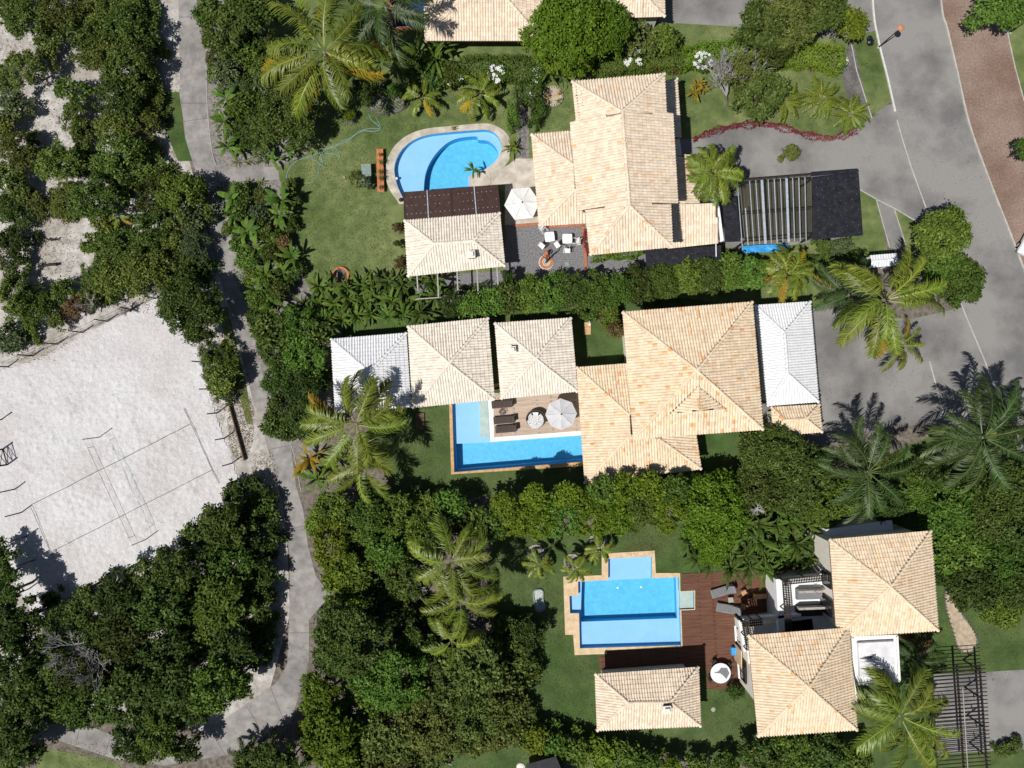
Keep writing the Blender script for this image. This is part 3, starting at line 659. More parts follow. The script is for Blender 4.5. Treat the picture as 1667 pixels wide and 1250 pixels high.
# ---- carport with clear and black panels
c = T('carport', 'carport with clear panels and white ribs between black panels on the forecourt', 'carport', P(1300, 340))
zc = 2.5
def slab(pts, z, mat, name, th=.03, screws=(), size=.028):
    mb = MB().prism(PP(pts, z), z - th, z); mb.k = 1
    for x, y in screws: p = P(x, y, z); mb.box((p.x, p.y, z + .01), (size, size, .02))
    return mb.build(name, [mat, 'steel'], c)
rs = random.Random(9); slab([(1176, 325), (1199, 320.5), (1206, 393), (1180, 394)], zc - .05, 'dark_panel', 'roof_panel', .03, [(rs.uniform(1182, 1198), rs.uniform(326, 388)) for i in range(7)])
slab([(1321, 289.5), (1398, 281), (1405, 383), (1322, 390)], zc + .03, 'dark_panel', 'roof_panel', .03, [(1329 + 9.3 * i + rs.uniform(-1, 1) + j * .7, 292 + 12.5 * j - i * .9 + (i % 2) * 5) for i in range(8) for j in range(8) if rs.random() < .7])
slab([(1319, 281), (1397.5, 275), (1398.5, 280), (1320, 287)], zc + .035, 'dark_panel', 'edge_panel')
gl = [(1200, 296), (1320, 288), (1321.5, 391), (1208, 400)]
n = 12
TLp, TRp, BRp, BLp = PP(gl, zc)
for k in range(n):
    q = [TLp.lerp(TRp, (k + .03) / n), TLp.lerp(TRp, (k + .97) / n), BLp.lerp(BRp, (k + .97) / n), BLp.lerp(BRp, (k + .03) / n)]
    MB().prism(q, zc - .012, zc).build('clear_panel', 'clear_panel', c)
for k, w in zip(range(12), (.06, 0, .06, .06, .21, .055, .07, .055, .20, .06, .07, .06)):
    p, q = TLp.lerp(TRp, k / n), BLp.lerp(BRp, k / n)
    if k == 1: p = p.lerp(q, .42); w = .08
    d = q - p; MB().box(((p.x + q.x) / 2, (p.y + q.y) / 2, zc + .035), (d.length, w, .05), math.atan2(d.y, d.x)).build('rib', 'steel', c)
for f in (.02, .5, .93):
    p, q = TLp.lerp(BLp, f), TRp.lerp(BRp, f); d = q - p
    MB().box(((p.x + q.x) / 2, (p.y + q.y) / 2, zc - .1), (d.length, .1, .14), math.atan2(d.y, d.x)).build('beam', 'dark_timber', c)
p, q = P(1205, 293, zc), P(1320, 284, zc); d = q - p
MB().box(((p.x + q.x) / 2, (p.y + q.y) / 2, zc - .03), (d.length, .13, .1), math.atan2(d.y, d.x)).build('beam', 'dark_timber', c)
for x, y in ((1203, 302), (1210, 396), (1318, 294), (1321, 386), (1394, 288), (1400, 378)):
    p = P(x, y, zc - .2); MB().box((p.x, p.y, 1.15), (.13, .13, 2.3)).build('post', 'dark_timber', c)
mb = MB(); rs = random.Random(5); nx, ny = 16, 6; vs = []
for i in range(nx + 1):
    for j in range(ny + 1):
        x = 1209 + 74 * i / nx - (4 if j > 4 and i == nx else 0) - j * (.9 if i > nx - 2 else 0); y = 400 - 3.5 * i / nx + 12 * j / ny; p = P(x, y, .45)
        vs.append((p.x, p.y, .42 + rs.uniform(-.06, .06) + .12 * math.sin(i * 1.3) * (j / ny)))
mb.faces(vs, [(i * (ny + 1) + j, i * (ny + 1) + j + 1, (i + 1) * (ny + 1) + j + 1, (i + 1) * (ny + 1) + j) for i in range(nx) for j in range(ny)])
o = mb.build('tarpaulin', 'blue_tarp', None, True); tag(o, 'crumpled bright blue tarpaulin along the lower edge of the carport', 'tarpaulin')
mb = MB(); mb.prism(PP([(1050, 407), (1174, 399), (1175, 433), (1054, 447)], 2.4), 2.36, 2.4)
c = T('awning', 'flat black awning below the tiled roof beside the green hedge', 'awning', P(1112, 425))
rs = random.Random(12); mb.k = 1
for i in range(26):
    p = P(rs.uniform(1056, 1170), rs.uniform(408, 438), 2.4); mb.box((p.x, p.y, 2.41), (.03, .03, .02))
mb.build('roof_panel', ['dark_panel', 'steel'], c)
for x in (1090, 1131):
    p, q = P(x, 406, 2.4), P(x + 1, 440, 2.4); d = q - p; MB().box(((p.x + q.x) / 2, (p.y + q.y) / 2, 2.42), (d.length, .05, .03), math.atan2(d.y, d.x)).build('seam', 'charcoal', c)
for x, y in ((1060, 442), (1170, 430)):
    p = P(x, y, 2.3); MB().box((p.x, p.y, 1.17), (.1, .1, 2.34)).build('post', 'charcoal', c)

# ---- row of houses in the middle
h = hroot('pavilion with small white tiled roof under the coconut palm fronds', 603, 608, 'pavilion', 'pavilion')
c = [(539, 552), (661.5, 542), (669, 662), (546, 672)]
hip(h, c, 2.7, 1.1, [(601, 606)], 'tile_white', 0, 'white_paint'); wall_box(h, inset(c, 10), 0, 2.6, 'white_plaster')
h = hroot('pavilion with bleached cream hipped roof between white roof and L shaped pool', 735, 590, 'pavilion', 'pavilion')
c = [(664, 531), (794.5, 517.5), (805, 650), (672, 663.5)]
hip(h, c, 3.05, 1.25, [(731, 591)], 'tile_bleached', .1); wall_box(h, inset(c, 10), 0, 2.95)
h = hroot('pavilion with bleached cream hipped roof and small chimney above the timber deck', 872, 583, 'pavilion', 'pavilion')
c = [(805.5, 526), (929.5, 517.5), (940, 637), (815.5, 649)]
r = hip(h, c, 3.0, 1.15, [(872, 583)], 'tile_bleached', .1); chimney(r, 834, 569, 3.4, .7, .5); wall_box(h, inset(c, 10), 0, 2.9)
h = hroot('large two storey house with broad orange stained tiled hip roof', 1130, 610)
OR = 'tile_orange'
c = [(1013.5, 508), (1224.5, 491.5), (1242, 699), (1031, 714.5)]
ze, ri = 6.2, 2.05
tl, tr, br, bl = PP(c, ze); ap = P(1134.5, 603, ze + ri)
nrm = (bl - br).cross(ap - br).normalized()
def on_south(x, y, dz=0.0):            # point of the lower facet seen at that pixel
    lo, hi = 0.0, 12.0; cpos = Vector((0, 0, CAM_H)); d = (P(x, y, 0) - cpos)
    t = (br - cpos).dot(nrm) / d.dot(nrm); q = cpos + d * t
    return q + Vector((0, 0, dz))
g0 = on_south(1136, 629); gl_, gr_ = on_south(1091, 673), on_south(1181, 665.5)
g1 = P(1137.3, 668.5, g0.z + .10); 
F = [[tl, tr, ap], [tr, br, ap], [br, bl, ap], [bl, tl, ap]]
rf = roof(h, F, [(tl, ap), (tr, ap), (br, ap), (bl, ap)], OR, .62)
up = Vector((0, 0, .07))
a_ = acc(); rg = np.random.default_rng(77)
tile_facet(a_, [g0 + up, gl_ + up, g1 + up], rg, orange=.6); tile_facet(a_, [g0 + up, g1 + up, gr_ + up], rg, orange=.6); ridge_caps(a_, g0 + up, g1 + up, rg, .11)
gb = emit('gablet', a_, OR, rf)
mb = MB(); mb.tube([g0 + up, gl_ + up], .05, 6); mb.tube([g0 + up, gr_ + up], .05, 6); mb.build('gablet_shade_line', 'dark_timber', rf)  # dark tubes stand in for the shadow outlines of the gablet
mb = MB(); mb.poly([gl_ + up * .2, gr_ + up * .2, g1 + up * .2]); mb.build('gablet_vent', 'dark_timber', rf)
zw = 3.0; a, b = P(1026, 689, zw + 1.55), P(1062, 687, zw + 1.55)
tl, tr, br, bl = PP([(938.5, 598), (1110, 585), (1141.5, 763), (952, 787)], zw)
a, b = P(1025, 676, zw + 1.45), P(1027, 707, zw + 1.45); b2 = P(1072, 713.5, zw + 1.40)
ed = Vector((br.y - bl.y, bl.x - br.x, 0)).normalized(); b2.z = zw + 1.45 * abs((b2 - bl).dot(ed)) / abs((Vector((b.x, b.y, 0)) - bl).dot(ed))
roof(h, [[tl, tr, a], [bl, tl, a, b], [br, bl, b, b2], [br, P(1130, 690, zw + .3), b2]], [(tl, a), (bl, b), (br, b2)], OR, .5)
wall_box(h, [(1030, 526), (1208, 511), (1224, 684), (1046, 697)], 0, 6.1)
wall_box(h, [(950, 608), (1090, 598), (1128, 752), (964, 772)], 0, 2.9)
h = hroot('garage with white metal hipped roof between orange roof and forecourt', 1280, 575, 'garage', 'garage')
c = [(1228.5, 497), (1319, 491), (1332.5, 654), (1249, 660.5)]
hip(h, c, 2.7, .95, [(1277, 542), (1282, 607.5)], 'tile_white', 0, 'white_paint'); wall_box(h, inset(c, 8), 0, 2.6, 'white_plaster')
h = hroot('small porch with cream hipped roof below the white garage roof', 1295, 682, 'porch', 'porch')
c = [(1255.5, 663), (1333.5, 658.5), (1338, 703), (1259, 709)]
hip(h, c, 2.45, .7, [(1277, 684), (1312, 682)], OR, .4); wall_box(h, inset(c, 8), 0, 2.35)

# ---- house with terraces, lower right
h = hroot('house with two linked golden tiled roofs and white terraces by the red deck', 1380, 1030)
GO = 'tile_gold'
c1 = [(1350, 878), (1515, 864), (1527, 1026), (1362, 1037)]; z1 = 6.0
hip(h, c1, z1, 1.75, [(1449.5, 955)], GO, .42)
c2 = [(1217.5, 1034), (1381.5, 1021.5), (1395, 1187.5), (1234, 1198.5)]; z2 = 6.25
hip(h, c2, z2, 1.75, [(1317, 1119)], GO, .42)
wall_box(h, [(1358, 886), (1506, 872), (1518, 1014), (1368, 1026)], 0, 5.85)
w2 = wall_ground(h, [(1206, 1058), (1330, 1010), (1345, 1100), (1202.5, 1107)], 0, 6.1)
# ground floor with roof terrace and balcony
wall_box(h, [(1264, 945), (1362, 938), (1368, 1040), (1270, 1046)], 0, 2.9, 'white_plaster')
wall_ground(h, [(1195, 1003), (1300, 990), (1310, 1055), (1201, 1060)], 0, 2.9)
wall_box(h, [(1345, 862), (1452, 846), (1456, 878), (1348, 890)], 0, 2.9, 'white_plaster')
sh = lambda pts, z: PP(pts, z)
for q in ([(1263, 943), (1273, 942.5), (1279, 1046), (1269, 1047)], [(1273, 943), (1354, 934), (1354, 941), (1274, 948)], [(1202, 1010), (1208, 1010), (1216, 1060), (1211, 1062)], [(1205, 1008), (1304, 999), (1304, 1003), (1205, 1013)]):
    MB().prism(PP(q, 3.5), 2.9, 3.5).build('parapet', 'white_plaster', h)
def trellis(x0, y0, x1, y1, w, z, k, side=1):
    p, q = P(x0, y0, z), P(x1, y1, z); d = (q - p); ln = d.length; d.normalize(); s = Vector((-d.y, d.x, 0)) * side * w; mb = MB(); rz = math.atan2(d.y, d.x)
    for off in (0, .5, 1): c_ = (p + q) / 2 + s * off; mb.box((c_.x, c_.y, z + .05), (ln, .06, .08), rz)
    for i in range(k + 1):
        c_ = p + d * (ln * i / k) + s * .5; mb.box((c_.x, c_.y, z), (.07, w + .15, .07), rz)
    for i in (0, k // 2, k): c_ = p + d * (ln * i / k); mb.box((c_.x, c_.y, z - 1), (.08, .08, 2), rz)
    mb.build('trellis', 'dark_timber', h)
trellis(1274, 943, 1345, 936, .42, 4.6, 26, -1); trellis(1274, 945, 1282, 1042, .42, 4.6, 34, 1)
trellis(1208, 1012, 1216, 1058, .42, 4.4, 16, 1); trellis(1210, 1011, 1240, 1008, .42, 4.4, 10, -1)
p, q = P(1199.5, 1070), P(1201.5, 1096); wall_window(h, p, q, .9, 2.3, Vector((-1, 0, 0)))
p, q = P(1199, 1020), P(1200, 1040); wall_window(h, p, q, .2, 2.2, Vector((-1, 0, 0)))
p, q = P(1358, 940, 5.8), P(1359, 962, 5.8); wall_window(h, Vector((p.x, p.y, 0)), Vector((q.x, q.y, 0)), 3.6, 5.2, Vector((-1, 0, 0)))
p, q = P(1360, 985, 5.8), P(1362, 1010, 5.8); wall_window(h, Vector((p.x, p.y, 0)), Vector((q.x, q.y, 0)), 3.0, 5.2, Vector((-1, 0, 0)))
# flat white roof block between the towers and the palm
FR = [(1387, 1037), (1461, 1034), (1465, 1109), (1391, 1116)]
MB().prism(PP(FR, 4.6), 0, 4.6).build('wall', 'white_plaster', h)
fl = MB().prism(PP([(1397, 1047), (1455, 1044), (1458, 1099), (1400, 1103)], 4.95), 4.6, 4.95).build('flat_roof', 'white_roof_sheet', h)
mb = MB(); L4 = PP([(1388, 1037.5), (1460.5, 1035), (1464.5, 1108.5), (1391.5, 1115)], 4.75)
for i in range(4):
    p, q = L4[i], L4[(i + 1) % 4]; d = q - p; mb.box(((p.x + q.x) / 2, (p.y + q.y) / 2, 4.68), (d.length, .18, .16), math.atan2(d.y, d.x))
mb.build('flat_roof_kerb', 'white_plaster', fl)
p = P(1419, 1069, 5.0); MB().tube([(p.x - .35, p.y - .15, 5.02), (p.x + .35, p.y + .2, 5.02)], .03).build('pipe', 'timber', fl)
MB().box((p.x - .05, p.y - .1, 4.97), (.12, .12, .08)).build('roof_drain', 'charcoal', fl)
# pool house of that garden
h = hroot('pool house with cream hipped roof and chimney below the cross shaped pool', 1055, 1140, 'pool house', 'pool_house')
r = hip(h, [(968.5, 1097), (1137, 1085.5), (1140.5, 1181.5), (972, 1189)], 2.85, 1.05, [(1023, 1144), (1091, 1142.5)], 'tile_cream', .12)
chimney(r, 1086, 1155, 3.4, .9, .55)
wall_box(h, [(985, 1110), (1124, 1100), (1128, 1168), (988, 1176)], 0, 2.75)
# ---- neighbours at the top edge
h = hroot('house with broad cream tiled roof cut off by the top edge of the photo', 787, -30)
c = [(688, -165), (880, -170), (884, 66.5), (691.5, 66.5)]
hip(h, c, 3.0, 1.6, [(786, -48), (786.5, -50)][:1], CR, .3); wall_box(h, inset(c, 26), 0, 2.9)
h = hroot('house with small cream tiled roof behind the big bright green tree', 1042, -10)
c = [(1000, -58), (1080, -60), (1082.5, 27), (1003, 29.5)]
hip(h, c, 2.9, .85, [(1042, -14)], CR, .3); wall_box(h, inset(c, 8), 0, 2.8)
# ---- small white canopy by the palm
c = T('entrance_canopy', 'small white roofed entrance canopy above the big palm by the road', 'canopy', P(1438, 424))
a_ = acc(); rg = np.random.default_rng(5); z0 = 2.3
q = PP([(1416, 416), (1459, 412.5), (1461, 431.5), (1418, 435.5)], z0); m1, m2 = (q[0] + q[3]) / 2 + Vector((0, 0, .18)), (q[1] + q[2]) / 2 + Vector((0, 0, .18))
tile_facet(a_, [q[3], q[2], m2, m1], rg, amp=.05); tile_facet(a_, [q[1], q[0], m1, m2], rg, amp=.05); ridge_caps(a_, m1, m2, rg, .1)
emit('canopy_roof', a_, 'tile_white', c)
for p in q:
    g = p.lerp((q[0] + q[2]) / 2, .2); MB().box((g.x, g.y, 1.14), (.12, .12, 2.28)).build('post', 'white_plaster', c)
# ---- dark pergola, lower right
c = T('pergola', 'large black timber slat pergola over the bottom right driveway', 'pergola', P(1560, 1160))
zc = 2.6
for k in range(29):
    t = k / 28; y0 = 1085 + 175 * (t if t > .2 else t); x0, x1 = 1512 + 14 * t, 1604 + 10 * t
    if k == 0: pass
    p, q = P(x0 - 2, y0 + 4, zc), P(x1, y0 - 3, zc); d = q - p
    MB().box(((p.x + q.x) / 2, (p.y + q.y) / 2, zc + .02), (d.length, .06, .08), math.atan2(d.y, d.x)).build('slat', 'dark_timber', c)
for xa, xb in ((1514, 1528), (1559, 1571), (1596, 1609)):
    p, q = P(xa, 1084, zc), P(xb, 1262, zc); d = q - p
    MB().box(((p.x + q.x) / 2, (p.y + q.y) / 2, zc - .12), (d.length, .12, .16), math.atan2(d.y, d.x)).build('beam', 'dark_timber', c)
p, q = P(1566, 1120, zc), P(1575, 1262, zc); d = q - p
MB().box(((p.x + q.x) / 2, (p.y + q.y) / 2, zc + .10), (d.length, .06, .05), math.atan2(d.y, d.x)).build('pipe', 'grey_timber', c)
for x, y in ((1597, 1092), (1600, 1138), (1604, 1185), (1608, 1232), (1516, 1096), (1520, 1150)):
    p = P(x, y, zc - .1); s = -1 if x > 1560 else 1
    MB().tube([(p.x, p.y, 0), (p.x, p.y, zc - .2)], .08, 8).build('post', 'dark_timber', c)
    MB().tube([(p.x + s * .02, p.y, 1.2), (p.x + s * .75, p.y + .1, zc - .12)], .05, 5).build('brace', 'dark_timber', c)
# ------------------------------------------------------------------ garden furniture and small things
def tree_of(o):
    return o
# loungers
def make_lounger(fr, cl, nm='sun_lounger'):
    t = T(nm, '', 'sun lounger')
    mb = MB()
    for s in (-1, 1): mb.box((-.05, s * .31, .30), (1.85, .05, .06))
    for x in (-.95, .0, .86): mb.box((x, 0, .30), (.05, .6, .05))
    mb.build('frame', fr, t)
    for x in (-.85, .75):
        for s in (-1, 1): MB().box((x, s * .29, .14), (.06, .06, .28)).build('leg', fr, t)
    mb = MB()
    for k in range(9): mb.box((-.90 + k * .135, 0, .345 + .012 * math.sin(k)), (.12, .6, .05))
    mb.build('seat', cl, t)
    mb = MB()
    for k in range(5): mb.box((.32 + k * .125, 0, .40 + k * .075), (.13, .6, .05), 0, 0, -math.radians(31))
    mb.build('backrest', cl, t)
    MB().box((.82, 0, .74), (.22, .5, .09), 0, 0, -math.radians(31)).build('head_cushion', cl, t)
    return t
LG = 'sun loungers on the pale timber deck'
lo = make_lounger('wicker', 'wicker'); used = [False]
for (x, y, lab) in ((818, 657.5, 'dark brown wicker lounger nearest the tiled pavilion roof'), (821, 683, 'dark brown wicker lounger right below the wire side table'), (824, 697.5, 'dark brown wicker lounger nearest the white deck border')):
    o = put(lo, used, P(x, y) + Vector((0, 0, .06)), math.radians(5), lab); o['group'] = LG
lo2 = make_lounger('grey_timber', 'grey_mesh'); used = [False]
for x, y, a, lab in ((1175, 960, 17, 'grey lounger half under the palm leaves on the red deck'), (1184, 989, -10, 'grey lounger beside the white balcony corner on the red deck')):
    o = put(lo2, used, P(x, y) + Vector((0, 0, .06)), math.radians(a), lab, 1.12); o['group'] = 'grey loungers on the red deck'
t = T('side_table', 'small grey square side table between the two grey loungers', 'side table', P(1187, 974) + Vector((0, 0, .06)))
p = t.location; MB().box((p.x, p.y, p.z + .42), (.46, .44, .04), .1).build('table_top', 'grey_timber', t)
for sx in (-1, 1):
    for sy in (-1, 1): MB().box((p.x + sx * .18, p.y + sy * .17, p.z + .2), (.05, .05, .4), .1).build('leg', 'grey_timber', t)
t = T('side_table', 'round open wire side table between brown wicker loungers', 'side table', P(818, 670) + Vector((0, 0, .06)))
p = t.location
for r_, z_ in ((.30, .42), (.19, .42), (.24, .03)):
    n = 20; mb = MB(); mb.tube([(p.x + r_ * math.cos(2 * math.pi * k / n), p.y + r_ * math.sin(2 * math.pi * k / n), p.z + z_) for k in range(n + 1)], .016, 5, False); mb.build('ring', 'charcoal', t)
for k in range(6):
    a = k * math.pi / 3; MB().tube([(p.x + .3 * math.cos(a), p.y + .3 * math.sin(a), p.z + .42), (p.x + .12 * math.cos(a + .4), p.y + .12 * math.sin(a + .4), p.z + .22), (p.x + .24 * math.cos(a + .8), p.y + .24 * math.sin(a + .8), p.z + .03)], .014, 5).build('wire_leg', 'charcoal', t)
# parasols
def parasol(px, py, R, n, z, cloth, label, rot, tilt=0):
    c = P(px, py, z); base = Vector((c.x, c.y, .06)); t = T('parasol', label, 'parasol', base)
    rim = [Vector((c.x + R * math.cos(rot + 2 * math.pi * k / n), c.y + R * math.sin(rot + 2 * math.pi * k / n), z)) for k in range(n)]
    apex = Vector((c.x, c.y, z + R * .27)); mb = MB()
    for k in range(n):
        a, b = rim[k], rim[(k + 1) % n]; m_ = (a + b) / 2; g = 5
        for i in range(g):
            f0, f1 = i / g, (i + 1) / g
            sag = lambda f: -.07 * R * f * (1 - f) * 2
            q = lambda e, f: apex.lerp(e, f) + Vector((0, 0, sag(f)))
            mid0 = (q(a, f0) + q(b, f0)) / 2 - Vector((0, 0, .035 * f0 * R)); mid1 = (q(a, f1) + q(b, f1)) / 2 - Vector((0, 0, .035 * f1 * R))
            mb.poly([q(a, f0), q(a, f1), mid1, mid0]); mb.poly([mid0, mid1, q(b, f1), q(b, f0)])
    cn = mb.build('canopy', cloth, t)
    mb = MB()
    for k in range(n):
        a, b = rim[k], rim[(k + 1) % n]; m_ = (a + b) / 2 - Vector((0, 0, .035 * R)); d = Vector((0, 0, .13))
        mb.poly([a, a - d, m_ - d, m_]); mb.poly([m_, m_ - d, b - d, b])
    mb.build('valance', cloth, cn)
    for k in range(n): MB().tube([apex - Vector((0, 0, .08)), rim[k] - Vector((0, 0, .02))], .018, 5).build('rib', 'grey_timber', t)
    MB().tube([base, apex], .035, 8).build('pole', 'grey_timber', t)
    MB().lathe(apex, [(.07, -.02), (.06, .05), (.02, .10), (0, .11)], 10).build('finial', 'charcoal', t)
    MB().lathe(base, [(.32, 0), (.32, .06), (.10, .09), (.05, .30), (0, .30)], 16).build('base', 'charcoal', t)
    return t
parasol(913.5, 674, 1.38, 8, 2.4, 'off_white_fabric', 'pale grey octagonal parasol over the pale timber deck', .05)
parasol(850, 331, 1.56, 6, 2.4, 'white_fabric', 'white six sided parasol on the stone terrace by the kidney pool', .10)
# chairs under the white parasol
def make_chair(m='charcoal', label='', nm='chair'):
    t = T(nm, label, 'chair')
    MB().box((0, 0, .44), (.44, .44, .04)).build('seat', m, t)
    mb = MB()
    for k in range(5): mb.tube([(-.19 + k * .095, .20, .46), (-.19 + k * .095, .27, .86)], .013, 5)
    mb.box((0, .275, .86), (.46, .04, .06)); mb.build('backrest', m, t)
    for sx in (-1, 1):
        for sy in (-1, 1): MB().tube([(sx * .19, sy * .19, .43), (sx * .21, sy * .22, 0)], .02, 5).build('leg', m, t)
    return t
ch = make_chair(); used = [False]
for x, y, a, lab in ((842, 352, 180, 'dark slim chair below the lower left edge of the white parasol'), (858, 351, 175, 'dark slim chair below the lower right edge of the white parasol')):
    o = put(ch, used, P(x, y) + Vector((0, 0, .012)), math.radians(a), lab); o['group'] = 'chairs under the white parasol'
# round daybed
c = P(872, 682); t = T('daybed', 'round brown wicker daybed with patterned white mattress', 'daybed', c + Vector((0, 0, .06))); c = t.location
MB().lathe(c, [(.80, 0), (.86, .2), (.84, .34), (.70, .36), (0, .36)], 32).build('base', 'wicker', t)
MB().lathe(c + Vector((-.02, -.08, .36)), [(.74, 0), (.77, .08), (.72, .17), (0, .18)], 32).build('mattress', 'patterned_cushion', t)
MB().lathe(c, [(.84, .30), (.90, .55), (.86, .80), (.80, .80), (.80, .50), (.74, .30)], 26, math.radians(-25), math.radians(190)).build('backrest', 'wicker', t)
for x, a in ((-.36, .25), (.26, -.25)):
    MB().box((c.x + x, c.y + .52, c.z + .66), (.10, .34, .14), a).build('cushion', 'charcoal', t)
MB().box((c.x - .04, c.y + .54, c.z + .60), (.5, .26, .16), .0, .3).build('cushion', 'white_fabric', t)
# white tables with chairs tipped against them on the gravel
def tipped_set(px, py, rz, angs, label):
    t = T('table', label, 'table', P(px, py) + Vector((0, 0, .008)), 0, 'white tables on the gravel'); c = t.location
    mb = MB(); pts = []
    for k in range(24):
        a = 2 * math.pi * k / 24; r_ = .44 / max(abs(math.cos(a)), abs(math.sin(a))) ** .82; pts.append((c.x + r_ * math.cos(a + rz), c.y + r_ * math.sin(a + rz)))
    mb.prism(pts, c.z + .69, c.z + .73); mb.build('table_top', 'white_paint', t)
    for sx in (-1, 1):
        for sy in (-1, 1):
            x, y = sx * .32, sy * .32; MB().tube([(c.x + x * math.cos(rz) - y * math.sin(rz), c.y + x * math.sin(rz) + y * math.cos(rz), c.z), (c.x + x * .9 * math.cos(rz) - y * .9 * math.sin(rz), c.y + x * .9 * math.sin(rz) + y * .9 * math.cos(rz), c.z + .69)], .035, 6).build('leg', 'white_paint', t)
    return t, c
def tipped_chair(c, ang, rz, label):
    """White plastic chair leaning with its back on the table, legs pointing away."""
    t = T('chair', label, 'chair', Vector((c.x + .80 * math.cos(ang), c.y + .80 * math.sin(ang), .008)), ang, 'white chairs tipped against the white tables')
    t.rotation_euler = (0, 0, ang); L_ = t.location
    R = Matrix.Rotation(math.radians(34), 4, 'Y') 
    def q(x, y, z): return tuple(Vector(L_) + Vector((0, 0, .30)) + (R @ Vector((x, y, z))))
    mb = MB(); vs = [q(*v) for v in ((-.24, -.25, .42), (.22, -.25, .42), (.22, .25, .42), (-.24, .25, .42), (-.24, -.25, .46), (.22, -.25, .46), (.22, .25, .46), (-.24, .25, .46))]
    mb.faces(vs, [(3, 2, 1, 0), (4, 5, 6, 7), (0, 1, 5, 4), (1, 2, 6, 5), (2, 3, 7, 6), (3, 0, 4, 7)]); mb.build('seat', 'white_paint', t)
    mb = MB()
    for y in (-.2, -.1, 0, .1, .2): mb.tube([q(-.22, y, .46), q(-.34, y, .86)], .022, 5)
    mb.tube([q(-.34, -.25, .86), q(-.36, 0, .9), q(-.34, .25, .86)], .035, 6); mb.build('backrest', 'white_paint', t)
    for x in (-.2, .2):
        for y in (-.23, .23): MB().tube([q(x, y, .42), q(x * 1.25, y * 1.1, -.05)], .032, 5).build('leg', 'white_paint', t)
    for y in (-.27, .27): MB().tube([q(-.26, y, .66), q(.16, y, .64), q(.2, y, .44)], .025, 5).build('armrest', 'white_paint', t)
t1, c1_ = tipped_set(894, 388, .12, (), 'square white plastic table left on the grey gravel, nearer the stone terrace')
tipped_chair(c1_, math.radians(128), 0, 'white chair tipped on left gravel table towards the stone terrace')
tipped_chair(c1_, math.radians(228), 0, 'white chair tipped on left gravel table towards the planter')
t2, c2_ = tipped_set(922.5, 391, .02, (), 'square white plastic table right on the grey gravel, nearer the orange brick edging')
tipped_chair(c2_, math.radians(212), 0, 'white chair tipped on right gravel table towards the leaning trunk')
tipped_chair(c2_, math.radians(268), 0, 'white chair tipped on right gravel table towards the green hedge')
tipped_chair(c2_, math.radians(-12), 0, 'white chair tipped on right gravel table towards the brick edging')
# round planter with a bare trunk
c = P(889, 427) + Vector((0, 0, .008)); t = T('planter', 'round brick ring planter with a leaning bare trunk on the gravel', 'planter', c)
n = 18
for k in range(n):
    a0, a1 = 2 * math.pi * (k + .04) / n, 2 * math.pi * (k + .96) / n
    MB().prism([(c.x + r_ * math.cos(a), c.y + r_ * math.sin(a)) for r_, a in ((.38, a0), (.62, a0), (.62, a1), (.38, a1))], .008, .17).build('brick', 'terracotta', t)
MB().lathe(c, [(.66, 0), (.66, .10), (.61, .10)], 30).build('rim', 'white_plaster', t)
MB().lathe(c, [(.38, 0), (.38, .13), (.24, .14), (.22, .05), (0, .05)], 24).build('inner_ring', 'stone', t)
t = T('dead_tree', 'dark leaning bare trunk rising from the round brick planter', 'tree', c)
MB().tube([(c.x, c.y, .05), (c.x + .05, c.y + .12, .8), (c.x - .02, c.y + .22, 1.6), (c.x + .08, c.y + .3, 2.2)], [.11, .09, .08, .06], 8).build('trunk', 'bark', t)
MB().tube([(c.x + .05, c.y + .12, .8), (c.x - .35, c.y + .32, 1.3), (c.x - .62, c.y + .55, 1.5)], [.05, .04, .02], 6).build('limb', 'bark', t)
MB().tube([(c.x, c.y + .22, 1.6), (c.x + .3, c.y + .45, 1.9), (c.x + .42, c.y + .8, 2.1), (c.x + .32, c.y + .95, 2.3)], [.05, .045, .035, .02], 6).build('limb', 'bark', t)
p = P(888.5, 412.5, .9); o = MB().lathe((p.x, p.y, .55), [(.10, 0), (.2, .2), (.23, .45), (.17, .62), (.0, .62)], 12).build('clay_pot', 'terracotta'); tag(o, 'orange clay pot hanging on the bare trunk of the brick planter', 'pot')
for x, y, lab in ((923, 430, 'upper pale square slab set in the gravel beside the planter'), (923.5, 440, 'lower pale square slab set in the gravel beside the hedge')):
    p = P(x, y); o = MB().box((p.x, p.y, .022), (.34, .40, .03), .05).build('paving_slab', 'pale_green_paint'); tag(o, lab, 'slab', 'slabs in the gravel')
# low bench of orange planks with pots, table, bush row beside the kidney pool
c = P(620.5, 279.5); t = T('plank_bench', 'long orange plank bench carrying potted plants beside the kidney pool', 'bench', c)
a = math.radians(91.5)
for k, s in enumerate((-1, 1)): MB().box((c.x + s * .155, c.y, .42), (3.85, .29, .05), a).build('plank', 'terracotta', t)
for f in (-1.5, 0, 1.5): MB().box((c.x - f * math.sin(.03), c.y + f, .2), (.5, .1, .4)).build('trestle', 'brick', t)
c = P(598.5, 285); t = T('garden_table', 'pale grey green garden table left of the orange plank bench', 'table', c)
MB().box((c.x, c.y + .35, .70), (.88, .9, .04), .05).build('table_top', 'pale_green_paint', t); MB().box((c.x + .08, c.y - .55, .62), (.75, .9, .04), .05).build('table_leaf', 'pale_green_paint', t)
for sx in (-1, 1):
    for sy in (-1, 1): MB().box((c.x + sx * .34, c.y + .35 + sy * .36, .34), (.05, .05, .68), .05).build('leg', 'pale_green_paint', t)
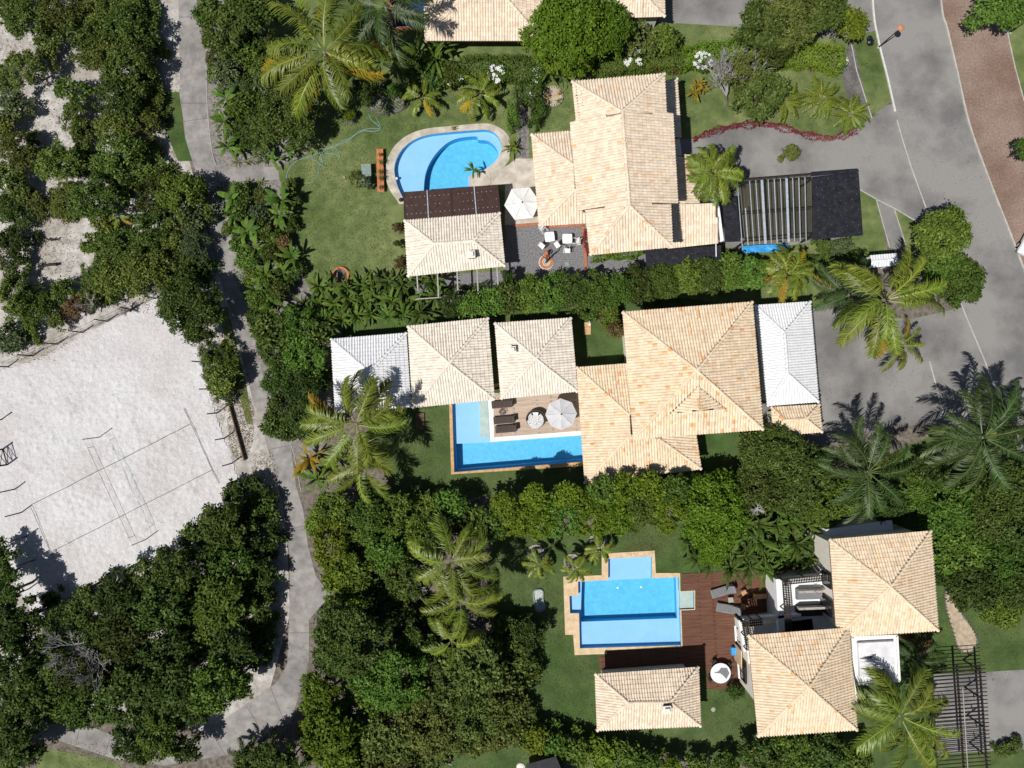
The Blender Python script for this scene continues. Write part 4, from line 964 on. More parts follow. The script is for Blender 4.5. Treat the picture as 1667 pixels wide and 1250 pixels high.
# pool float, skimmer tray
p = P(645.5, 290, 0); o = MB().lathe((p.x, p.y, -.16), [(0, 0), (.10, .03), (.13, .10), (.10, .17), (.04, .2), (0, .2)], 14).build('chlorine_float', 'white_paint'); tag(o, 'small white float bobbing at the left edge of the kidney pool', 'float')
p = P(653, 326); o = MB().lathe((p.x, p.y, .05), [(.16, 0), (.18, .18), (.12, .3), (.0, .32)], 12).build('pump_cap', 'charcoal'); tag(o, 'small dark pump cap at the lower left rim of the kidney pool', 'pump cap')
# hose on the lawn
for nm, lab, pts, w in (('garden_hose', 'thin pale garden hose looping over the lawn left of the kidney pool', [(600, 185), (606, 196), (616, 204), (618, 211), (606, 214), (592, 213), (578, 220), (566, 230), (555, 234), (540, 240), (525, 245), (512, 252), (498, 257), (482, 263), (470, 277), (467, 290), (472, 299)], .035),
                   ('garden_hose', 'second garden hose curling back towards the banana plants on the lawn', [(612, 190), (618, 202), (619, 209), (603, 209), (585, 214), (570, 225), (556, 230), (545, 238), (533, 240), (521, 247), (525, 262), (520, 271), (518, 285), (508, 296), (500, 298)], .03),
                   ('garden_hose', 'short tangled coil of blue hose lying on the lawn', [(500, 256), (515, 262), (524, 270), (526, 262), (520, 256), (530, 250), (545, 251), (553, 255), (551, 247), (545, 241), (540, 250), (532, 255)], .03)):
    mb = MB(); mb.tube([(p.x, p.y, .025) for p in PP(smooth_line(pts, 5))], w, 5); o = mb.build(nm, 'hose', None, True); tag(o, lab, 'hose', 'hoses on the lawn')
# clay ring, sprinkler, pots
c = P(555.5, 448); t = T('planter', 'round orange clay ring planter on the lawn by the big leaved plants', 'planter', c)
MB().lathe(c, [(.74, 0), (.76, .22), (.70, .25), (.58, .22), (.56, .02)], 28).build('rim', 'terracotta', t); MB().lathe(c, [(.57, .10), (0, .14)], 20).build('soil', 'soil', t)
p = P(561, 289); o = MB().lathe((p.x, p.y, 0), [(.07, 0), (.07, .12), (.03, .2), (0, .21)], 10).build('ball', 'white_paint'); tag(o, 'small white ball lying on the lawn left of the plank bench', 'ball')
p = P(563, 295); o = MB().lathe((p.x, p.y, 0), [(.09, 0), (.10, .03), (0, .05)], 10).build('disc', 'terracotta'); tag(o, 'small red disc on the lawn beside the white ball', 'disc')
# bench with cushions at the head of the stepping stones
c = P(859, 158); t = T('garden_bench', 'garden bench with blue and white cushions under the ivy arbour', 'bench', c)
MB().box((c.x, c.y, .42), (1.3, .5, .05), .05).build('seat', 'grey_timber', t)
MB().box((c.x, c.y + .28, .7), (1.3, .05, .5), .05, -.2).build('backrest', 'grey_timber', t)
MB().box((c.x - .3, c.y + .02, .50), (.5, .42, .12), .3).build('cushion', 'blue_cloth', t); MB().box((c.x + .3, c.y - .05, .50), (.42, .62, .14), -.2).build('cushion', 'white_fabric', t)
for sx in (-1, 1): MB().box((c.x + sx * .55, c.y, .2), (.07, .45, .4), .05).build('leg', 'grey_timber', t)
# arbour frame
t = T('arbour', 'ivy covered timber arbour over the stepping stone path', 'arbour', P(852, 180))
for x, y in ((840, 165), (866, 164), (841, 190), (865, 190)):
    p = P(x, y); MB().box((p.x, p.y, 1.1), (.09, .09, 2.2)).build('post', 'dark_timber', t)
for x0, y0, x1, y1 in ((840, 160, 841, 194), (866, 160, 865, 194)):
    p, q = P(x0, y0), P(x1, y1); d = q - p; MB().box(((p.x + q.x) / 2, (p.y + q.y) / 2, 2.22), (d.length, .1, .1), math.atan2(d.y, d.x)).build('beam', 'dark_timber', t)
# beds with rims
def bed(px, py, rx, ry, label, stones=26, mat='slate', fill='mulch', nm='flower_bed'):
    c = P(px, py); t = T(nm, label, 'flower bed', c); rs = random.Random(int(px))
    pts = [(c.x + rx * math.cos(2 * math.pi * k / 28) / PXM, c.y + ry * math.sin(2 * math.pi * k / 28) / PXM) for k in range(28)]
    MB().prism(pts, 0, .06).build('soil', fill, t); mb = MB()
    for k in range(stones):
        a = 2 * math.pi * k / stones; mb.box((c.x + rx * math.cos(a) / PXM, c.y + ry * math.sin(a) / PXM, .06), (.16, .20 + rs.uniform(0, .06), .14), a + rs.uniform(-.2, .2))
    mb.build('rim', mat, t); return t
bed(900, 157, 15.5, 15, 'round mulched flower bed on the lawn beside the ivy arbour', 34, 'stone', 'bed_sand')
bed(629, 170, 31, 15, 'wide flower bed with stone edging below the big coconut palm', 44)
bed(570, 193, 11, 9, 'small stone edged bed on the lawn left of the kidney pool', 18)
bed(1046 - 2, 800, 1, 1, '', 3) if False else None
# sandy tongue bed, lower right
pts = smooth_line([(1539, 962), (1550, 962), (1556, 980), (1566, 1000), (1573, 1010), (1586, 1030), (1590, 1045), (1582, 1060), (1568, 1062), (1558, 1052), (1552, 1030), (1543, 1000), (1538, 980)], 4, True)
t = T('flower_bed', 'long sandy flower bed on the lawn right of the golden roofs', 'flower bed', P(1562, 1010)); MB().prism(PP(pts), 0, .07).build('sand', 'bed_sand', t)
mb = MB()
for k, (x, y) in enumerate(pts): p = P(x, y); mb.box((p.x, p.y, .06), (.22, .12, .12), k * .3)
mb.build('rim', 'slate', t)
# glass like pool slide tray on the green lawn
c = P(877, 977); t = T('paddling_pool', 'small pale turquoise inflatable paddling pool lying on the lawn', 'paddling pool', c)
pts = smooth_line([(869, 962), (883, 960.5), (884, 976), (888, 984), (885, 992), (873, 993.5), (870, 980)], 4, True)
MB().prism(PP(pts), 0, .03).build('floor', 'pool_step', t); mb = MB(); mb.tube([(p.x, p.y, .09) for p in PP(pts + pts[:1])], .075, 7, False); mb.build('rim', 'pale_green_paint', t, True)
p = P(880, 984); MB().lathe((p.x, p.y, .03), [(.16, 0), (.13, .06), (.06, .07), (0, .03)], 14).build('valve', 'blue_cloth', t)
p = P(900, 1008); o = MB().box((p.x, p.y, .02), (.16, .07, .04), .4).build('paper_scrap', 'white_paint'); tag(o, 'white scrap lying on the lawn below the paddling pool', 'scrap')
p = P(1161, 1155); o = MB().lathe((p.x, p.y, 0), [(.2, 0), (.2, .02), (0, .025)], 20).build('manhole_cover', 'grey_timber'); tag(o, 'round grey manhole cover in the lawn by the pool house', 'manhole cover')
# round white table with chairs and grey cloth on the red deck
c = P(1169, 1090) + Vector((0, 0, .06)); t = T('round_table', 'round white table with a folded grey cloth on the red deck', 'table', c)
MB().lathe(c, [(.88, .70), (.90, .72), (.90, .75), (.86, .765), (0, .765)], 36).build('table_top', 'white_paint', t)
MB().lathe(c, [(.42, 0), (.40, .04), (.10, .08), (.08, .70)], 18).build('pedestal', 'charcoal', t)
mb = MB(); mb.poly([(c.x - .66, c.y + .02, c.z + .775), (c.x - .20, c.y + .20, c.z + .775), (c.x + .02, c.y + .52, c.z + .775), (c.x + .56, c.y + .48, c.z + .775), (c.x + .78, c.y + .02, c.z + .775), (c.x + .52, c.y - .52, c.z + .775), (c.x + .16, c.y - .16, c.z + .778), (c.x - .06, c.y + .0, c.z + .778)])
mb.poly([(c.x + .0, c.y + .1, c.z + .80), (c.x + .45, c.y + .26, c.z + .80), (c.x + .40, c.y - .1, c.z + .79)]); mb.build('cloth', 'grey_mesh', t)
rch = make_chair(); used = [False]
for k, (a, lab) in enumerate(((120, 'dark chair behind the round white table towards the pool'), (35, 'dark chair at the round white table towards the house wall'), (-40, 'dark chair at the round white table towards the small bush'), (215, 'dark chair at the round white table towards the pool house'))):
    r_ = math.radians(a); o = put(rch, used, c + Vector((.95 * math.cos(r_), .95 * math.sin(r_), 0)), r_ - math.pi / 2, lab); o['group'] = 'dark chairs around the round white table'
p = P(1192, 1057); t = T('cool_box', 'blue cool box against the cream house wall on the deck', 'cool box', p + Vector((0, 0, .06)))
MB().box((p.x, p.y, .26), (.40, .62, .4)).build('body', 'blue_cloth', t); MB().box((p.x, p.y, .49), (.44, .66, .06)).build('lid', 'blue_tarp', t)
p = P(1196, 1060); o = MB().box((p.x, p.y, 1.0), (.08, 1.5, 1.9)).build('folding_screen', 'coping_tan'); tag(o, 'tall tan board leaning on the cream house wall by the cool box', 'board')
# terrace furniture (house lower right)
def sofa(px, py, w, d, z, m, label):
    c = P(px, py, z); t = T('sofa', label, 'sofa', c); a = math.radians(-2 + 4)
    MB().box((c.x, c.y, z + .2), (w, d, .36), a).build('base', m, t); MB().box((c.x, c.y - .02, z + .43), (w - .1, d - .1, .12), a).build('seat_cushion', m, t); MB().box((c.x, c.y + d / 2 - .1, z + .62), (w, .2, .5), a).build('backrest', 'grey_timber', t)
sofa(1315, 965, 2.2, .9, 2.9, 'grey_mesh', 'grey sofa in the sun on the white roof terrace'); sofa(1315, 992, 2.2, .9, 2.9, 'charcoal', 'dark sofa in the shade on the white roof terrace')
c = P(1319, 957, 2.9); t = T('wire_lamp', 'tall thin wire lamp with ring top on the white roof terrace', 'lamp', c)
MB().tube([c, c + Vector((0, 0, 1.5))], .025, 6).build('pole', 'grey_timber', t); n = 20
MB().tube([(c.x + .38 * math.cos(2 * math.pi * k / n), c.y + .2 * math.sin(2 * math.pi * k / n), c.z + 1.5) for k in range(n + 1)], .02, 5, False).build('ring', 'grey_timber', t)
p = P(1185, 955); 
for k, (x, y, lab) in enumerate(((1208, 962, 'low brown garden chair in front of the shaded terrace'), (1207, 985, 'low brown garden chair nearest the grey loungers'))):
    o = make_chair('coping_wood', lab, 'garden_chair'); o.location = P(x, y) + Vector((0, 0, .06)); o.rotation_euler = (0, 0, .5 - k)
c = P(1240, 968) + Vector((0, 0, .06)); t = T('bench', 'long brown bench in the shade of the palms on the red deck', 'bench', c)
MB().box((c.x, c.y, .5), (1.9, .42, .06), .06).build('seat', 'coping_wood', t)
for s in (-1, 1): MB().box((c.x + s * .8, c.y, .26), (.08, .38, .4), .06).build('leg', 'coping_wood', t)
# small platform and tap beside the middle houses
c = P(684, 684); t = T('wooden_platform', 'small tan timber platform on the lawn below the palm shadow', 'platform', c)
for k in range(4): MB().box((c.x - .3 + k * .2, c.y - .1, .15), (.17, 1.5, .04)).build('plank', 'timber', t)
for s in (-1, 1): MB().box((c.x, c.y + s * .55, .065), (.8, .1, .13)).build('bearer', 'timber', t)
c = P(956, 532); t = T('outdoor_shower', 'small wooden shower base with white pipe in the courtyard', 'shower', c)
MB().box((c.x, c.y - .15, .05), (.62, 1.1, .1)).build('base', 'coping_wood', t); MB().tube([(c.x, c.y + .35, .1), (c.x, c.y + .35, 1.8), (c.x, c.y + .05, 1.95)], .03, 6).build('pipe', 'white_paint', t); MB().lathe((c.x, c.y + .05, 1.9), [(.1, 0), (.1, .03), (0, .06)], 12).build('shower_head', 'white_paint', t)
# bench and slatted plank, bottom middle
c = P(718, 1229); t = T('bench', 'black bench on the lawn at the bottom below the big trees', 'bench', c); a = math.radians(-24)
MB().box((c.x, c.y, .42), (1.9, .5, .06), a).build('seat', 'dark_timber', t); MB().box((c.x + .1, c.y - .26, .46), (1.95, .06, .10), a).build('front_rail', 'grey_timber', t)
for s in (-1, 1): MB().box((c.x + s * .8 * math.cos(a), c.y + s * .8 * math.sin(a), .2), (.08, .45, .4), a).build('leg', 'dark_timber', t)
c = P(848, 1249, 2.9); t = T('hut', 'hut corner, roof darkened partly as shade, pale round cap at the bottom edge', 'hut', P(880, 1262))
q = PP([(850, 1246), (905, 1231), (930, 1290), (870, 1300)], 2.4); MB().prism([q[0].lerp(q[1], .12), q[1], q[2], q[3]], 2.34, 2.42).build('roof', 'dark_panel', t); MB().prism(PP([(862, 1255), (905, 1243), (920, 1285), (875, 1292)], 2.3), 0, 2.34).build('wall', 'timber', t)  # dark roof colour partly stands in for shade over the hut
p = P(848, 1250, 2.6); MB().lathe((p.x, p.y, 2.42), [(.4, 0), (.36, .12), (.2, .2), (0, .22)], 16).build('round_cap', 'stucco', t)
# ------------------------------------------------------------------ sand court: posts, net, lines, gates
def post_thing(nm, h, label, r=.05, mat='dark_timber'):
    t = T(nm, label, 'post'); MB().tube([(0, 0, -.1), (0, 0, h)], [r * 1.15, r], 8).build('shaft', mat, t)
    MB().lathe((0, 0, h), [(r * 1.25, -.03), (r * 1.25, .02), (0, .05)], 8).build('cap', mat, t); return t
fp = post_thing('fence_post', 2.05, ''); used = [False]; G = 'dark posts around the sand court'
for x, y, lab in ((254, 486, 'fence post at the upper corner of the sand court'), (216, 504, 'second fence post along upper edge from the court corner'), (175, 523, 'third fence post along upper edge from the court corner'),
                  (135, 541, 'fourth fence post along upper edge from the court corner'), (94, 560, 'fifth fence post along upper edge from the court corner'), (54, 579, 'sixth fence post along upper edge from the court corner'), (13, 597, 'fence post at the left end of the upper court edge'),
                  (312, 547, 'first post below the corner on the right court edge'), (329, 589, 'post beside the bushes on the right court edge'), (341, 633, 'post below the bushes on the right court edge'), (353.5, 672, 'post next to the upper end of the wooden edging'), (366, 713, 'post next to the middle of the wooden edging'), (377.5, 754, 'post between wooden edging and the right gate'),
                  (25, 796, 'post below the left gate on the left court edge'), (35, 834, 'post beside the left end of the upper court line'), (46, 872, 'post beside the baseline of the court, left side'), (57, 911, 'post beside the lower left corner of the court lines'), (48, 958, 'post in tree shadow at the lower left court edge'), (128, 967, 'leftmost post on the lower court edge'), (168, 945, 'middle post on the lower court edge'), (3, 683, 'post above the left gate at the photo edge')):
    o = put(fp, used, P(x, y), 0, lab); o['group'] = G
np_ = post_thing('net_post', 2.5, '', .035, 'charcoal'); used = [False]
NA, NB = (162, 711.5), (238.5, 877.5)
for (x, y), lab in ((NA, 'upper of the two thin net posts on the sand court'), (NB, 'lower of the two thin net posts on the sand court')):
    o = put(np_, used, P(x, y), 0, lab); o['group'] = 'net posts'
pa, pb = P(*NA), P(*NB); d = pb - pa; t = T('volleyball_net', 'thin volleyball net stretched across the white sand court', 'net', (pa + pb) / 2)
za, zb = 1.45, 2.42
A_ = lambda f, z_: (pa.x + d.x * f, pa.y + d.y * f, z_)
for z_, nm in ((zb, 'top_tape'), (za, 'bottom_tape')): MB().tube([A_(.08, z_), A_(.93, z_)], .014, 5).build(nm, 'charcoal', t)
for f in (.08, .93): MB().tube([A_(f, za), A_(f, zb)], .02, 5).build('side_tape', 'charcoal', t)
mb = MB()
for k in range(1, 6): z_ = za + (zb - za) * k / 6; mb.tube([A_(.08, z_), A_(.93, z_)], .002, 3, False)
for k in range(1, 50): f = .08 + .85 * k / 50; mb.tube([A_(f, za), A_(f, zb)], .002, 3, False)
mb.build('mesh', 'charcoal', t)
for f0, f1, z_ in ((0, .08, zb - .02), (0, .08, za), (.93, 1, zb - .02), (.93, 1, za)): MB().tube([A_(f0, z_), A_(f1, z_)], .008, 4).build('cord', 'charcoal', t)
t = T('court_lines', 'thin dark tape lines marking the rectangle on the sand court', 'court lines', P(200, 790)); rs = random.Random(4)
for a, b in (((54, 821), (309, 691)), ((88, 896), (346, 765)), ((51, 822), (93, 918)), ((301, 665), (357, 786))):
    n = 14; pts = [P(a[0] + (b[0] - a[0]) * k / n + rs.uniform(-.5, .5), a[1] + (b[1] - a[1]) * k / n + rs.uniform(-.5, .5)) for k in range(n + 1)]
    MB().tube([(p.x, p.y, .17) for p in pts], .02, 4).build('tape', 'charcoal', t)
def gate(x0, y0, x1, y1, label):
    p, q = P(x0, y0), P(x1, y1); t = T('court_gate', label, 'gate', (p + q) / 2, 0, 'timber gates of the sand court'); h = 2.0
    for e in (p, q): MB().tube([(e.x, e.y, 0), (e.x, e.y, h)], .075, 7).build('post', 'dark_timber', t)
    for z_ in (.15, 1.0, 1.9): MB().tube([(p.x, p.y, z_), (q.x, q.y, z_)], .035, 5).build('rail', 'dark_timber', t)
    for (u, v) in (((p.x, p.y, .15), (q.x, q.y, 1.0)), ((q.x, q.y, .15), (p.x, p.y, 1.0)), ((p.x, p.y, 1.0), (q.x, q.y, 1.9)), ((q.x, q.y, 1.0), (p.x, p.y, 1.9))): MB().tube([u, v], .03, 5).build('brace', 'dark_timber', t)
gate(6, 731, 13, 756, 'cross braced timber gate at the left edge of the sand court'); gate(385, 782, 390, 798, 'cross braced timber gate at the right edge of the sand court')
p, q = P(373, 651), P(400, 749); d = q - p
o = MB().box(((p.x + q.x) / 2, (p.y + q.y) / 2, .22), (d.length, .08, .44), math.atan2(d.y, d.x)).build('timber_edging', 'timber'); tag(o, 'long low brown timber board beside the concrete path and court', 'edging board')
t = T('net_fence', 'sagging wire fence along the upper edge of the sand court', 'fence', P(130, 543))
pts = [(263, 482), (254, 486), (216, 504), (175, 523), (135, 541), (94, 560), (54, 579), (13, 597)]
for z_ in (.5, 1.2, 1.9):
    mb = MB(); l = []
    for i in range(len(pts) - 1):
        for k in range(4): f = k / 4; a = P(*pts[i]).lerp(P(*pts[i + 1]), f); l.append((a.x, a.y, z_ - .12 * math.sin(math.pi * f)))
    mb.tube(l, .012, 4, False); mb.build('wire', 'charcoal', t)
t = T('rail_fence', 'long timber rail fence in the shade below the sand court', 'fence', P(140, 965))
for z_ in (.7, 1.5):
    p, q = P(52, 1004), P(232, 915); MB().tube([(p.x, p.y, z_), (q.x, q.y, z_)], .045, 6).build('rail', 'dark_timber', t)
for k in range(6):
    p = P(52, 1004).lerp(P(232, 915), k / 5); MB().tube([(p.x, p.y, 0), (p.x, p.y, 1.7)], .06, 6).build('post', 'dark_timber', t)
# bits in the sandy clearing
c = P(88, 391); t = T('post_with_shadow', 'small dark post with added shadow bar in the sandy clearing of the scrub', 'bench', c)
for a, x in ((-.28, -.28), (.5, .22)): MB().box((c.x + x, c.y + .02, .34), (.62, .10, .06), a).build('seat', 'dark_timber', t)  # left bar is a short post, right bar its cast shadow made solid
for x in (-.45, 0, .42): MB().tube([(c.x + x, c.y, 0), (c.x + x, c.y + .02, .33)], .045, 6).build('leg', 'dark_timber', t)
c = P(87, 432); t = T('low_table', 'low dark log table in the sandy clearing of the scrub', 'table', c)
MB().tube([(c.x - .6, c.y - .04, .36), (c.x + .5, c.y + .06, .36)], .13, 8).build('log', 'dark_timber', t)
for x in (-.4, .35): MB().tube([(c.x + x, c.y, 0), (c.x + x, c.y, .3)], .06, 6).build('leg', 'dark_timber', t)
# ------------------------------------------------------------------ street things
def lamp(px, py, label, h=3.3, lean=(.25, .12)):
    p = P(px, py); t = T('street_lamp', label, 'street lamp', p)
    MB().tube([p, p + Vector((lean[0] * .6, lean[1] * .6, h * .7)), p + Vector((lean[0], lean[1], h))], [.06, .045, .035], 8).build('pole', 'dark_timber', t)
    q = p + Vector((lean[0], lean[1], h)); MB().lathe(q, [(.05, -.15), (.22, -.12), (.30, .02), (.24, .10), (.07, .16), (0, .17)], 14).build('lamp_shade', 'orange_shade', t)
    MB().lathe(q, [(0, -.24), (.10, -.2), (.10, -.12)], 10).build('bulb', 'white_paint', t); MB().lathe(p, [(.14, 0), (.14, .1), (.07, .14)], 10).build('base', 'kerb', t)
lamp(1430, 77, 'thin street lamp with orange shade beside the white road edge'); lamp(1528, 410, 'street lamp with orange shade poking out of the roadside tree', 3.2, (.25, .1)); lamp(1644, 53, 'dark street lamp pole at the top right edge of the photo', 3.3)
p = P(1415, 66); t = T('rubbish_bag', 'knotted black rubbish bag on the grass verge by the road', 'rubbish bag', p)
rs = random.Random(2); mb = MB()
for (dx, dy, r_, h_) in ((0, .12, .26, .30), (.04, -.2, .33, .36)):
    base = [(r_ * .8, 0), (r_ * 1.05, h_ * .3), (r_ * .9, h_ * .7), (r_ * .4, h_), (0, h_ * 1.05)]; n0 = len(mb.v)
    mb.lathe((p.x + dx, p.y + dy, 0), base, 12)
    for i in range(n0, len(mb.v)): x, y, z_ = mb.v[i]; mb.v[i] = (x + rs.uniform(-.035, .035), y + rs.uniform(-.035, .035), z_ + rs.uniform(-.02, .02))
mb.build('bag', 'black_plastic', t); MB().tube([(p.x + .04, p.y - .1, .34), (p.x + .1, p.y - .05, .46)], [.05, .03], 6).build('knot', 'black_plastic', t)
# car at the right edge
c = P(1678, 386); t = T('parked_car', 'white car parked at the right edge of the photo on the red pavement', 'car', c, 0)
sec = [(-2.05, .55, .70, .35, .70), (-1.95, .78, .82, .25, .80), (-1.3, .85, .88, .22, .86), (-.9, .86, .95, .2, .9), (-.2, .86, .95, .2, .9), (.9, .86, .95, .2, .9), (1.6, .85, .93, .22, .9), (2.0, .75, .85, .3, .86), (2.08, .6, .7, .4, .7)]
ca = math.radians(62)
def cw(x, y, z_): return (c.x + x * math.cos(ca) - y * math.sin(ca), c.y + x * math.sin(ca) + y * math.cos(ca), z_)
mb = MB(); vs = []; m = 8
for x, w, h_, z0_, zm in sec:
    for y, z_ in ((-w * .8, z0_), (-w, z0_ + .2), (-w, zm - .12), (-w * .88, h_), (w * .88, h_), (w, zm - .12), (w, z0_ + .2), (w * .8, z0_)): vs.append(cw(x, y, z_))
fs = [(i * m + j, i * m + (j + 1) % m, (i + 1) * m + (j + 1) % m, (i + 1) * m + j) for i in range(len(sec) - 1) for j in range(m)] + [tuple(range(m))[::-1], tuple((len(sec) - 1) * m + j for j in range(m))]
mb.faces(vs, fs); b = mb.build('body', 'car_paint', t, True)
mb = MB(); vs = [cw(x, y, z_) for x, y, z_ in ((-1.25, -.74, .93), (1.5, -.74, .93), (1.5, .74, .93), (-1.25, .74, .93), (-.6, -.58, 1.42), (1.05, -.58, 1.42), (1.05, .58, 1.42), (-.6, .58, 1.42))]
mb.faces(vs, [(0, 1, 5, 4), (1, 2, 6, 5), (2, 3, 7, 6), (3, 0, 4, 7)]); mb.build('window', 'glass_dark', t)
mb = MB(); vs = [cw(x, y, z_) for x, y, z_ in ((-.62, -.6, 1.42), (1.07, -.6, 1.42), (1.07, .6, 1.42), (-.62, .6, 1.42), (-.5, -.5, 1.48), (.95, -.5, 1.48), (.95, .5, 1.48), (-.5, .5, 1.48))]
mb.faces(vs, [(0, 1, 5, 4), (1, 2, 6, 5), (2, 3, 7, 6), (3, 0, 4, 7), (4, 5, 6, 7)]); mb.build('roof', 'car_paint', t)
for x in (-1.3, 1.3):
    for y in (-.78, .78):
        k = Vector(cw(x, y, .32)); dv = Vector((-math.sin(ca), math.cos(ca), 0)) * .1
        w_ = MB().tube([k - dv, k + dv], .32, 16).build('wheel', 'rubber', t); MB().tube([k - dv * 1.05, k + dv * 1.05], .18, 12).build('rim', 'steel', w_)
for y in (-.6, .6): MB().box(cw(-2.02, y, .62), (.1, .36, .14), ca).build('headlight', 'white_paint', t)
# ------------------------------------------------------------------ plants
def unit(a): return a / np.maximum(1e-9, np.linalg.norm(a, axis=-1, keepdims=True))
def leaves(rng, p, nrm, L, W, up=.55, jit=.75, droop=.15):
    """One quad per leaf at points p, facing roughly along nrm."""
    n = len(p); z = np.array([0, 0, 1.0])
    nn = unit(nrm * (1 - up) + z * up + rng.normal(0, jit * .5, (n, 3)))
    d = unit(np.cross(nn, rng.normal(0, 1, (n, 3)))); d = unit(d + nrm * .35); s = unit(np.cross(nn, d))
    l = (L * rng.uniform(.65, 1.3, n))[:, None]; w = (W * rng.uniform(.7, 1.25, n))[:, None]
    a = p; b = p + d * l * .45 + s * w * .5 + nn * l * .06; c = p + d * l - z * l * droop; e = p + d * l * .45 - s * w * .5 + nn * l * .06
    V = np.stack([a, b, c, e], 1).reshape(-1, 3); F = np.arange(4 * n).reshape(-1, 4)
    return V, F
def crown(name, seed, R, Hh, n, L, W, blobs=14, br=(.22, .42), rosette=3, gap=.0, up=.55, flat=.8, irr=.25, jit=.75):
    """Crown of leaf clumps; z=0 is the crown base, Hh its height."""
    rng = np.random.default_rng(seed)
    ph = rng.uniform(0, 6.28, 4)
    B = []
    for k in range(blobs):
        th = rng.uniform(0, 2 * math.pi); u = rng.random() ** .5; wob = 1 + irr * (math.sin(2 * th + ph[0]) * .5 + math.sin(3 * th + ph[1]) * .35 + math.sin(5 * th + ph[2]) * .3)
        r = R * rng.uniform(*br); rad = max(0, R * wob - r * .8) * u
        zz = Hh * (.06 + .82 * math.sqrt(max(0, 1 - (rad / R) ** 2)) * rng.uniform(.62, 1.08)) - r * .3
        B.append((rad * math.cos(th), rad * math.sin(th), max(zz, r * .4), r))
    B = np.array(B); wgt = B[:, 3] ** 2; wgt /= wgt.sum(); m = n // rosette
    bi = rng.choice(len(B), m, p=wgt)
    dr = unit(rng.normal(0, 1, (m, 3)) + np.array([0, 0, .55])); 
    out = unit(B[bi, :3] - np.array([0, 0, Hh * .2])); dr = unit(dr + out * .45)
    lump = 1 + .16 * rng.normal(0, 1, m)
    p = B[bi, :3] + dr * (B[bi, 3] * np.where(rng.random(m) < .8, 1.0, rng.uniform(.4, .9, m)) * lump)[:, None] * np.array([1, 1, flat])
    p[:, 2] = np.maximum(p[:, 2], .02)
    p = np.repeat(p, rosette, 0) + rng.normal(0, L * .34, (m * rosette, 3)); dd = np.repeat(dr, rosette, 0)
    V, F = leaves(rng, p, dd, L, W, up, jit)
    cl = np.repeat(rng.random(m), rosette)
    att = np.clip(.5 * cl + .5 * rng.random(len(F)), 0, 1)
    me = np_mesh(name, V, F, att); me['R'] = R; me['H'] = Hh
    return me
def trunk_mesh(seed, h, r, limbs=5, spread=1.2):
    rs = random.Random(seed); mb = MB(); bx, by = rs.uniform(-.2, .2), rs.uniform(-.2, .2)
    mb.tube([(0, 0, -.05), (bx * .5, by * .5, h * .45), (bx, by, h * .9)], [r, r * .8, r * .5], 8)
    for k in range(limbs):
        a = 2 * math.pi * k / limbs + rs.uniform(-.4, .4); z0 = h * rs.uniform(.4, .8); e = spread * rs.uniform(.6, 1)
        mb.tube([(bx * .6, by * .6, z0), (bx + e * .5 * math.cos(a), by + e * .5 * math.sin(a), z0 + h * .2), (bx + e * math.cos(a + .2), by + e * math.sin(a + .2), z0 + h * .45)], [r * .5, r * .35, r * .12], 6)
    o = mb.build('trunk', 'bark'); me = o.data; bpy.data.objects.remove(o); return me
CR_ = {}
def get_crown(kind, R):
    """kind: scrub (fine leaves), broad (bigger leaves), dense (tight hedge like), loose (open with gaps)."""
    size = 1.25 if R < 1.6 else 2.1 if R < 2.7 else 3.3
    lst = CR_.setdefault((kind, size), [])
    if len(lst) < (3 if size < 3 else 2):
        sd = len(CR_) * 10 + len(lst) + 500; A = size * size
        if kind == 'scrub': me = crown('crown', sd, size, size * 1.15, int(1150 * A), .24, .125, blobs=int(16 + 6 * A), br=(.12, .26), rosette=6, irr=.3, up=.15, jit=1.0)
        elif kind == 'broad': me = crown('crown', sd, size, size * 1.25, int(980 * A), .29, .16, blobs=int(18 + 6 * A), br=(.12, .25), rosette=6, irr=.26, up=.15, jit=1.0)
        elif kind == 'dense': me = crown('crown', sd, size, size * 1.2, int(1350 * A), .27, .145, blobs=int(26 + 10 * A), br=(.12, .22), rosette=5, irr=.15, up=.2, jit=.95)
        else: me = crown('crown', sd, size, size * 1.1, int(420 * A), .26, .13, blobs=int(16 + 6 * A), br=(.08, .18), rosette=6, irr=.35, up=.2, jit=1.0)
        lst.append(me); return me, size
    return RS.choice(lst), size
RS = random.Random(42)
TR_ = [trunk_mesh(k, 1.0, .085, 5, .55) for k in range(4)]
def tree(px, py, r, kind, mat, label, cat='tree', h=None, name='tree', group=None):
    """r = crown radius in photograph pixels."""
    R = r / PXM; h = h if h else max(1.3, min(7.5, R * 1.75 + .6)); k_ = (CAM_H - h * .6) / CAM_H; R *= k_
    me, size = get_crown(kind, R); s = R / size; ch = me['H'] * s
    base = P(px, py, h * .65); t = T(name, label, cat, (base.x, base.y, 0), RS.uniform(0, 6.28), group)
    zb = max(.05, h - ch * .95)
    tr = place('trunk', RS.choice(TR_), None, t); tr.scale = (min(2.2, R * .8), min(2.2, R * .8), zb + ch * .55); 
    cr = place('crown', me, mat, t); cr.scale = (s * RS.uniform(.95, 1.08), s * RS.uniform(.95, 1.08), max(.6, min(1.3, (h - zb) / (me['H'])))); cr.location = (0, 0, zb); cr.rotation_euler = (0, 0, RS.uniform(0, 6.28))
    return t
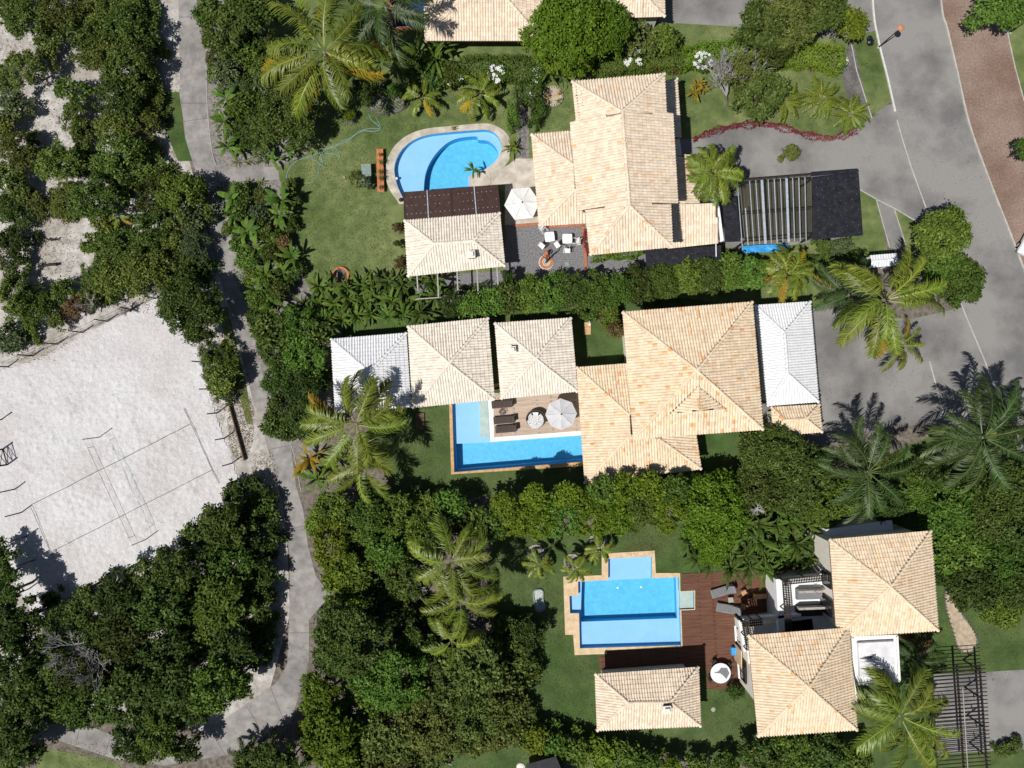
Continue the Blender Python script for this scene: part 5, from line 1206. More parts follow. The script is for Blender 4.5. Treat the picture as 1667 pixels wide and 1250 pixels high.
# --- names for where a plant stands, made from things one can find in the picture
LAND = [('end of the side path', 455, 282), ('clay ring planter', 555, 448), ('big coconut palm at the top', 528, 84), ('shaded path bend', 380, 400), ('banana plants beside the path', 358, 190), ('sandy clearing in the scrub', 87, 410), ('upper bare sand strip in the scrub', 75, 190), ('left end of the sand strip', 20, 75), ('lower narrow sand strip', 115, 292), ('upper corner of the sand court', 262, 480), ('left end of the upper court edge', 15, 595), ('right court edge posts', 340, 600),
        ('path junction', 352, 282), ('top end of the concrete path', 302, 12), ('shaded bend of the path', 345, 380), ('grass strip beside the path', 290, 205), ('right court gate', 388, 790), ('lower court edge', 215, 930), ('lower left corner of the sand court', 60, 1000),
        ('triangular widening of the path', 515, 970), ('curve of the lower path', 455, 1150), ('dead grey branches', 140, 1065), ('grass patch at the lower left', 110, 1225), ('lower path end', 95, 1190), ('white tiled pavilion', 600, 600), ('cross shaped pool', 1000, 1000), ('lower pool house', 1055, 1140), ('black bench', 718, 1229), ('coconut palm group', 735, 960),
        ('narrow part of the path', 487, 1060), ('bottom left corner', 10, 1240), ('left photo edge midway', 5, 905)]
USED = set()
def where(px, py, what, col):
    def rel(i):
        nm, x, y = LAND[i]; dx, dy = px - x, py - y; dist = math.hypot(dx, dy) / PXM
        v = 'above' if dy < -abs(dx) * .5 else 'below' if dy > abs(dx) * .5 else ''
        hh = 'left' if dx < -abs(dy) * .5 else 'right' if dx > abs(dy) * .5 else ''
        dirn = (v + ' ' + hh).strip() if v and hh else (v or (hh + ' of'))
        if v and hh: dirn = v + '-' + hh + ' of'
        return dist, dirn, nm
    order = sorted(range(len(LAND)), key=lambda i: math.hypot(px - LAND[i][1], py - LAND[i][2]))
    for i in order[:4]:
        dist, dirn, nm = rel(i)
        dd = 'just' if dist < 2.2 else f'{int(round(dist))} m'
        lab = f'{col} {what} {dd} {dirn} the {nm}'
        if lab not in USED: USED.add(lab); return lab
    USED.add(lab + ' again'); return lab.replace(' the ', ' and near the ', 1)
def sizew(r): return 'small' if r < 30 else 'mid-sized' if r < 42 else 'broad'
COL = {'leaf_scrub': 'olive-green', 'leaf_dark': 'dark-green', 'leaf_bright': 'bright-green', 'leaf_mid': 'mid-green', 'leaf_lime': 'yellow-green', 'leaf_grey': 'grey-green', 'leaf_olive': 'brownish-olive', 'leaf_rust': 'rusty-brown'}
def grove(rows, kind, mat, what, cat, group, hmul=1.0):
    for row in rows:
        x, y, r = row[:3]; m = row[3] if len(row) > 3 and row[3] else mat; k = row[4] if len(row) > 4 else kind
        r = r * (.90 if kind == 'scrub' else .93); h = max(1.0, min(8, (r / PXM) * 1.5 + .5)) * hmul * RS.choice((.72, .85, 1.0, 1.0, 1.15, 1.28)) * (.58 if (395 < x < 470 and 800 < y < 1080) or (225 < x < 330 and y < 310) else 1)
        tree(x, y, r, k, m, where(x, y, what, sizew(r) + ' ' + COL[m]), cat, h, what.replace(' ', '_'), group)
S, D, B_, MI, LI, GR, OL, RU = 'leaf_scrub', 'leaf_dark', 'leaf_bright', 'leaf_mid', 'leaf_lime', 'leaf_grey', 'leaf_olive', 'leaf_rust'
# scrub north of the court
grove([(46, 26, 42), (98, 15, 40), (76, 60, 32), (132, 52, 44, D), (44, 114, 36, OL), (20, 20, 30), (116, 142, 28), (126, 190, 34), (132, 220, 24, OL), (24, 170, 28, GR), (28, 245, 38), (92, 262, 38), (135, 258, 30), (56, 228, 16, OL),
       (172, 30, 46), (215, 48, 50), (238, 22, 32, D), (254, 80, 22), (168, 88, 42), (212, 105, 46), (246, 118, 30), (192, 152, 44), (232, 152, 38), (186, 205, 36), (226, 205, 46), (250, 175, 24, D), (196, 255, 46), (232, 262, 42), (262, 285, 26), (104, 324, 34), (150, 322, 44), (205, 300, 32), (58, 332, 26, OL), (18, 345, 38, D), (14, 400, 36, D),
       (24, 442, 26, D), (20, 488, 36), (46, 478, 22, D), (250, 318, 44, D), (298, 318, 44, MI), (312, 352, 32, GR), (285, 385, 44), (316, 402, 34, GR), (238, 375, 40, D), (190, 405, 44), (158, 402, 30), (156, 446, 34), (190, 452, 44), (238, 440, 44), (285, 440, 42), (322, 440, 28, D),
       (58, 504, 34, MI), (122, 502, 22, RU), (168, 465, 28, MI), (150, 484, 28), (190, 472, 22, D), (16, 546, 32, GR), (52, 536, 20), (95, 522, 18, OL), (235, 452, 24), (262, 448, 18, RU), (105, 474, 24, D), (150, 10, 34), (2, 128, 22, OL), (5, 200, 26), (10, 290, 30), (30, 310, 26, OL), (165, 285, 30, D), (218, 20, 36), (292, 300, 20, D), (165, 365, 26), (318, 322, 20)],
      'scrub', S, 'shrub', 'shrub', 'shrubs of the sandy scrub above the court', .78)
tree(308, 500, 52, 'broad', D, 'tall dark tree overhanging the upper corner of the sand court', 'tree', 5.0)
tree(325, 520, 34, 'broad', D, 'dark tree leaning on the tall tree at the upper court corner', 'tree', 4.4)
grove([(356, 590, 34, MI), (364, 620, 28), (342, 576, 20, GR), (364, 642, 20, GR), (382, 618, 14)], 'scrub', S, 'bush', 'bush', 'bushes between the sand court and the concrete path', .9)
# woodland south of the court
grove([(402, 812, 40), (425, 832, 30), (368, 852, 46), (408, 872, 44), (330, 887, 44), (288, 924, 40), (375, 912, 48, MI), (418, 932, 40), (243, 942, 38), (202, 972, 42), (256, 985, 48), (312, 968, 46), (366, 972, 48, MI), (410, 988, 42), (150, 988, 38), (108, 1012, 36), (208, 1032, 48), (270, 1050, 52), (330, 1040, 50, MI), (384, 1052, 44), (422, 1056, 32),
       (18, 962, 36), (28, 1012, 42), (62, 1042, 40), (22, 1072, 44), (76, 1092, 42), (115, 1118, 44), (176, 1098, 46), (230, 1100, 50), (290, 1110, 52), (350, 1112, 48, MI), (390, 1104, 34, MI), (50, 1132, 42), (95, 1150, 28, MI), (18, 1150, 40), (140, 1150, 38, MI), (192, 1140, 40), (246, 1152, 38), (292, 1156, 36), (328, 1150, 28), (218, 1208, 40), (262, 1200, 38, MI), (305, 1215, 26),
       (28, 1200, 46, D), (42, 1216, 28, D), (8, 1240, 32, MI), (2, 905, 26), (8, 935, 26), (440, 1230, 36), (415, 1248, 34), (475, 1240, 24), (160, 1030, 32), (130, 1092, 36), (165, 1062, 28, OL), (300, 1000, 40), (428, 968, 20), (428, 902, 20), (350, 1005, 36, MI), (195, 1000, 30), (85, 975, 18), (434, 1018, 22), (310, 930, 34), (265, 1135, 36)],
      'broad', D, 'tree', 'tree', 'trees of the dense wood below the court', 1.15)
# trees right of the path, middle
grove([(440, 535, 32), (480, 528, 34, MI), (516, 548, 28), (460, 575, 38), (500, 585, 36, MI), (455, 622, 32), (496, 630, 38), (470, 662, 36), (502, 682, 34), (448, 690, 24), (436, 555, 20), (528, 520, 22, MI), (520, 610, 24), (470, 700, 22)], 'broad', D, 'tree', 'tree', 'trees between the path and the white tiled pavilion', 1.0)
grove([(540, 830, 34, MI), (540, 880, 36, LI), (565, 852, 40, MI), (602, 840, 38, MI), (640, 832, 36, MI), (688, 836, 34, MI), (738, 826, 30, MI), (582, 930, 46, MI), (553, 932, 32, LI), (632, 900, 42, MI), (680, 880, 38, MI), (558, 970, 32, LI), (618, 968, 42), (658, 940, 36), (650, 1000, 34), (600, 885, 38, MI), (520, 850, 22, LI), (720, 860, 28), (760, 850, 28), (700, 1010, 30), (575, 1035, 62), (546, 1070, 34), (547, 1020, 30),
       (640, 1098, 58, MI), (532, 1135, 42, LI), (538, 1188, 54, LI), (513, 1185, 28, LI), (560, 1232, 46, LI), (516, 1105, 22, MI), (700, 1180, 58, OL), (640, 1190, 54, OL), (720, 1112, 52, OL), (770, 1082, 52, OL), (805, 1132, 52, OL), (760, 1160, 56, OL), (828, 1052, 46, D), (858, 1032, 32, D), (812, 1186, 42, OL), (690, 1228, 44, OL), (638, 1238, 46, OL), (590, 1160, 50, MI), (590, 1085, 40), (680, 1050, 40), (850, 1090, 30, D), (740, 1060, 30), (600, 1235, 40), (513, 1225, 24, LI), (850, 1165, 26, OL), (775, 1205, 30, OL), (745, 1200, 30, OL)],
      'broad', D, 'tree', 'tree', 'trees of the wood right of the concrete path', 1.1)
# hedge of trees below the L shaped pool
HG = 'bright hedge trees below the L shaped pool'
for i, (x, y, r) in enumerate(((800, 845, 30), (838, 838, 36), (878, 835, 38), (918, 834, 38), (958, 836, 36), (998, 828, 38), (1040, 822, 38), (1080, 826, 34), (870, 808, 22), (980, 798, 24), (1016, 796, 26), (1056, 792, 24), (1092, 794, 24), (820, 815, 18), (920, 805, 22))):
    nth = ['first', 'second', 'third', 'fourth', 'fifth', 'sixth', 'seventh', 'eighth'][i] if i < 8 else ['first', 'fourth', 'fifth', 'sixth', 'seventh', 'second', 'third'][i - 8]
    lab = f'{nth} tree from the left in the bright hedge below the L shaped pool' if i < 8 else f'small hedge tree, {nth} from left in the upper row towards the orange roof'
    tree(x, y, r, 'dense', B_ if i % 3 else MI, lab, 'hedge tree', 5.6, 'hedge_tree', HG)
tree(1158, 832, 62, 'dense', B_, 'big round bright green tree between orange roof and big leaved plants', 'tree', 5.5); tree(1158, 888, 30, 'dense', B_, 'lower lobe tree in front of the big round bright tree', 'tree', 3.6)
RG = 'trees right of the orange roof'
for x, y, r, m, lab in ((1262, 748, 60, D, 'broad dark tree just below the small cream porch'), (1238, 795, 44, D, 'dark tree right of the big round bright tree'), (1312, 772, 48, D, 'dark tree left of the grey green palm'), (1340, 822, 38, MI, 'mid green tree below the grey green palm, left part'), (1225, 735, 24, D, 'small dark tree at the lower right orange roof corner'), (1385, 808, 30, MI, 'mid green tree under the grey green palm fronds'), (1445, 820, 34, D, 'dark tree between grey green palm and golden roof'), (1300, 810, 36, D, 'dark tree above the big leaved plants by the terrace'), (1488, 800, 34, MI, 'mid green tree right of the grey green palm'),
                        (1545, 832, 48, MI, 'mid green tree above right of the upper golden roof'), (1600, 835, 58, D, 'broad tree below the palm at the right edge'), (1652, 862, 50, D, 'tree at the right edge level with the upper golden roof top'), (1560, 890, 48, MI, 'mid green tree right of the upper golden roof'), (1620, 912, 58, MI, 'broad tree at right, two crowns from the golden roof'), (1662, 950, 46, D, 'right edge tree level with the upper roof centre'), (1580, 948, 46, D, 'tree above the sandy flower bed'), (1632, 982, 36, MI, 'low tree right of the sandy flower bed'), (1535, 925, 30, D, 'small tree touching the upper golden roof'), (1655, 800, 46, D, 'right edge tree under the palm fronds'), (1510, 770, 28, D, 'small dark tree between the two large right palms')):
    tree(x, y, r, 'dense', m, lab, 'tree', 4.8 if r > 40 else 3.6, group=RG)
# hedge between the two gardens
HG2 = 'hedge shrubs between the black awning and the tiled roofs'
HX = ((735, 497, 20), (765, 497, 22), (798, 492, 24), (830, 485, 26), (862, 480, 30), (896, 478, 32), (930, 476, 34), (966, 478, 34), (1004, 472, 34), (1042, 466, 32), (1080, 458, 30), (1118, 452, 30), (1155, 448, 30), (1190, 442, 28), (1222, 445, 24))
TH = ['first', 'second', 'third', 'fourth', 'fifth', 'sixth', 'seventh', 'eighth', 'ninth', 'tenth', 'eleventh', 'twelfth', 'thirteenth', 'fourteenth', 'fifteenth']
for i, (x, y, r) in enumerate(HX): tree(x, y, r, 'broad' if 4 < i < 10 else 'dense', MI if i % 3 else D, f'{TH[i]} shrub from the left in the hedge between the two upper gardens', 'shrub', 3.4, 'hedge_shrub', HG2)
# front garden and top row
for x, y, r, k, m, lab, h in ((925, 48, 66, 'dense', B_, 'huge bright green tree covering the top tiled roof corner', 6.5), (985, 52, 42, 'dense', B_, 'bright green tree right beside the huge bright tree', 5.2), (930, 95, 36, 'dense', B_, 'lower crown of bright leaves in front of the huge tree', 4.0), (895, 90, 26, 'dense', B_, 'bright tree at lower left of the huge bright tree', 3.4),
                              (1038, 62, 34, 'loose', OL, 'sparse olive tree below the small top roof', 3.2), (1080, 66, 26, 'broad', MI, 'mid green bush right of the sparse olive tree', 2.6), (1238, 42, 42, 'broad', D, 'dark left tree of the top right tree group', 4.2), (1288, 28, 52, 'broad', OL, 'broad middle tree of the top right tree group', 4.8), (1338, 18, 42, 'broad', D, 'right dark tree of the top right tree group', 4.4), (1385, 38, 26, 'dense', LI, 'yellow green tree beside the road at the top', 3.2), (1262, 80, 26, 'broad', D, 'small dark tree just above the sheared front hedge', 3.0), (1215, 118, 38, 'loose', OL, 'open branched olive tree in the front garden', 3.4), (1245, 152, 40, 'broad', OL, 'olive brown tree left of the three cycads', 3.4), (1215, 160, 26, 'loose', OL, 'sparse lower tree on the front lawn', 2.6),
                              (1630, 10, 44, 'dense', MI, 'round green tree at the top right corner', 4.6), (1665, 245, 18, 'dense', MI, 'small green tree at the right edge of the red pavement', 3.0), (1535, 385, 46, 'dense', MI, 'roadside tree standing on the road edge, upper crown', 4.8), (1525, 432, 38, 'dense', MI, 'roadside tree, middle crown beside the big palm', 4.2), (1562, 458, 40, 'dense', MI, 'roadside tree, lower right crown over the road', 4.2), (1286, 249, 16, 'broad', OL, 'small round shrub alone on the grey forecourt', 1.4),
                              (400, 25, 44, 'broad', D, 'dark tree between the path and the top coconut palm', 5.0), (365, 58, 34, 'broad', OL, 'olive tree right beside the top of the path', 3.6), (425, 35, 30, 'broad', D, 'very dark tree left of the top coconut palm', 4.5), (345, 25, 26, 'broad', D, 'dark bush at the top right side of the path', 3.0), (395, 90, 28, 'scrub', MI, 'mid green bush above the banana plants', 2.4), (370, 120, 26, 'scrub', GR, 'grey green bush beside the path above the bananas', 2.2),
                              (452, 205, 42, 'scrub', D, 'fine leaved dark tree left of the garden hose', 4.2), (492, 190, 34, 'scrub', D, 'fine leaved tree casting a dark shadow beside the lawn', 4.0), (412, 205, 34, 'scrub', S, 'olive bush in the bed above the side path', 2.6), (400, 165, 28, 'scrub', MI, 'mid green bush in the bed behind the bananas', 2.2), (430, 140, 26, 'scrub', GR, 'grey green flowering bush below the top palm', 2.0), (425, 110, 24, 'scrub', MI, 'mid green shrub left of the big palm crown', 2.0), (462, 155, 24, 'scrub', D, 'dark shrub at the lawn edge below the palm', 2.0),
                              (1360, 405, 12, 'broad', GR, 'pale grey bush with orange flowers on the lawn strip', 1.0), (1337, 402, 15, 'broad', D, 'dark young tree below the black carport panel', 2.0), (1378, 398, 14, 'loose', GR, 'grey round shrub with yellow flowers below the carport', 1.1),
                              (995, 533, 22, 'scrub', RU, 'rusty brown bush in the shaded courtyard lawn', 1.8), (990, 512, 18, 'broad', MI, 'green bush above the rusty courtyard bush', 2.4), (1198, 1127, 14, 'dense', D, 'round dark bush against the cream house wall', 1.3), (648, 372, 9, 'scrub', RU, 'upper small brown bush beside the pool house roof', .9), (650, 428, 10, 'scrub', RU, 'lower small brown bush beside the pool house roof', .9), (648, 398, 7, 'scrub', D, 'tiny dark bush between two brown bushes by the pool house', .7), (828, 452, 12, 'broad', D, 'slim dark tree at the lower right pool house corner', 2.4),
                              (570, 190, 10, 'dense', LI, 'round yellow green shrub in the small stone edged bed', 1.0), (642, 150, 13, 'scrub', MI, 'green shrub in the wide bed below the coconut palm', 1.2), (515, 156, 8, 'dense', LI, 'small yellow green ball shrub under the coconut palm fronds', .9), (579, 289, 12, 'loose', OL, 'round olive shrub left of the pale green table', 1.1), (600, 297, 9, 'scrub', GR, 'pale leafy plant standing on the pale green table', 1.1),
                              (700, 115, 26, 'dense', D, 'dark green shrub below the banana clump beside the hedge', 2.0), (730, 120, 22, 'dense', MI, 'green shrub at the left end of the sheared top hedge', 1.8), (665, 112, 24, 'scrub', D, 'dark shrub right of the large palm crown', 2.2), (590, 150, 20, 'scrub', D, 'dark bush under the right fronds of the large palm', 1.6), (610, 135, 18, 'scrub', GR, 'grey green bush with white flowers under the palm', 1.4),
                              (1240, 1228, 36, 'broad', D, 'dark tree below the lower golden roof, leftmost', 3.4), (1290, 1226, 34, 'broad', MI, 'mid green tree below the lower golden roof, second', 3.2), (1340, 1226, 34, 'broad', D, 'dark tree below the lower golden roof, third', 3.2), (1388, 1232, 28, 'broad', MI, 'mid green tree left of the bottom right coconut palm', 3.0), (1395, 1130, 18, 'scrub', D, 'dark shrub under the white flat roof block', 2.0), (1495, 1050, 22, 'scrub', RU, 'brownish shrub right of the white flat roof', 2.0), (1635, 1218, 16, 'scrub', OL, 'olive shrub at the lower end of the driveway', .8), (1655, 1214, 14, 'scrub', OL, 'olive shrub at the lower right driveway edge', .8)):
    tree(x, y, r, k, m, lab, 'shrub' if r < 30 else 'tree', h, 'shrub' if r < 30 else 'tree')
BH = 'bushes in the bottom hedge'
for i, (x, y, r) in enumerate(((842, 1192, 22), (872, 1202, 25), (905, 1214, 26), (940, 1222, 26), (978, 1230, 26), (1015, 1233, 26), (1052, 1240, 25), (1092, 1246, 22), (1135, 1248, 20), (1180, 1246, 22))):
    tree(x, y, r, 'broad', LI if i % 3 == 1 else MI, f'{TH[i]} bush from the left in the hedge along the bottom edge', 'bush', 2.4, 'hedge_bush', BH)
# ---- sheared hedges
def hedge(pts, w, h, mat, label, seed, L=.17):
    rng = np.random.default_rng(seed); poly = PP(smooth_line(pts, 4), h); V = []; N_ = []
    seglen = [(poly[i + 1] - poly[i]).length for i in range(len(poly) - 1)]; tot = sum(seglen)
    n = int(tot * (w + 2 * h) * 150 * (.17 / L) ** 1.7)
    f = rng.random(n) * tot; cs = np.cumsum([0] + seglen); idx = np.clip(np.searchsorted(cs, f) - 1, 0, len(seglen) - 1)
    A = np.array([list(p) for p in poly]); a = A[idx]; b = A[idx + 1]; t = ((f - cs[idx]) / np.array(seglen)[idx])[:, None]; c = a + (b - a) * t
    d = unit(b - a); s = np.stack([-d[:, 1], d[:, 0], np.zeros(n)], 1)
    q = rng.random(n) * (w + 2 * h); off = np.where(q < w, q - w / 2, np.where(q < w + h, w / 2, -w / 2)); zz = np.where(q < w, h, np.where(q < w + h, q - w, q - w - h))
    lump = .10 * np.sin(c[:, 0] * 2.1 + seed) + .08 * np.sin(c[:, 1] * 3.3 + c[:, 0] * 4.1) + rng.normal(0, .05, n)
    nr = np.where((q < w)[:, None], np.array([0, 0, 1.0]), s * np.sign(off)[:, None])
    p = c.copy(); p[:, 2] = np.maximum(.03, zz); p += s * off[:, None] + nr * lump[:, None]
    V, F = leaves(rng, p, nr, L, L * .55, .35, .9); cl = (np.sin(p[:, 0] * 1.7 + seed) * np.sin(p[:, 1] * 1.9) * .25 + .5)
    base = P(*pts[0]); V = V - np.array([base.x, base.y, 0])
    o = place('hedge', np_mesh('hedge', V, F, np.clip(cl * .5 + rng.random(n) * .6 - .05, 0, 1)), None); o.data.materials.append(MATS[mat]); o.location = (base.x, base.y, 0)
    return tag(o, label, 'hedge')
hedge([(748, 108), (800, 106), (850, 108), (885, 112)], 1.9, 1.6, MI, 'sheared green hedge below the top tiled roof', 1); hedge([(962, 106), (1010, 100), (1060, 96), (1112, 94)], 1.5, 1.4, MI, 'sheared mid green hedge above the long tiled roof', 2)
hedge([(1112, 92), (1160, 84), (1205, 80), (1250, 84)], 1.8, 1.4, B_, 'bright sheared hedge left of the front garden trees', 3); hedge([(1262, 90), (1300, 84), (1340, 88), (1374, 96)], 1.9, 1.4, LI, 'yellow green sheared hedge ending at the dark asphalt path', 4)
hedge([(963, 418), (1005, 414), (1048, 409)], .55, 1.0, B_, 'narrow bright hedge tucked under the long tiled roof edge', 5)
hedge([(957, 372), (959, 392), (962, 412)], .35, .8, 'leaf_burgundy', 'narrow burgundy plant strip between brick edging and tiled roof', 6)
hedge([(1128, 227), (1154, 216), (1186, 206.5), (1213, 202), (1252, 202), (1282, 208.5), (1318, 219.5), (1353, 224), (1378, 218), (1396, 210.5)], .34, .30, 'leaf_burgundy', 'low dark red border planting along the curved lawn edge', 7, .13)
hedge([(836, 160), (834, 178), (836, 196), (839, 202)], .55, 2.2, MI, 'left ivy wall of the arbour over the stepping stones', 8, .14); hedge([(880, 160), (877, 176), (872, 190), (866, 204)], .55, 1.6, MI, 'right ivy wall of the arbour beside the round bed', 9, .14); hedge([(836, 150), (858, 147), (880, 150)], .9, 2.2, MI, 'leafy upper end of the ivy arbour', 10, .2)
hedge([(1300, 425), (1340, 420), (1380, 416), (1412, 414)], .7, .7, D, 'low dark hedge between the lawn strip and the big palms', 11); hedge([(690, 470), (740, 470), (800, 462)], .4, .3, MI, 'low plants growing under the pale timber beams', 12)
# ---- palms
def frond_mesh(seed, Lf, lean, droop, nl=34, ll=.85, wd=.06, vee=.35):
    """Feather leaf from the origin along +x: one rib with leaflets on both sides."""
    rng = np.random.default_rng(seed); V = []; F = []; A = []
    ts = np.linspace(0, 1, 14); e = lean - droop * ts ** 1.3; dx = np.cumsum(np.cos(e)) * Lf / 14; dz = np.cumsum(np.sin(e)) * Lf / 14; sway = .16 * Lf * rng.choice((-1, 1)) * rng.uniform(.4, 1.3) * ts ** 1.8
    C_ = np.stack([dx, sway, dz], 1)
    def at(t): f = t * 13; i = min(12, int(f)); return C_[i] + (C_[i + 1] - C_[i]) * (f - i), unit(C_[i + 1] - C_[i])
    for i in range(13):
        w = .034 * (1 - i / 14) + .008; k = len(V); up = np.array([0, 0, .02])
        V += [C_[i] + [0, w, 0], C_[i] - [0, w, 0], C_[i + 1] - [0, w * .9, 0], C_[i + 1] + [0, w * .9, 0]]; V[-4:] = [v + up for v in V[-4:]]; F.append((k, k + 1, k + 2, k + 3)); A.append(.95)
    for i in range(nl):
        t = .16 + .84 * (i + .5) / nl; p, d = at(t); l = ll * (math.sin(math.pi * (.12 + .80 * t ** .9)) ** .7) * rng.uniform(.62, 1.15)
        for s in (-1, 1):
            fw = .5 + .7 * t + rng.normal(0, .20); dirn = unit(np.array([0, s, 0]) * 1.0 + d * fw + np.array([0, 0, vee])); z0 = rng.normal(0, .07)
            m = p + dirn * l * .5 + np.array([0, 0, z0]); q = p + dirn * l * .92 + np.array([d[0] * .08, d[1] * .08, -l * (.50 + vee * .6) + z0]); sd = unit(np.cross(dirn, [0, 0, 1])); w = wd * rng.uniform(.8, 1.2)
            k = len(V); V += [p + sd * w * .4, p - sd * w * .4, m - sd * w * .5, m + sd * w * .5, q - sd * w * .08, q + sd * w * .08]; F += [(k, k + 1, k + 2, k + 3), (k + 3, k + 2, k + 4, k + 5)]; r = rng.random() * .75; A += [r, min(1, r + .1)]
    return np_mesh('frond', np.array(V), np.array(F), A)
FR_ = {n_: [frond_mesh(900 + k * 7 + i * 50, 1.0 * 5.0, ln, dr, nl, 1.25, .085, .12) for k, (ln, dr) in enumerate(((.85, 1.25), (.5, 1.15), (.15, 1.0)))] for i, (n_, nl) in enumerate((('coco', 42),))}
FR_['small'] = [frond_mesh(1500 + k, 5.0, ln, dr, 17, 1.35, .27, .2) for k, (ln, dr) in enumerate(((1.0, 1.4), (.6, 1.25), (.25, 1.1)))]
FR_['queen'] = [frond_mesh(1200 + k, 5.0, ln, dr, 46, 1.0, .075, .2) for k, (ln, dr) in enumerate(((.95, 1.5), (.6, 1.3), (.2, 1.1)))]
FR_['cycad'] = [frond_mesh(1300 + k, 5.0, ln, dr, 30, .85, .115, .15) for k, (ln, dr) in enumerate(((.9, 1.3), (.55, 1.2), (.3, 1.1)))]
FR_['areca'] = [frond_mesh(1400 + k, 5.0, ln, dr, 24, 1.3, .14, .2) for k, (ln, dr) in enumerate(((1.2, 1.4), (.9, 1.3), (.5, 1.2)))]
def palm(px, py, r, h, kind, mat, label, nf=18, lean=(0, 0), yellow=0, name='palm_tree', seed=0, tr=.16, mound=False, avoid=None):
    """r = crown radius in photograph pixels, h = height of the crown heart."""
    rs = random.Random(seed * 13 + int(px)); top = P(px, py, h); base = Vector((top.x - lean[0], top.y - lean[1], 0)); t = T(name, label, 'palm', base)
    off = top - base
    if h > .8: MB().tube([base + Vector((0, 0, -.05)), base + Vector((off.x * .25, off.y * .25, h * .4)), base + Vector((off.x * .65, off.y * .65, h * .75)), top], [tr * 1.25, tr, tr * .85, tr * .8], 9).build('trunk', 'palm_bark', t, True)
    R = r / PXM * (CAM_H - h) / CAM_H; ga = math.pi * (3 - 5 ** .5)
    for k in range(nf):
        f = k / max(1, nf - 1); lst = FR_['small' if r <= 36 and kind != 'cycad' else kind]; me = lst[0 if f < .28 else 1 if f < .64 else 2]
        m_ = mat
        if yellow and f > .80 and rs.random() < yellow: m_ = 'frond_yellow'
        o = place('frond', me, m_, t); s = R / 4.35 * rs.uniform(.86, 1.1) * (1.0 if f > .28 else .92); o.scale = (s, s * rs.uniform(.85, 1.1) * rs.choice((-1, 1)), s); o.location = off + Vector((0, 0, .05 * (1 - f)))
        o.rotation_euler = (rs.uniform(-.75, .75), rs.uniform(-.2, .2), k * ga + rs.uniform(-.38, .38))
        az = math.degrees(o.rotation_euler[2]) % 360
        if avoid and avoid[0] < az < avoid[1]: o.rotation_euler[2] += math.radians(avoid[1] - avoid[0]) * (1 if az > (avoid[0] + avoid[1]) / 2 else -1) * .6
    if mound: pass
    return t
palm(528, 84, 100, 7.0, 'coco', 'frond', 'largest coconut palm with orange tipped fronds at the top', 22, (.8, -.3), .9, seed=1)
palm(628, 12, 76, 7.0, 'coco', 'frond_dark', 'dark coconut palm right behind the largest palm at the top', 15, (.3, .2), .2, seed=2)
palm(686, 160, 30, 1.3, 'areca', 'frond', 'left small palm on the lawn above the kidney pool', 11, (0, 0), .8, seed=3, tr=.12); palm(782, 154, 36, 1.5, 'areca', 'frond', 'right small palm on the lawn above the kidney pool', 13, (0, 0), .6, seed=4, tr=.12)
palm(580, 690, 80, 6.2, 'coco', 'frond', 'tall coconut palm casting shadows on the white tiled pavilion', 20, (.3, .1), .1, seed=5); palm(590, 758, 58, 4.5, 'coco', 'frond', 'lower coconut palm below the pavilion beside the lawn', 13, (.2, .3), 0, seed=6)
palm(735, 912, 70, 6.0, 'coco', 'frond', 'upper coconut palm of the group in the middle wood', 17, (.2, .1), 0, seed=7); palm(748, 975, 62, 5.6, 'coco', 'frond', 'middle coconut palm of the group in the middle wood', 14, (.2, .1), .3, seed=8); palm(735, 1042, 48, 5.0, 'coco', 'frond', 'lowest coconut palm of the group in the middle wood', 11, (.2, 0), 0, seed=9)
palm(1440, 488, 84, 6.5, 'coco', 'frond', 'big coconut palm between white canopy and roadside tree', 18, (.4, .1), .2, seed=10, avoid=(62, 122)); palm(1382, 480, 56, 4.6, 'queen', 'frond_dark', 'dark feathery palm left of the big coconut palm', 20, (0, 0), .2, seed=11); palm(1465, 562, 42, 2.0, 'coco', 'frond', 'small bright palm on the forecourt below the big palm', 12, (0, 0), .6, seed=12, tr=.14)
palm(1412, 768, 78, 6.5, 'queen', 'frond_dark', 'grey green feather palm below the grey forecourt', 20, (.2, .3), .12, seed=13); palm(1600, 712, 90, 6.8, 'queen', 'frond_dark', 'large feather palm at the right edge casting long shadows', 22, (.3, .3), .12, seed=14); palm(1650, 690, 60, 5.5, 'queen', 'frond_dark', 'feather palm cut by the right edge of the photo', 16, (.3, .3), .2, seed=20)
palm(1465, 1165, 86, 6.2, 'coco', 'frond', 'big coconut palm beside the black slat pergola', 20, (.2, -.2), .1, seed=15); palm(1492, 1075, 46, 3.0, 'queen', 'frond_dark', 'dark shaded palm between white flat roof and pergola', 14, (0, 0), .1, seed=16)
for i, (x, y, r, lab) in enumerate(((1277, 165, 30, 'leftmost cycad on the front lawn beside the olive tree'), (1337, 160, 31, 'middle cycad on the front lawn'), (1385, 186, 30, 'rightmost cycad on the front lawn near the road'))): palm(x, y, r, 1.0, 'cycad', 'frond', lab, 30, (0, 0), 0, 'cycad', 30 + i, .22)
for i, (x, y, r, lab) in enumerate(((878, 918, 21, 'left young palm with mulch ring on the green lawn'), (937, 926, 20, 'young palm with mulch ring at the pool rim corner'), (977, 892, 22, 'young palm with mulch ring above the cross shaped pool'))): palm(x, y, r * 1.15, 2.6, 'areca', 'frond', lab, 13, (.1, -.1), 0, 'young_palm', 40 + i, .10)
for x, y, r, lab in ((872, 900, 13, 'mulch ring of the left young palm'), (931, 914, 12, 'mulch ring of the young palm at the pool corner'), (974, 879, 13, 'mulch ring of the young palm above the pool')): bed(x, y, r, r * .95, lab, 22, 'grey_timber', 'mulch', 'mulch_ring')
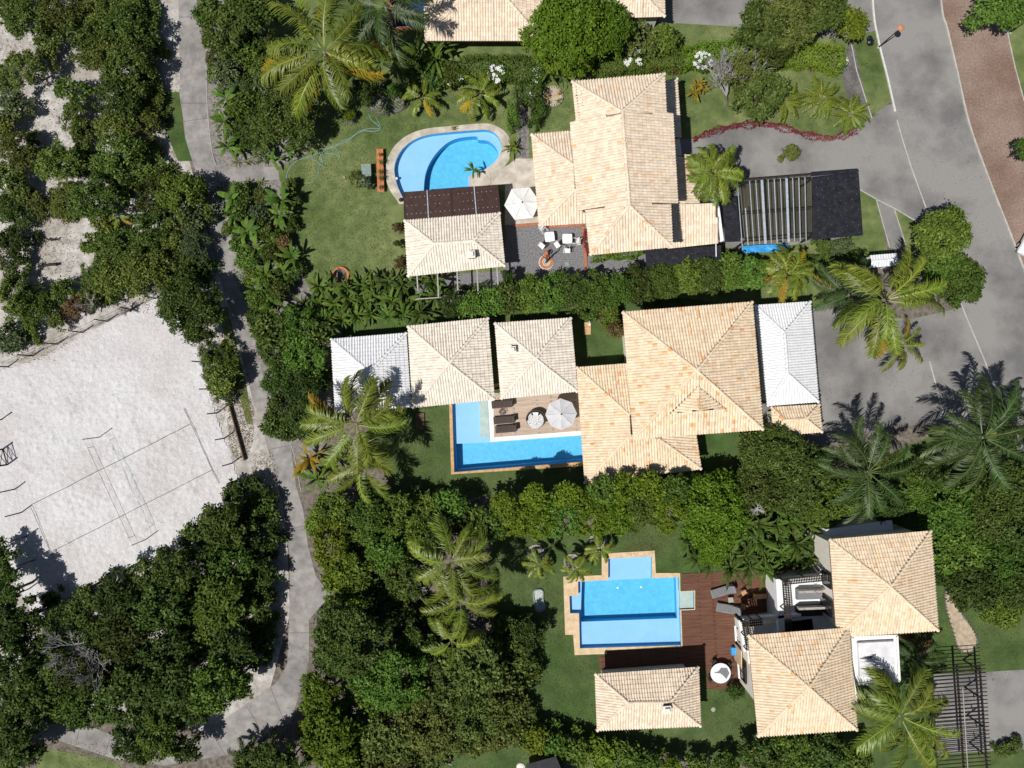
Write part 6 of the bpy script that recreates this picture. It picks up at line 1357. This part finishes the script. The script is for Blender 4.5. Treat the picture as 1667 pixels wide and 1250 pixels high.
palm(1160, 283, 46, 3.4, 'areca', 'frond', 'dense areca palm between tiled roof and carport', 44, (0, 0), .15, seed=50, tr=.12); palm(1280, 447, 42, 2.6, 'areca', 'frond', 'bushy palm with orange old leaves right of the hedge', 26, (0, 0), .9, seed=51, tr=.12)
palm(395, 1225, 26, 1.6, 'areca', 'frond_dark', 'dark small palm leaning over the lower path', 9, (0, 0), 0, seed=52, tr=.1); palm(196, 352, 22, 1.4, 'areca', 'frond', 'small bent palm on bare sand inside the scrub', 6, (0, 0), .5, seed=53, tr=.08)
# ---- big leaved plants
def paddle(name, seed, L_, W_, bend=.9, lift=.9, fold=.15):
    rng = np.random.default_rng(seed); n = 9; V = []; F = []; A = []; e = lift; p = np.zeros(3); ctr = [p]; 
    for i in range(n):
        e -= bend / n * (i / n) * 2; p = p + np.array([math.cos(e), 0, math.sin(e)]) * L_ / n; ctr.append(p)
    for i in range(n + 1):
        t = i / n; w = W_ * (.06 if t < .2 else math.sin(math.pi * min(1, (t - .16) / .84 * .94 + .06)) ** .6) * .5; w = max(w, .012); jag = rng.normal(0, .05 * w)
        V += [ctr[i] + [0, w + jag, -fold * w], ctr[i], ctr[i] + [0, -w + jag, -fold * w]]
    for i in range(n):
        k = 3 * i; F += [(k, k + 1, k + 4, k + 3), (k + 1, k + 2, k + 5, k + 4)]; r = rng.random() * .5 + .15; A += [r, r + .08]
    return np_mesh(name, np.array(V), np.array(F), A)
PD = [paddle('leaf', 60 + k, 1.0, .20, b, l, .35) for k, (b, l) in enumerate(((1.5, 1.3), (1.2, .8), (1.2, .35), (1.8, 1.0)))]
PW = [paddle('leaf', 80 + k, 1.0, .135, b, l, .5) for k, (b, l) in enumerate(((1.5, 1.3), (1.3, .9), (1.2, .5)))]
def big_leaf(px, py, r, h, mat, label, n=9, lib=None, name='banana_plant', cat='plant', group=None, stems=1):
    rs = random.Random(int(px * 7 + py)); c = P(px, py, h); t = T(name, label, cat, (c.x, c.y, 0), 0, group); R = r / PXM * 1.05; lib = lib or PD
    hs = h * .55
    for k in range(stems):
        a = 2 * math.pi * k / stems; MB().tube([(c.x + .12 * math.cos(a) * (stems > 1), c.y + .12 * math.sin(a) * (stems > 1), 0), (c.x, c.y, hs)], [.09, .06], 7).build('stem', 'bark', t)
    for k in range(n):
        o = place('leaf', lib[k % len(lib)], mat, t); s = R * rs.uniform(.6, 1.25); o.scale = (s, s * rs.uniform(.8, 1.35), s * rs.uniform(.7, 1.1)); o.location = (rs.uniform(-.1, .1), rs.uniform(-.1, .1), hs * rs.uniform(.8, 1.05)); o.rotation_euler = (rs.uniform(-.3, .3), rs.uniform(-.1, .2), k * 2.4 + rs.uniform(-.7, .7))
    return t
BN = 'leaf_banana'; BG = 'big leaved plants along the garden side of the path'
for x, y, r, h, lab in ((362, 152, 24, 2.4, 'banana plant beside the path, topmost of the three above the junction'), (356, 192, 24, 2.4, 'banana plant beside the path, middle of the three above the junction'), (362, 232, 24, 2.4, 'banana plant beside the path, lowest above the side path'), (452, 320, 30, 2.6, 'tall banana plant below the end of the side path'), (448, 345, 26, 2.2, 'banana plant just below the tall one by the lawn'), (372, 318, 24, 2.0, 'banana plant directly below the side path junction'), (372, 345, 20, 2.0, 'narrow banana plant second below the side path junction'), (396, 372, 26, 2.4, 'banana plant opposite the shaded path bend'), (408, 400, 24, 2.2, 'banana plant below the shaded path bend'), (425, 445, 24, 2.0, 'banana plant in the bed left of the lawn, middle'), (470, 415, 26, 2.2, 'banana plant with dark leaves at the lawn edge'), (455, 440, 24, 2.0, 'banana plant left of the clay ring planter, upper'), (440, 490, 24, 2.0, 'banana plant at the start of the big leaved hedge'), (412, 470, 20, 1.8, 'banana plant by the path beside the big leaved hedge'), (465, 245, 22, 1.6, 'yellow green big leaf plant above the side path end'), (440, 255, 18, 1.2, 'low big leaf plant along the side path upper edge')):
    big_leaf(x, y, r, h, BN, lab, 12, None, 'banana_plant', 'banana plant', BG)
for i, (x, y, r, m, lab) in enumerate(((382, 262, 9, 'leaf_lime', 'yellow bromeliad left along the upper edge of the side path'), (401, 264, 8, 'leaf_lime', 'yellow bromeliad second along the upper edge of the side path'), (416, 263, 8, 'leaf_lime', 'yellow bromeliad third along the upper edge of the side path'), (430, 262, 8, 'leaf_lime', 'yellow bromeliad right along the upper edge of the side path'), (402, 296, 9, 'leaf_lime', 'yellow green plant left along the lower edge of the side path'), (422, 297, 9, 'leaf_lime', 'yellow green plant right along the lower edge of the side path'), (890, 155, 6, 'leaf_croton', 'orange bromeliad in the round bed by the arbour'), (911, 150, 6, 'leaf_croton', 'orange red bromeliad at upper right of the round bed'), (909, 161, 7, 'leaf_lime', 'yellow bromeliad in the round bed by the arbour'), (1500 - 93, 101, 6, 'leaf_lime', 'small yellow green plant on the roadside verge'), (1425, 185, 5, 'leaf_lime', 'tiny yellow plant at the lower end of the verge'))):
    big_leaf(x, y, r, .5, m, lab, 10, PW, 'bromeliad', 'bromeliad', None)
for x, y, r, h, m, lab in ((832, 236, 18, 1.6, 'leaf_lime', 'yellow green leafy pot plant at the right end of the kidney pool'), (770, 273, 17, 1.3, BN, 'dark green palm like plant on the stone ledge in the pool'), (738, 206, 6, .7, 'leaf_croton', 'tiny yellow potted plant on the top rim of the kidney pool'), (1139, 133, 14, 1.6, 'leaf_croton', 'orange croton bush right of the long tiled roof, upper'), (1133, 146, 16, 1.5, 'leaf_croton', 'orange red croton bush right of the long tiled roof, lower'), (1150, 140, 12, 1.4, 'leaf_croton', 'golden croton bush beside the bare front garden tree'), (1168, 98, 11, .9, 'leaf_burgundy', 'dark red plant right of white flowering bush'), (1100, 112, 10, .8, 'leaf_burgundy', 'dark red plant between hedge and tiled roof corner'), (1065, 112, 9, .8, 'leaf_burgundy', 'dark red plant above the long tiled roof ridge end'), (1322, 108, 10, .7, 'leaf_burgundy', 'dark red plant below the yellow green hedge'), (500, 748, 30, 1.8, 'leaf_croton', 'yellow croton beside the path, upper of three'), (512, 782, 30, 1.8, BN, 'green and yellow croton beside the path, middle of three'), (535, 755, 26, 1.8, 'leaf_lime', 'lime croton left of the lower coconut palm'), (485, 765, 18, 1.4, 'leaf_croton', 'yellow croton touching the concrete path edge')):
    big_leaf(x, y, r, h, m, lab, 14, PW, 'leafy_plant', 'plant')
HGP = 'big leaved plants between lawn and pavilions'; rs = random.Random(77); k = 0
ROWS = ['upper row', 'middle row', 'lower row']
for j, (yy, x0, x1, nn) in enumerate(((462, 500, 715, 9), (487, 478, 715, 10), (512, 492, 690, 8))):
    for i in range(nn):
        x = x0 + (x1 - x0) * (i + .5) / nn + rs.uniform(-4, 4); y = yy + rs.uniform(-5, 5) - (x - 600) * .03
        big_leaf(x, y, rs.uniform(22, 29), rs.uniform(1.8, 2.9), MI if rs.random() < .55 else D, f'big leaved plant, {TH[i]} from left in {ROWS[j]} above the pavilions', 20, PW, 'heliconia', 'plant', HGP, 1)
k = 0
HT = 'big leaved plants beside the white terrace'
for j, (yy, x0, x1, nn) in enumerate(((858, 1178, 1335, 6), (885, 1120, 1345, 8), (910, 1125, 1340, 8), (930, 1150, 1270, 4))):
    for i in range(nn):
        x = x0 + (x1 - x0) * (i + .5) / nn + rs.uniform(-4, 4); y = yy + rs.uniform(-5, 5)
        big_leaf(x, y, rs.uniform(25, 32), rs.uniform(2.2, 3.2), MI if rs.random() < .3 else D, f'big leaved plant, {TH[i]} from left in {["top", "second", "third", "lowest"][j]} row beside the white terrace', 22, PW, 'heliconia', 'plant', HT, 1)
for x, y, r, h, lab in ((678, 72, 34, 3.0, 'left tall plant of the dark banana clump under the top roof'), (705, 85, 32, 2.8, 'middle tall plant of the dark banana clump under the top roof'), (718, 62, 28, 2.8, 'right tall plant of the dark banana clump at the roof corner'), (665, 92, 26, 2.4, 'lower plant of the dark banana clump beside the palm'), (895, 112, 24, 2.0, 'big leaf plant in front of the huge bright tree, left'), (915, 116, 24, 2.0, 'big leaf plant in front of the huge bright tree, middle'), (940, 112, 20, 1.8, 'big leaf plant in front of the huge bright tree, right')):
    big_leaf(x, y, r, h, MI, lab, 13, PW, 'banana_plant', 'banana plant', None, 3)
# potted plants on the plank bench
for i, (x, y, r, m) in enumerate(((619.5, 253, 4, D), (621, 265, 6, MI), (620, 281, 6, MI), (621, 291, 6, D), (620.5, 306, 5, GR))):
    p = P(x, y, .45); t = T('potted_plant', f'{TH[i]} potted plant from the top on the orange plank bench', 'potted plant', (p.x, p.y, .445), 0, 'pots on the plank bench')
    MB().lathe((p.x, p.y, .445), [(.09, 0), (.13, .2), (.14, .22), (.11, .2), (0, .18)], 12).build('pot', 'terracotta', t)
    for q in range(9): o = place('leaf', PW[q % 3], m, t); s = r / PXM * 1.2; o.scale = (s, s * 1.3, s); o.location = (0, 0, .2); o.rotation_euler = (0, 0, q * 2.4)
# ---- white flowering bushes
def flower_bush(px, py, r, h, n, label):
    t = tree(px, py, r, 'broad', MI, label, 'flowering bush', h, 'flowering_bush'); rs = random.Random(int(px)); R = r / PXM
    for k in range(n):
        a, u = rs.uniform(0, 6.28), math.sqrt(rs.random()) * .9; z_ = h * (.72 + .36 * math.sqrt(1 - u * u)); mb = MB(); s = rs.uniform(.09, .15)
        x, y = R * u * math.cos(a), R * u * math.sin(a); b = t.location
        for q in range(5):
            w = q * 2 * math.pi / 5; mb.poly([(b.x + x, b.y + y, z_), (b.x + x + s * math.cos(w - .4), b.y + y + s * math.sin(w - .4), z_ + .03), (b.x + x + 1.25 * s * math.cos(w), b.y + y + 1.25 * s * math.sin(w), z_ + .02), (b.x + x + s * math.cos(w + .4), b.y + y + s * math.sin(w + .4), z_ + .03)])
        f = mb.build('flower', 'petal', t)
for x, y, r, h, n, lab in ((808, 122, 17, 1.6, 34, 'white flowering bush at the sheared hedge above the right small palm'), (1030, 99, 18, 1.6, 26, 'white flowering bush above the long tiled roof'), (1143, 101, 17, 1.5, 30, 'white flowering bush beside the bright hedge near the croton'), (728, 128, 15, 1.3, 12, 'small white flowering bush right of the banana clump'), (746, 128, 13, 1.2, 10, 'white flowering bush second from the banana clump'), (875, 125, 13, 1.4, 8, 'white flowering bush at the head of the arbour'), (1368, 104, 11, 1.2, 7, 'white flowering bush at the asphalt path corner')): flower_bush(x, y, r, h, n, lab)
# ---- bare grey trees
def bare(px, py, r, h, label, seed, mat='dead_twig', n=6, depth=2, base=None, fk=.35):
    rs = random.Random(seed); c = P(px, py, h * .6); b = P(*base) if base else Vector((c.x, c.y, 0)); t = T('bare_tree', label, 'tree', (b.x, b.y, 0)); R = r / PXM
    tm, tw = MB(), MB(); fork = b.lerp(Vector((c.x, c.y, 0)), .35) + Vector((0, 0, h * fk)); tm.tube([b, fork], [.10, .08], 7)
    def grow(p, d, l, w, lev):
        q = p + d * l; m = (p + q) / 2 + Vector((rs.uniform(-.1, .1), rs.uniform(-.1, .1), rs.uniform(-.05, .1))) * l; tw.tube([p, m, q], [w, w * .8, w * .6], 5, False)
        if lev:
            for k in range(rs.choice((3, 4))): e = (d + Vector((rs.uniform(-.75, .75), rs.uniform(-.75, .75), rs.uniform(-.15, .45)))).normalized(); grow(m.lerp(q, rs.random()), e, l * rs.uniform(.5, .8), max(.014, w * .6), lev - 1)
    for k in range(n):
        a = 2 * math.pi * k / n + rs.uniform(-.3, .3); tgt = Vector((c.x + R * .5 * math.cos(a), c.y + R * .5 * math.sin(a), h * .8)); d = (tgt - fork); grow(fork, d.normalized(), d.length, .05, depth)
    tm.build('trunk', 'bark', t); tw.build('branches', mat, t)
bare(122, 1050, 34, 4.6, 'bare grey dead tree in the wood below the court, upper', 1, n=9, depth=3, fk=.6); bare(160, 1078, 32, 4.8, 'bare grey dead tree in the wood below the court, lower', 2, n=9, depth=3, fk=.6); bare(326, 922, 18, 4.4, 'pale dead shrub crown in the wood near the court corner', 3, n=9, fk=.75)
bare(1176, 128, 24, 1.7, 'bare grey tree on the front lawn right of the croton', 4, n=8, depth=3, base=(1184, 174)); bare(1218, 128, 24, 2.1, 'grey branched tree between bare tree and olive tree', 5, base=(1200, 172)); bare(1362, 50, 18, 2.2, 'bare grey bush beside the yellow green tree by the road', 6); bare(150, 495, 18, 3.0, 'thin pale dead branches in scrub above the court edge', 8, fk=.6); bare(1226, 826, 12, 5.0, 'small pale dead twig crown beside the round bright tree', 9, n=9, fk=.78); bare(680, 955, 18, 3.6, 'bare grey twigs left of the coconut palm group', 10, fk=.7); bare(205, 700 - 195, 10, 1.2, 'small grey brush pile at the upper court edge', 11, n=9, fk=.5)
# ---- more planting in the beds beside the path
for i, (x, y, r, m) in enumerate(((345, 95, 16, OL), (350, 120, 15, MI), (385, 135, 18, GR), (380, 180, 18, MI), (382, 215, 18, D), (395, 235, 18, MI), (425, 235, 20, S), (440, 180, 22, D), (405, 130, 18, D), (445, 110, 18, MI), (470, 120, 20, D), (372, 90, 18, OL), (345, 60, 18, MI), (410, 70, 22, D), (440, 70, 20, D))):
    tree(x, y, r, 'scrub', m, where(x, y, 'garden shrub', sizew(r) + ' ' + COL[m]), 'shrub', r / PXM * 1.3 + .2, 'shrub', 'garden shrubs above the side path')
for i, (x, y, r, m) in enumerate(((375, 372, 14, MI), (392, 318, 20, D), (388, 342, 18, D), (420, 350, 17, GR), (425, 318, 14, OL), (430, 375, 20, D), (445, 385, 18, MI), (402, 425, 18, MI), (418, 420, 16, D), (440, 415, 20, D), (412, 452, 16, MI), (422, 490, 20, MI), (415, 515, 16, D), (455, 470, 22, D), (480, 440, 16, D), (460, 395, 16, RU), (475, 300, 10, OL), (478, 325, 13, OL), (440, 460, 18, MI), (385, 398, 13, MI), (470, 365, 14, D))):
    tree(x, y, r, 'broad', m, where(x, y, 'garden bush', sizew(r) + ' ' + COL[m]), 'bush', r / PXM * 1.4 + .2, 'bush', 'garden bushes below the side path')

# ---- fallen leaves on sand, path edges and lawns (too many to count)
def litter(name, areas, mat, seed, size=.09):
    rng = np.random.default_rng(seed); V = []
    for (x, y, rx, ry, n) in areas:
        a = rng.uniform(0, 6.28, n); u = np.sqrt(rng.random(n)) ; px = x + rx * u * np.cos(a); py = y + ry * u * np.sin(a)
        V.append(np.stack([(px - 833.5) / PXM, (625 - py) / PXM, rng.uniform(.022, .05, n)], 1))
    p = np.concatenate(V); nr = np.tile(np.array([0, 0, 1.0]), (len(p), 1)); V, F = leaves(rng, p, nr, size, size * .6, .6, .6, .0); V[:, 2] = np.maximum(V[:, 2], .018)
    o = place(name, np_mesh(name, V, F, rng.random(len(F))), None); o.data.materials.append(MATS[mat]); o['kind'] = 'stuff'
litter('leaf_litter', [(392, 690, 22, 60, 1500), (430, 770, 22, 40, 500), (350, 660, 18, 40, 300), (365, 540, 12, 60, 300), (85, 410, 45, 60, 500), (80, 180, 70, 110, 900), (20, 75, 40, 30, 250), (200, 345, 30, 25, 300), (110, 290, 50, 12, 200), (285, 200, 12, 90, 120), (240, 490, 40, 20, 250), (60, 570, 70, 20, 350)], 'leaf_rust', 3, .10)
litter('leaf_litter', [(1060, 870, 40, 30, 500), (650, 720, 50, 60, 160), (560, 330, 90, 90, 160), (900, 960, 80, 60, 160), (1360, 170, 60, 40, 120), (1440, 640, 100, 60, 160), (1480, 250, 90, 120, 200), (1600, 200, 40, 180, 200), (1620, 1080, 40, 30, 60), (640, 165, 34, 14, 160), (1045, 895, 30, 12, 250)], 'leaf_rust', 4, .09)
litter('ground_plants', [(629, 172, 27, 12, 520), (395, 330, 60, 35, 900), (430, 440, 50, 60, 900), (400, 180, 55, 80, 1200), (380, 90, 45, 60, 500)], 'leaf_mid', 5, .17)

def inside(px, py, poly):
    r = np.zeros(len(px), bool); n = len(poly)
    for i in range(n):
        (ax, ay), (bx, by) = poly[i], poly[(i + 1) % n]
        if ay == by: continue
        r ^= ((ay > py) != (by > py)) & (px < (bx - ax) * (py - ay) / (by - ay) + ax)
    return r
NO_GRASS = [[(625, 330), (625, 250), (660, 215), (725, 200), (800, 198), (835, 225), (838, 255), (880, 255), (880, 375), (825, 470), (655, 470)], [(840, 150), (863, 150), (863, 260), (840, 260)], [(725, 630), (970, 590), (970, 775), (728, 778)],
            [(914, 936), (977, 933), (977, 899), (1068, 893), (1070, 930), (1310, 922), (1310, 1010), (1210, 1125), (1150, 1125), (1150, 1094), (972, 1094), (972, 1070), (932, 1068)], [(1100, 226), (1125, 225), (1154, 213), (1186, 203), (1252, 199), (1318, 216), (1353, 221), (1397, 207), (1417, 191), (1450, 165), (1600, 420), (1100, 420)], [(1362, 60), (1398, 60), (1425, 200), (1400, 200)], [(1535, 955), (1560, 955), (1595, 1040), (1580, 1068), (1550, 1060)], [(1515, 1090), (1700, 1080), (1700, 1230), (1515, 1235)]]
def grass(areas, seed):
    rng = np.random.default_rng(seed); Q = []
    for (x0, y0, x1, y1, d) in areas:
        n = int((x1 - x0) * (y1 - y0) / PXM ** 2 * d); px = rng.uniform(x0, x1, n); py = rng.uniform(y0, y1, n); k = np.ones(n, bool)
        for q in NO_GRASS: k &= ~inside(px, py, q)
        Q.append(np.stack([(px[k] - 833.5) / PXM, (625 - py[k]) / PXM, rng.uniform(.005, .02, k.sum())], 1))
    p = np.concatenate(Q); nr = np.tile(np.array([0, 0, 1.0]), (len(p), 1)); V, F = leaves(rng, p, nr, .11, .045, .3, 1.1, .0); V[:, 2] = np.maximum(V[:, 2], .004)
    cl = .5 + .3 * np.sin(p[:, 0] * .9 + 1.3 * np.sin(p[:, 1] * .7)) * np.sin(p[:, 1] * .8 + np.sin(p[:, 0] * .5)); o = place('grass', np_mesh('grass', V, F, np.clip(cl * .55 + rng.random(len(F)) * .55, 0, 1)), None); o.data.materials.append(MATS['grass_blade']); o['kind'] = 'stuff'
grass([(470, 180, 660, 470, 55), (520, 130, 930, 215, 50), (1110, 108, 1375, 222, 55), (1395, 60, 1425, 180, 50), (645, 665, 735, 795, 55), (735, 770, 960, 800, 45), (800, 870, 1110, 940, 55), (800, 940, 975, 1200, 55), (1145, 1120, 1230, 1200, 50), (1528, 960, 1660, 1090, 50), (948, 530, 1014, 585, 50), (1080, 42, 1260, 80, 45), (690, 1210, 860, 1250, 45), (95, 1208, 188, 1250, 45), (262, 155, 290, 260, 45)], 31)
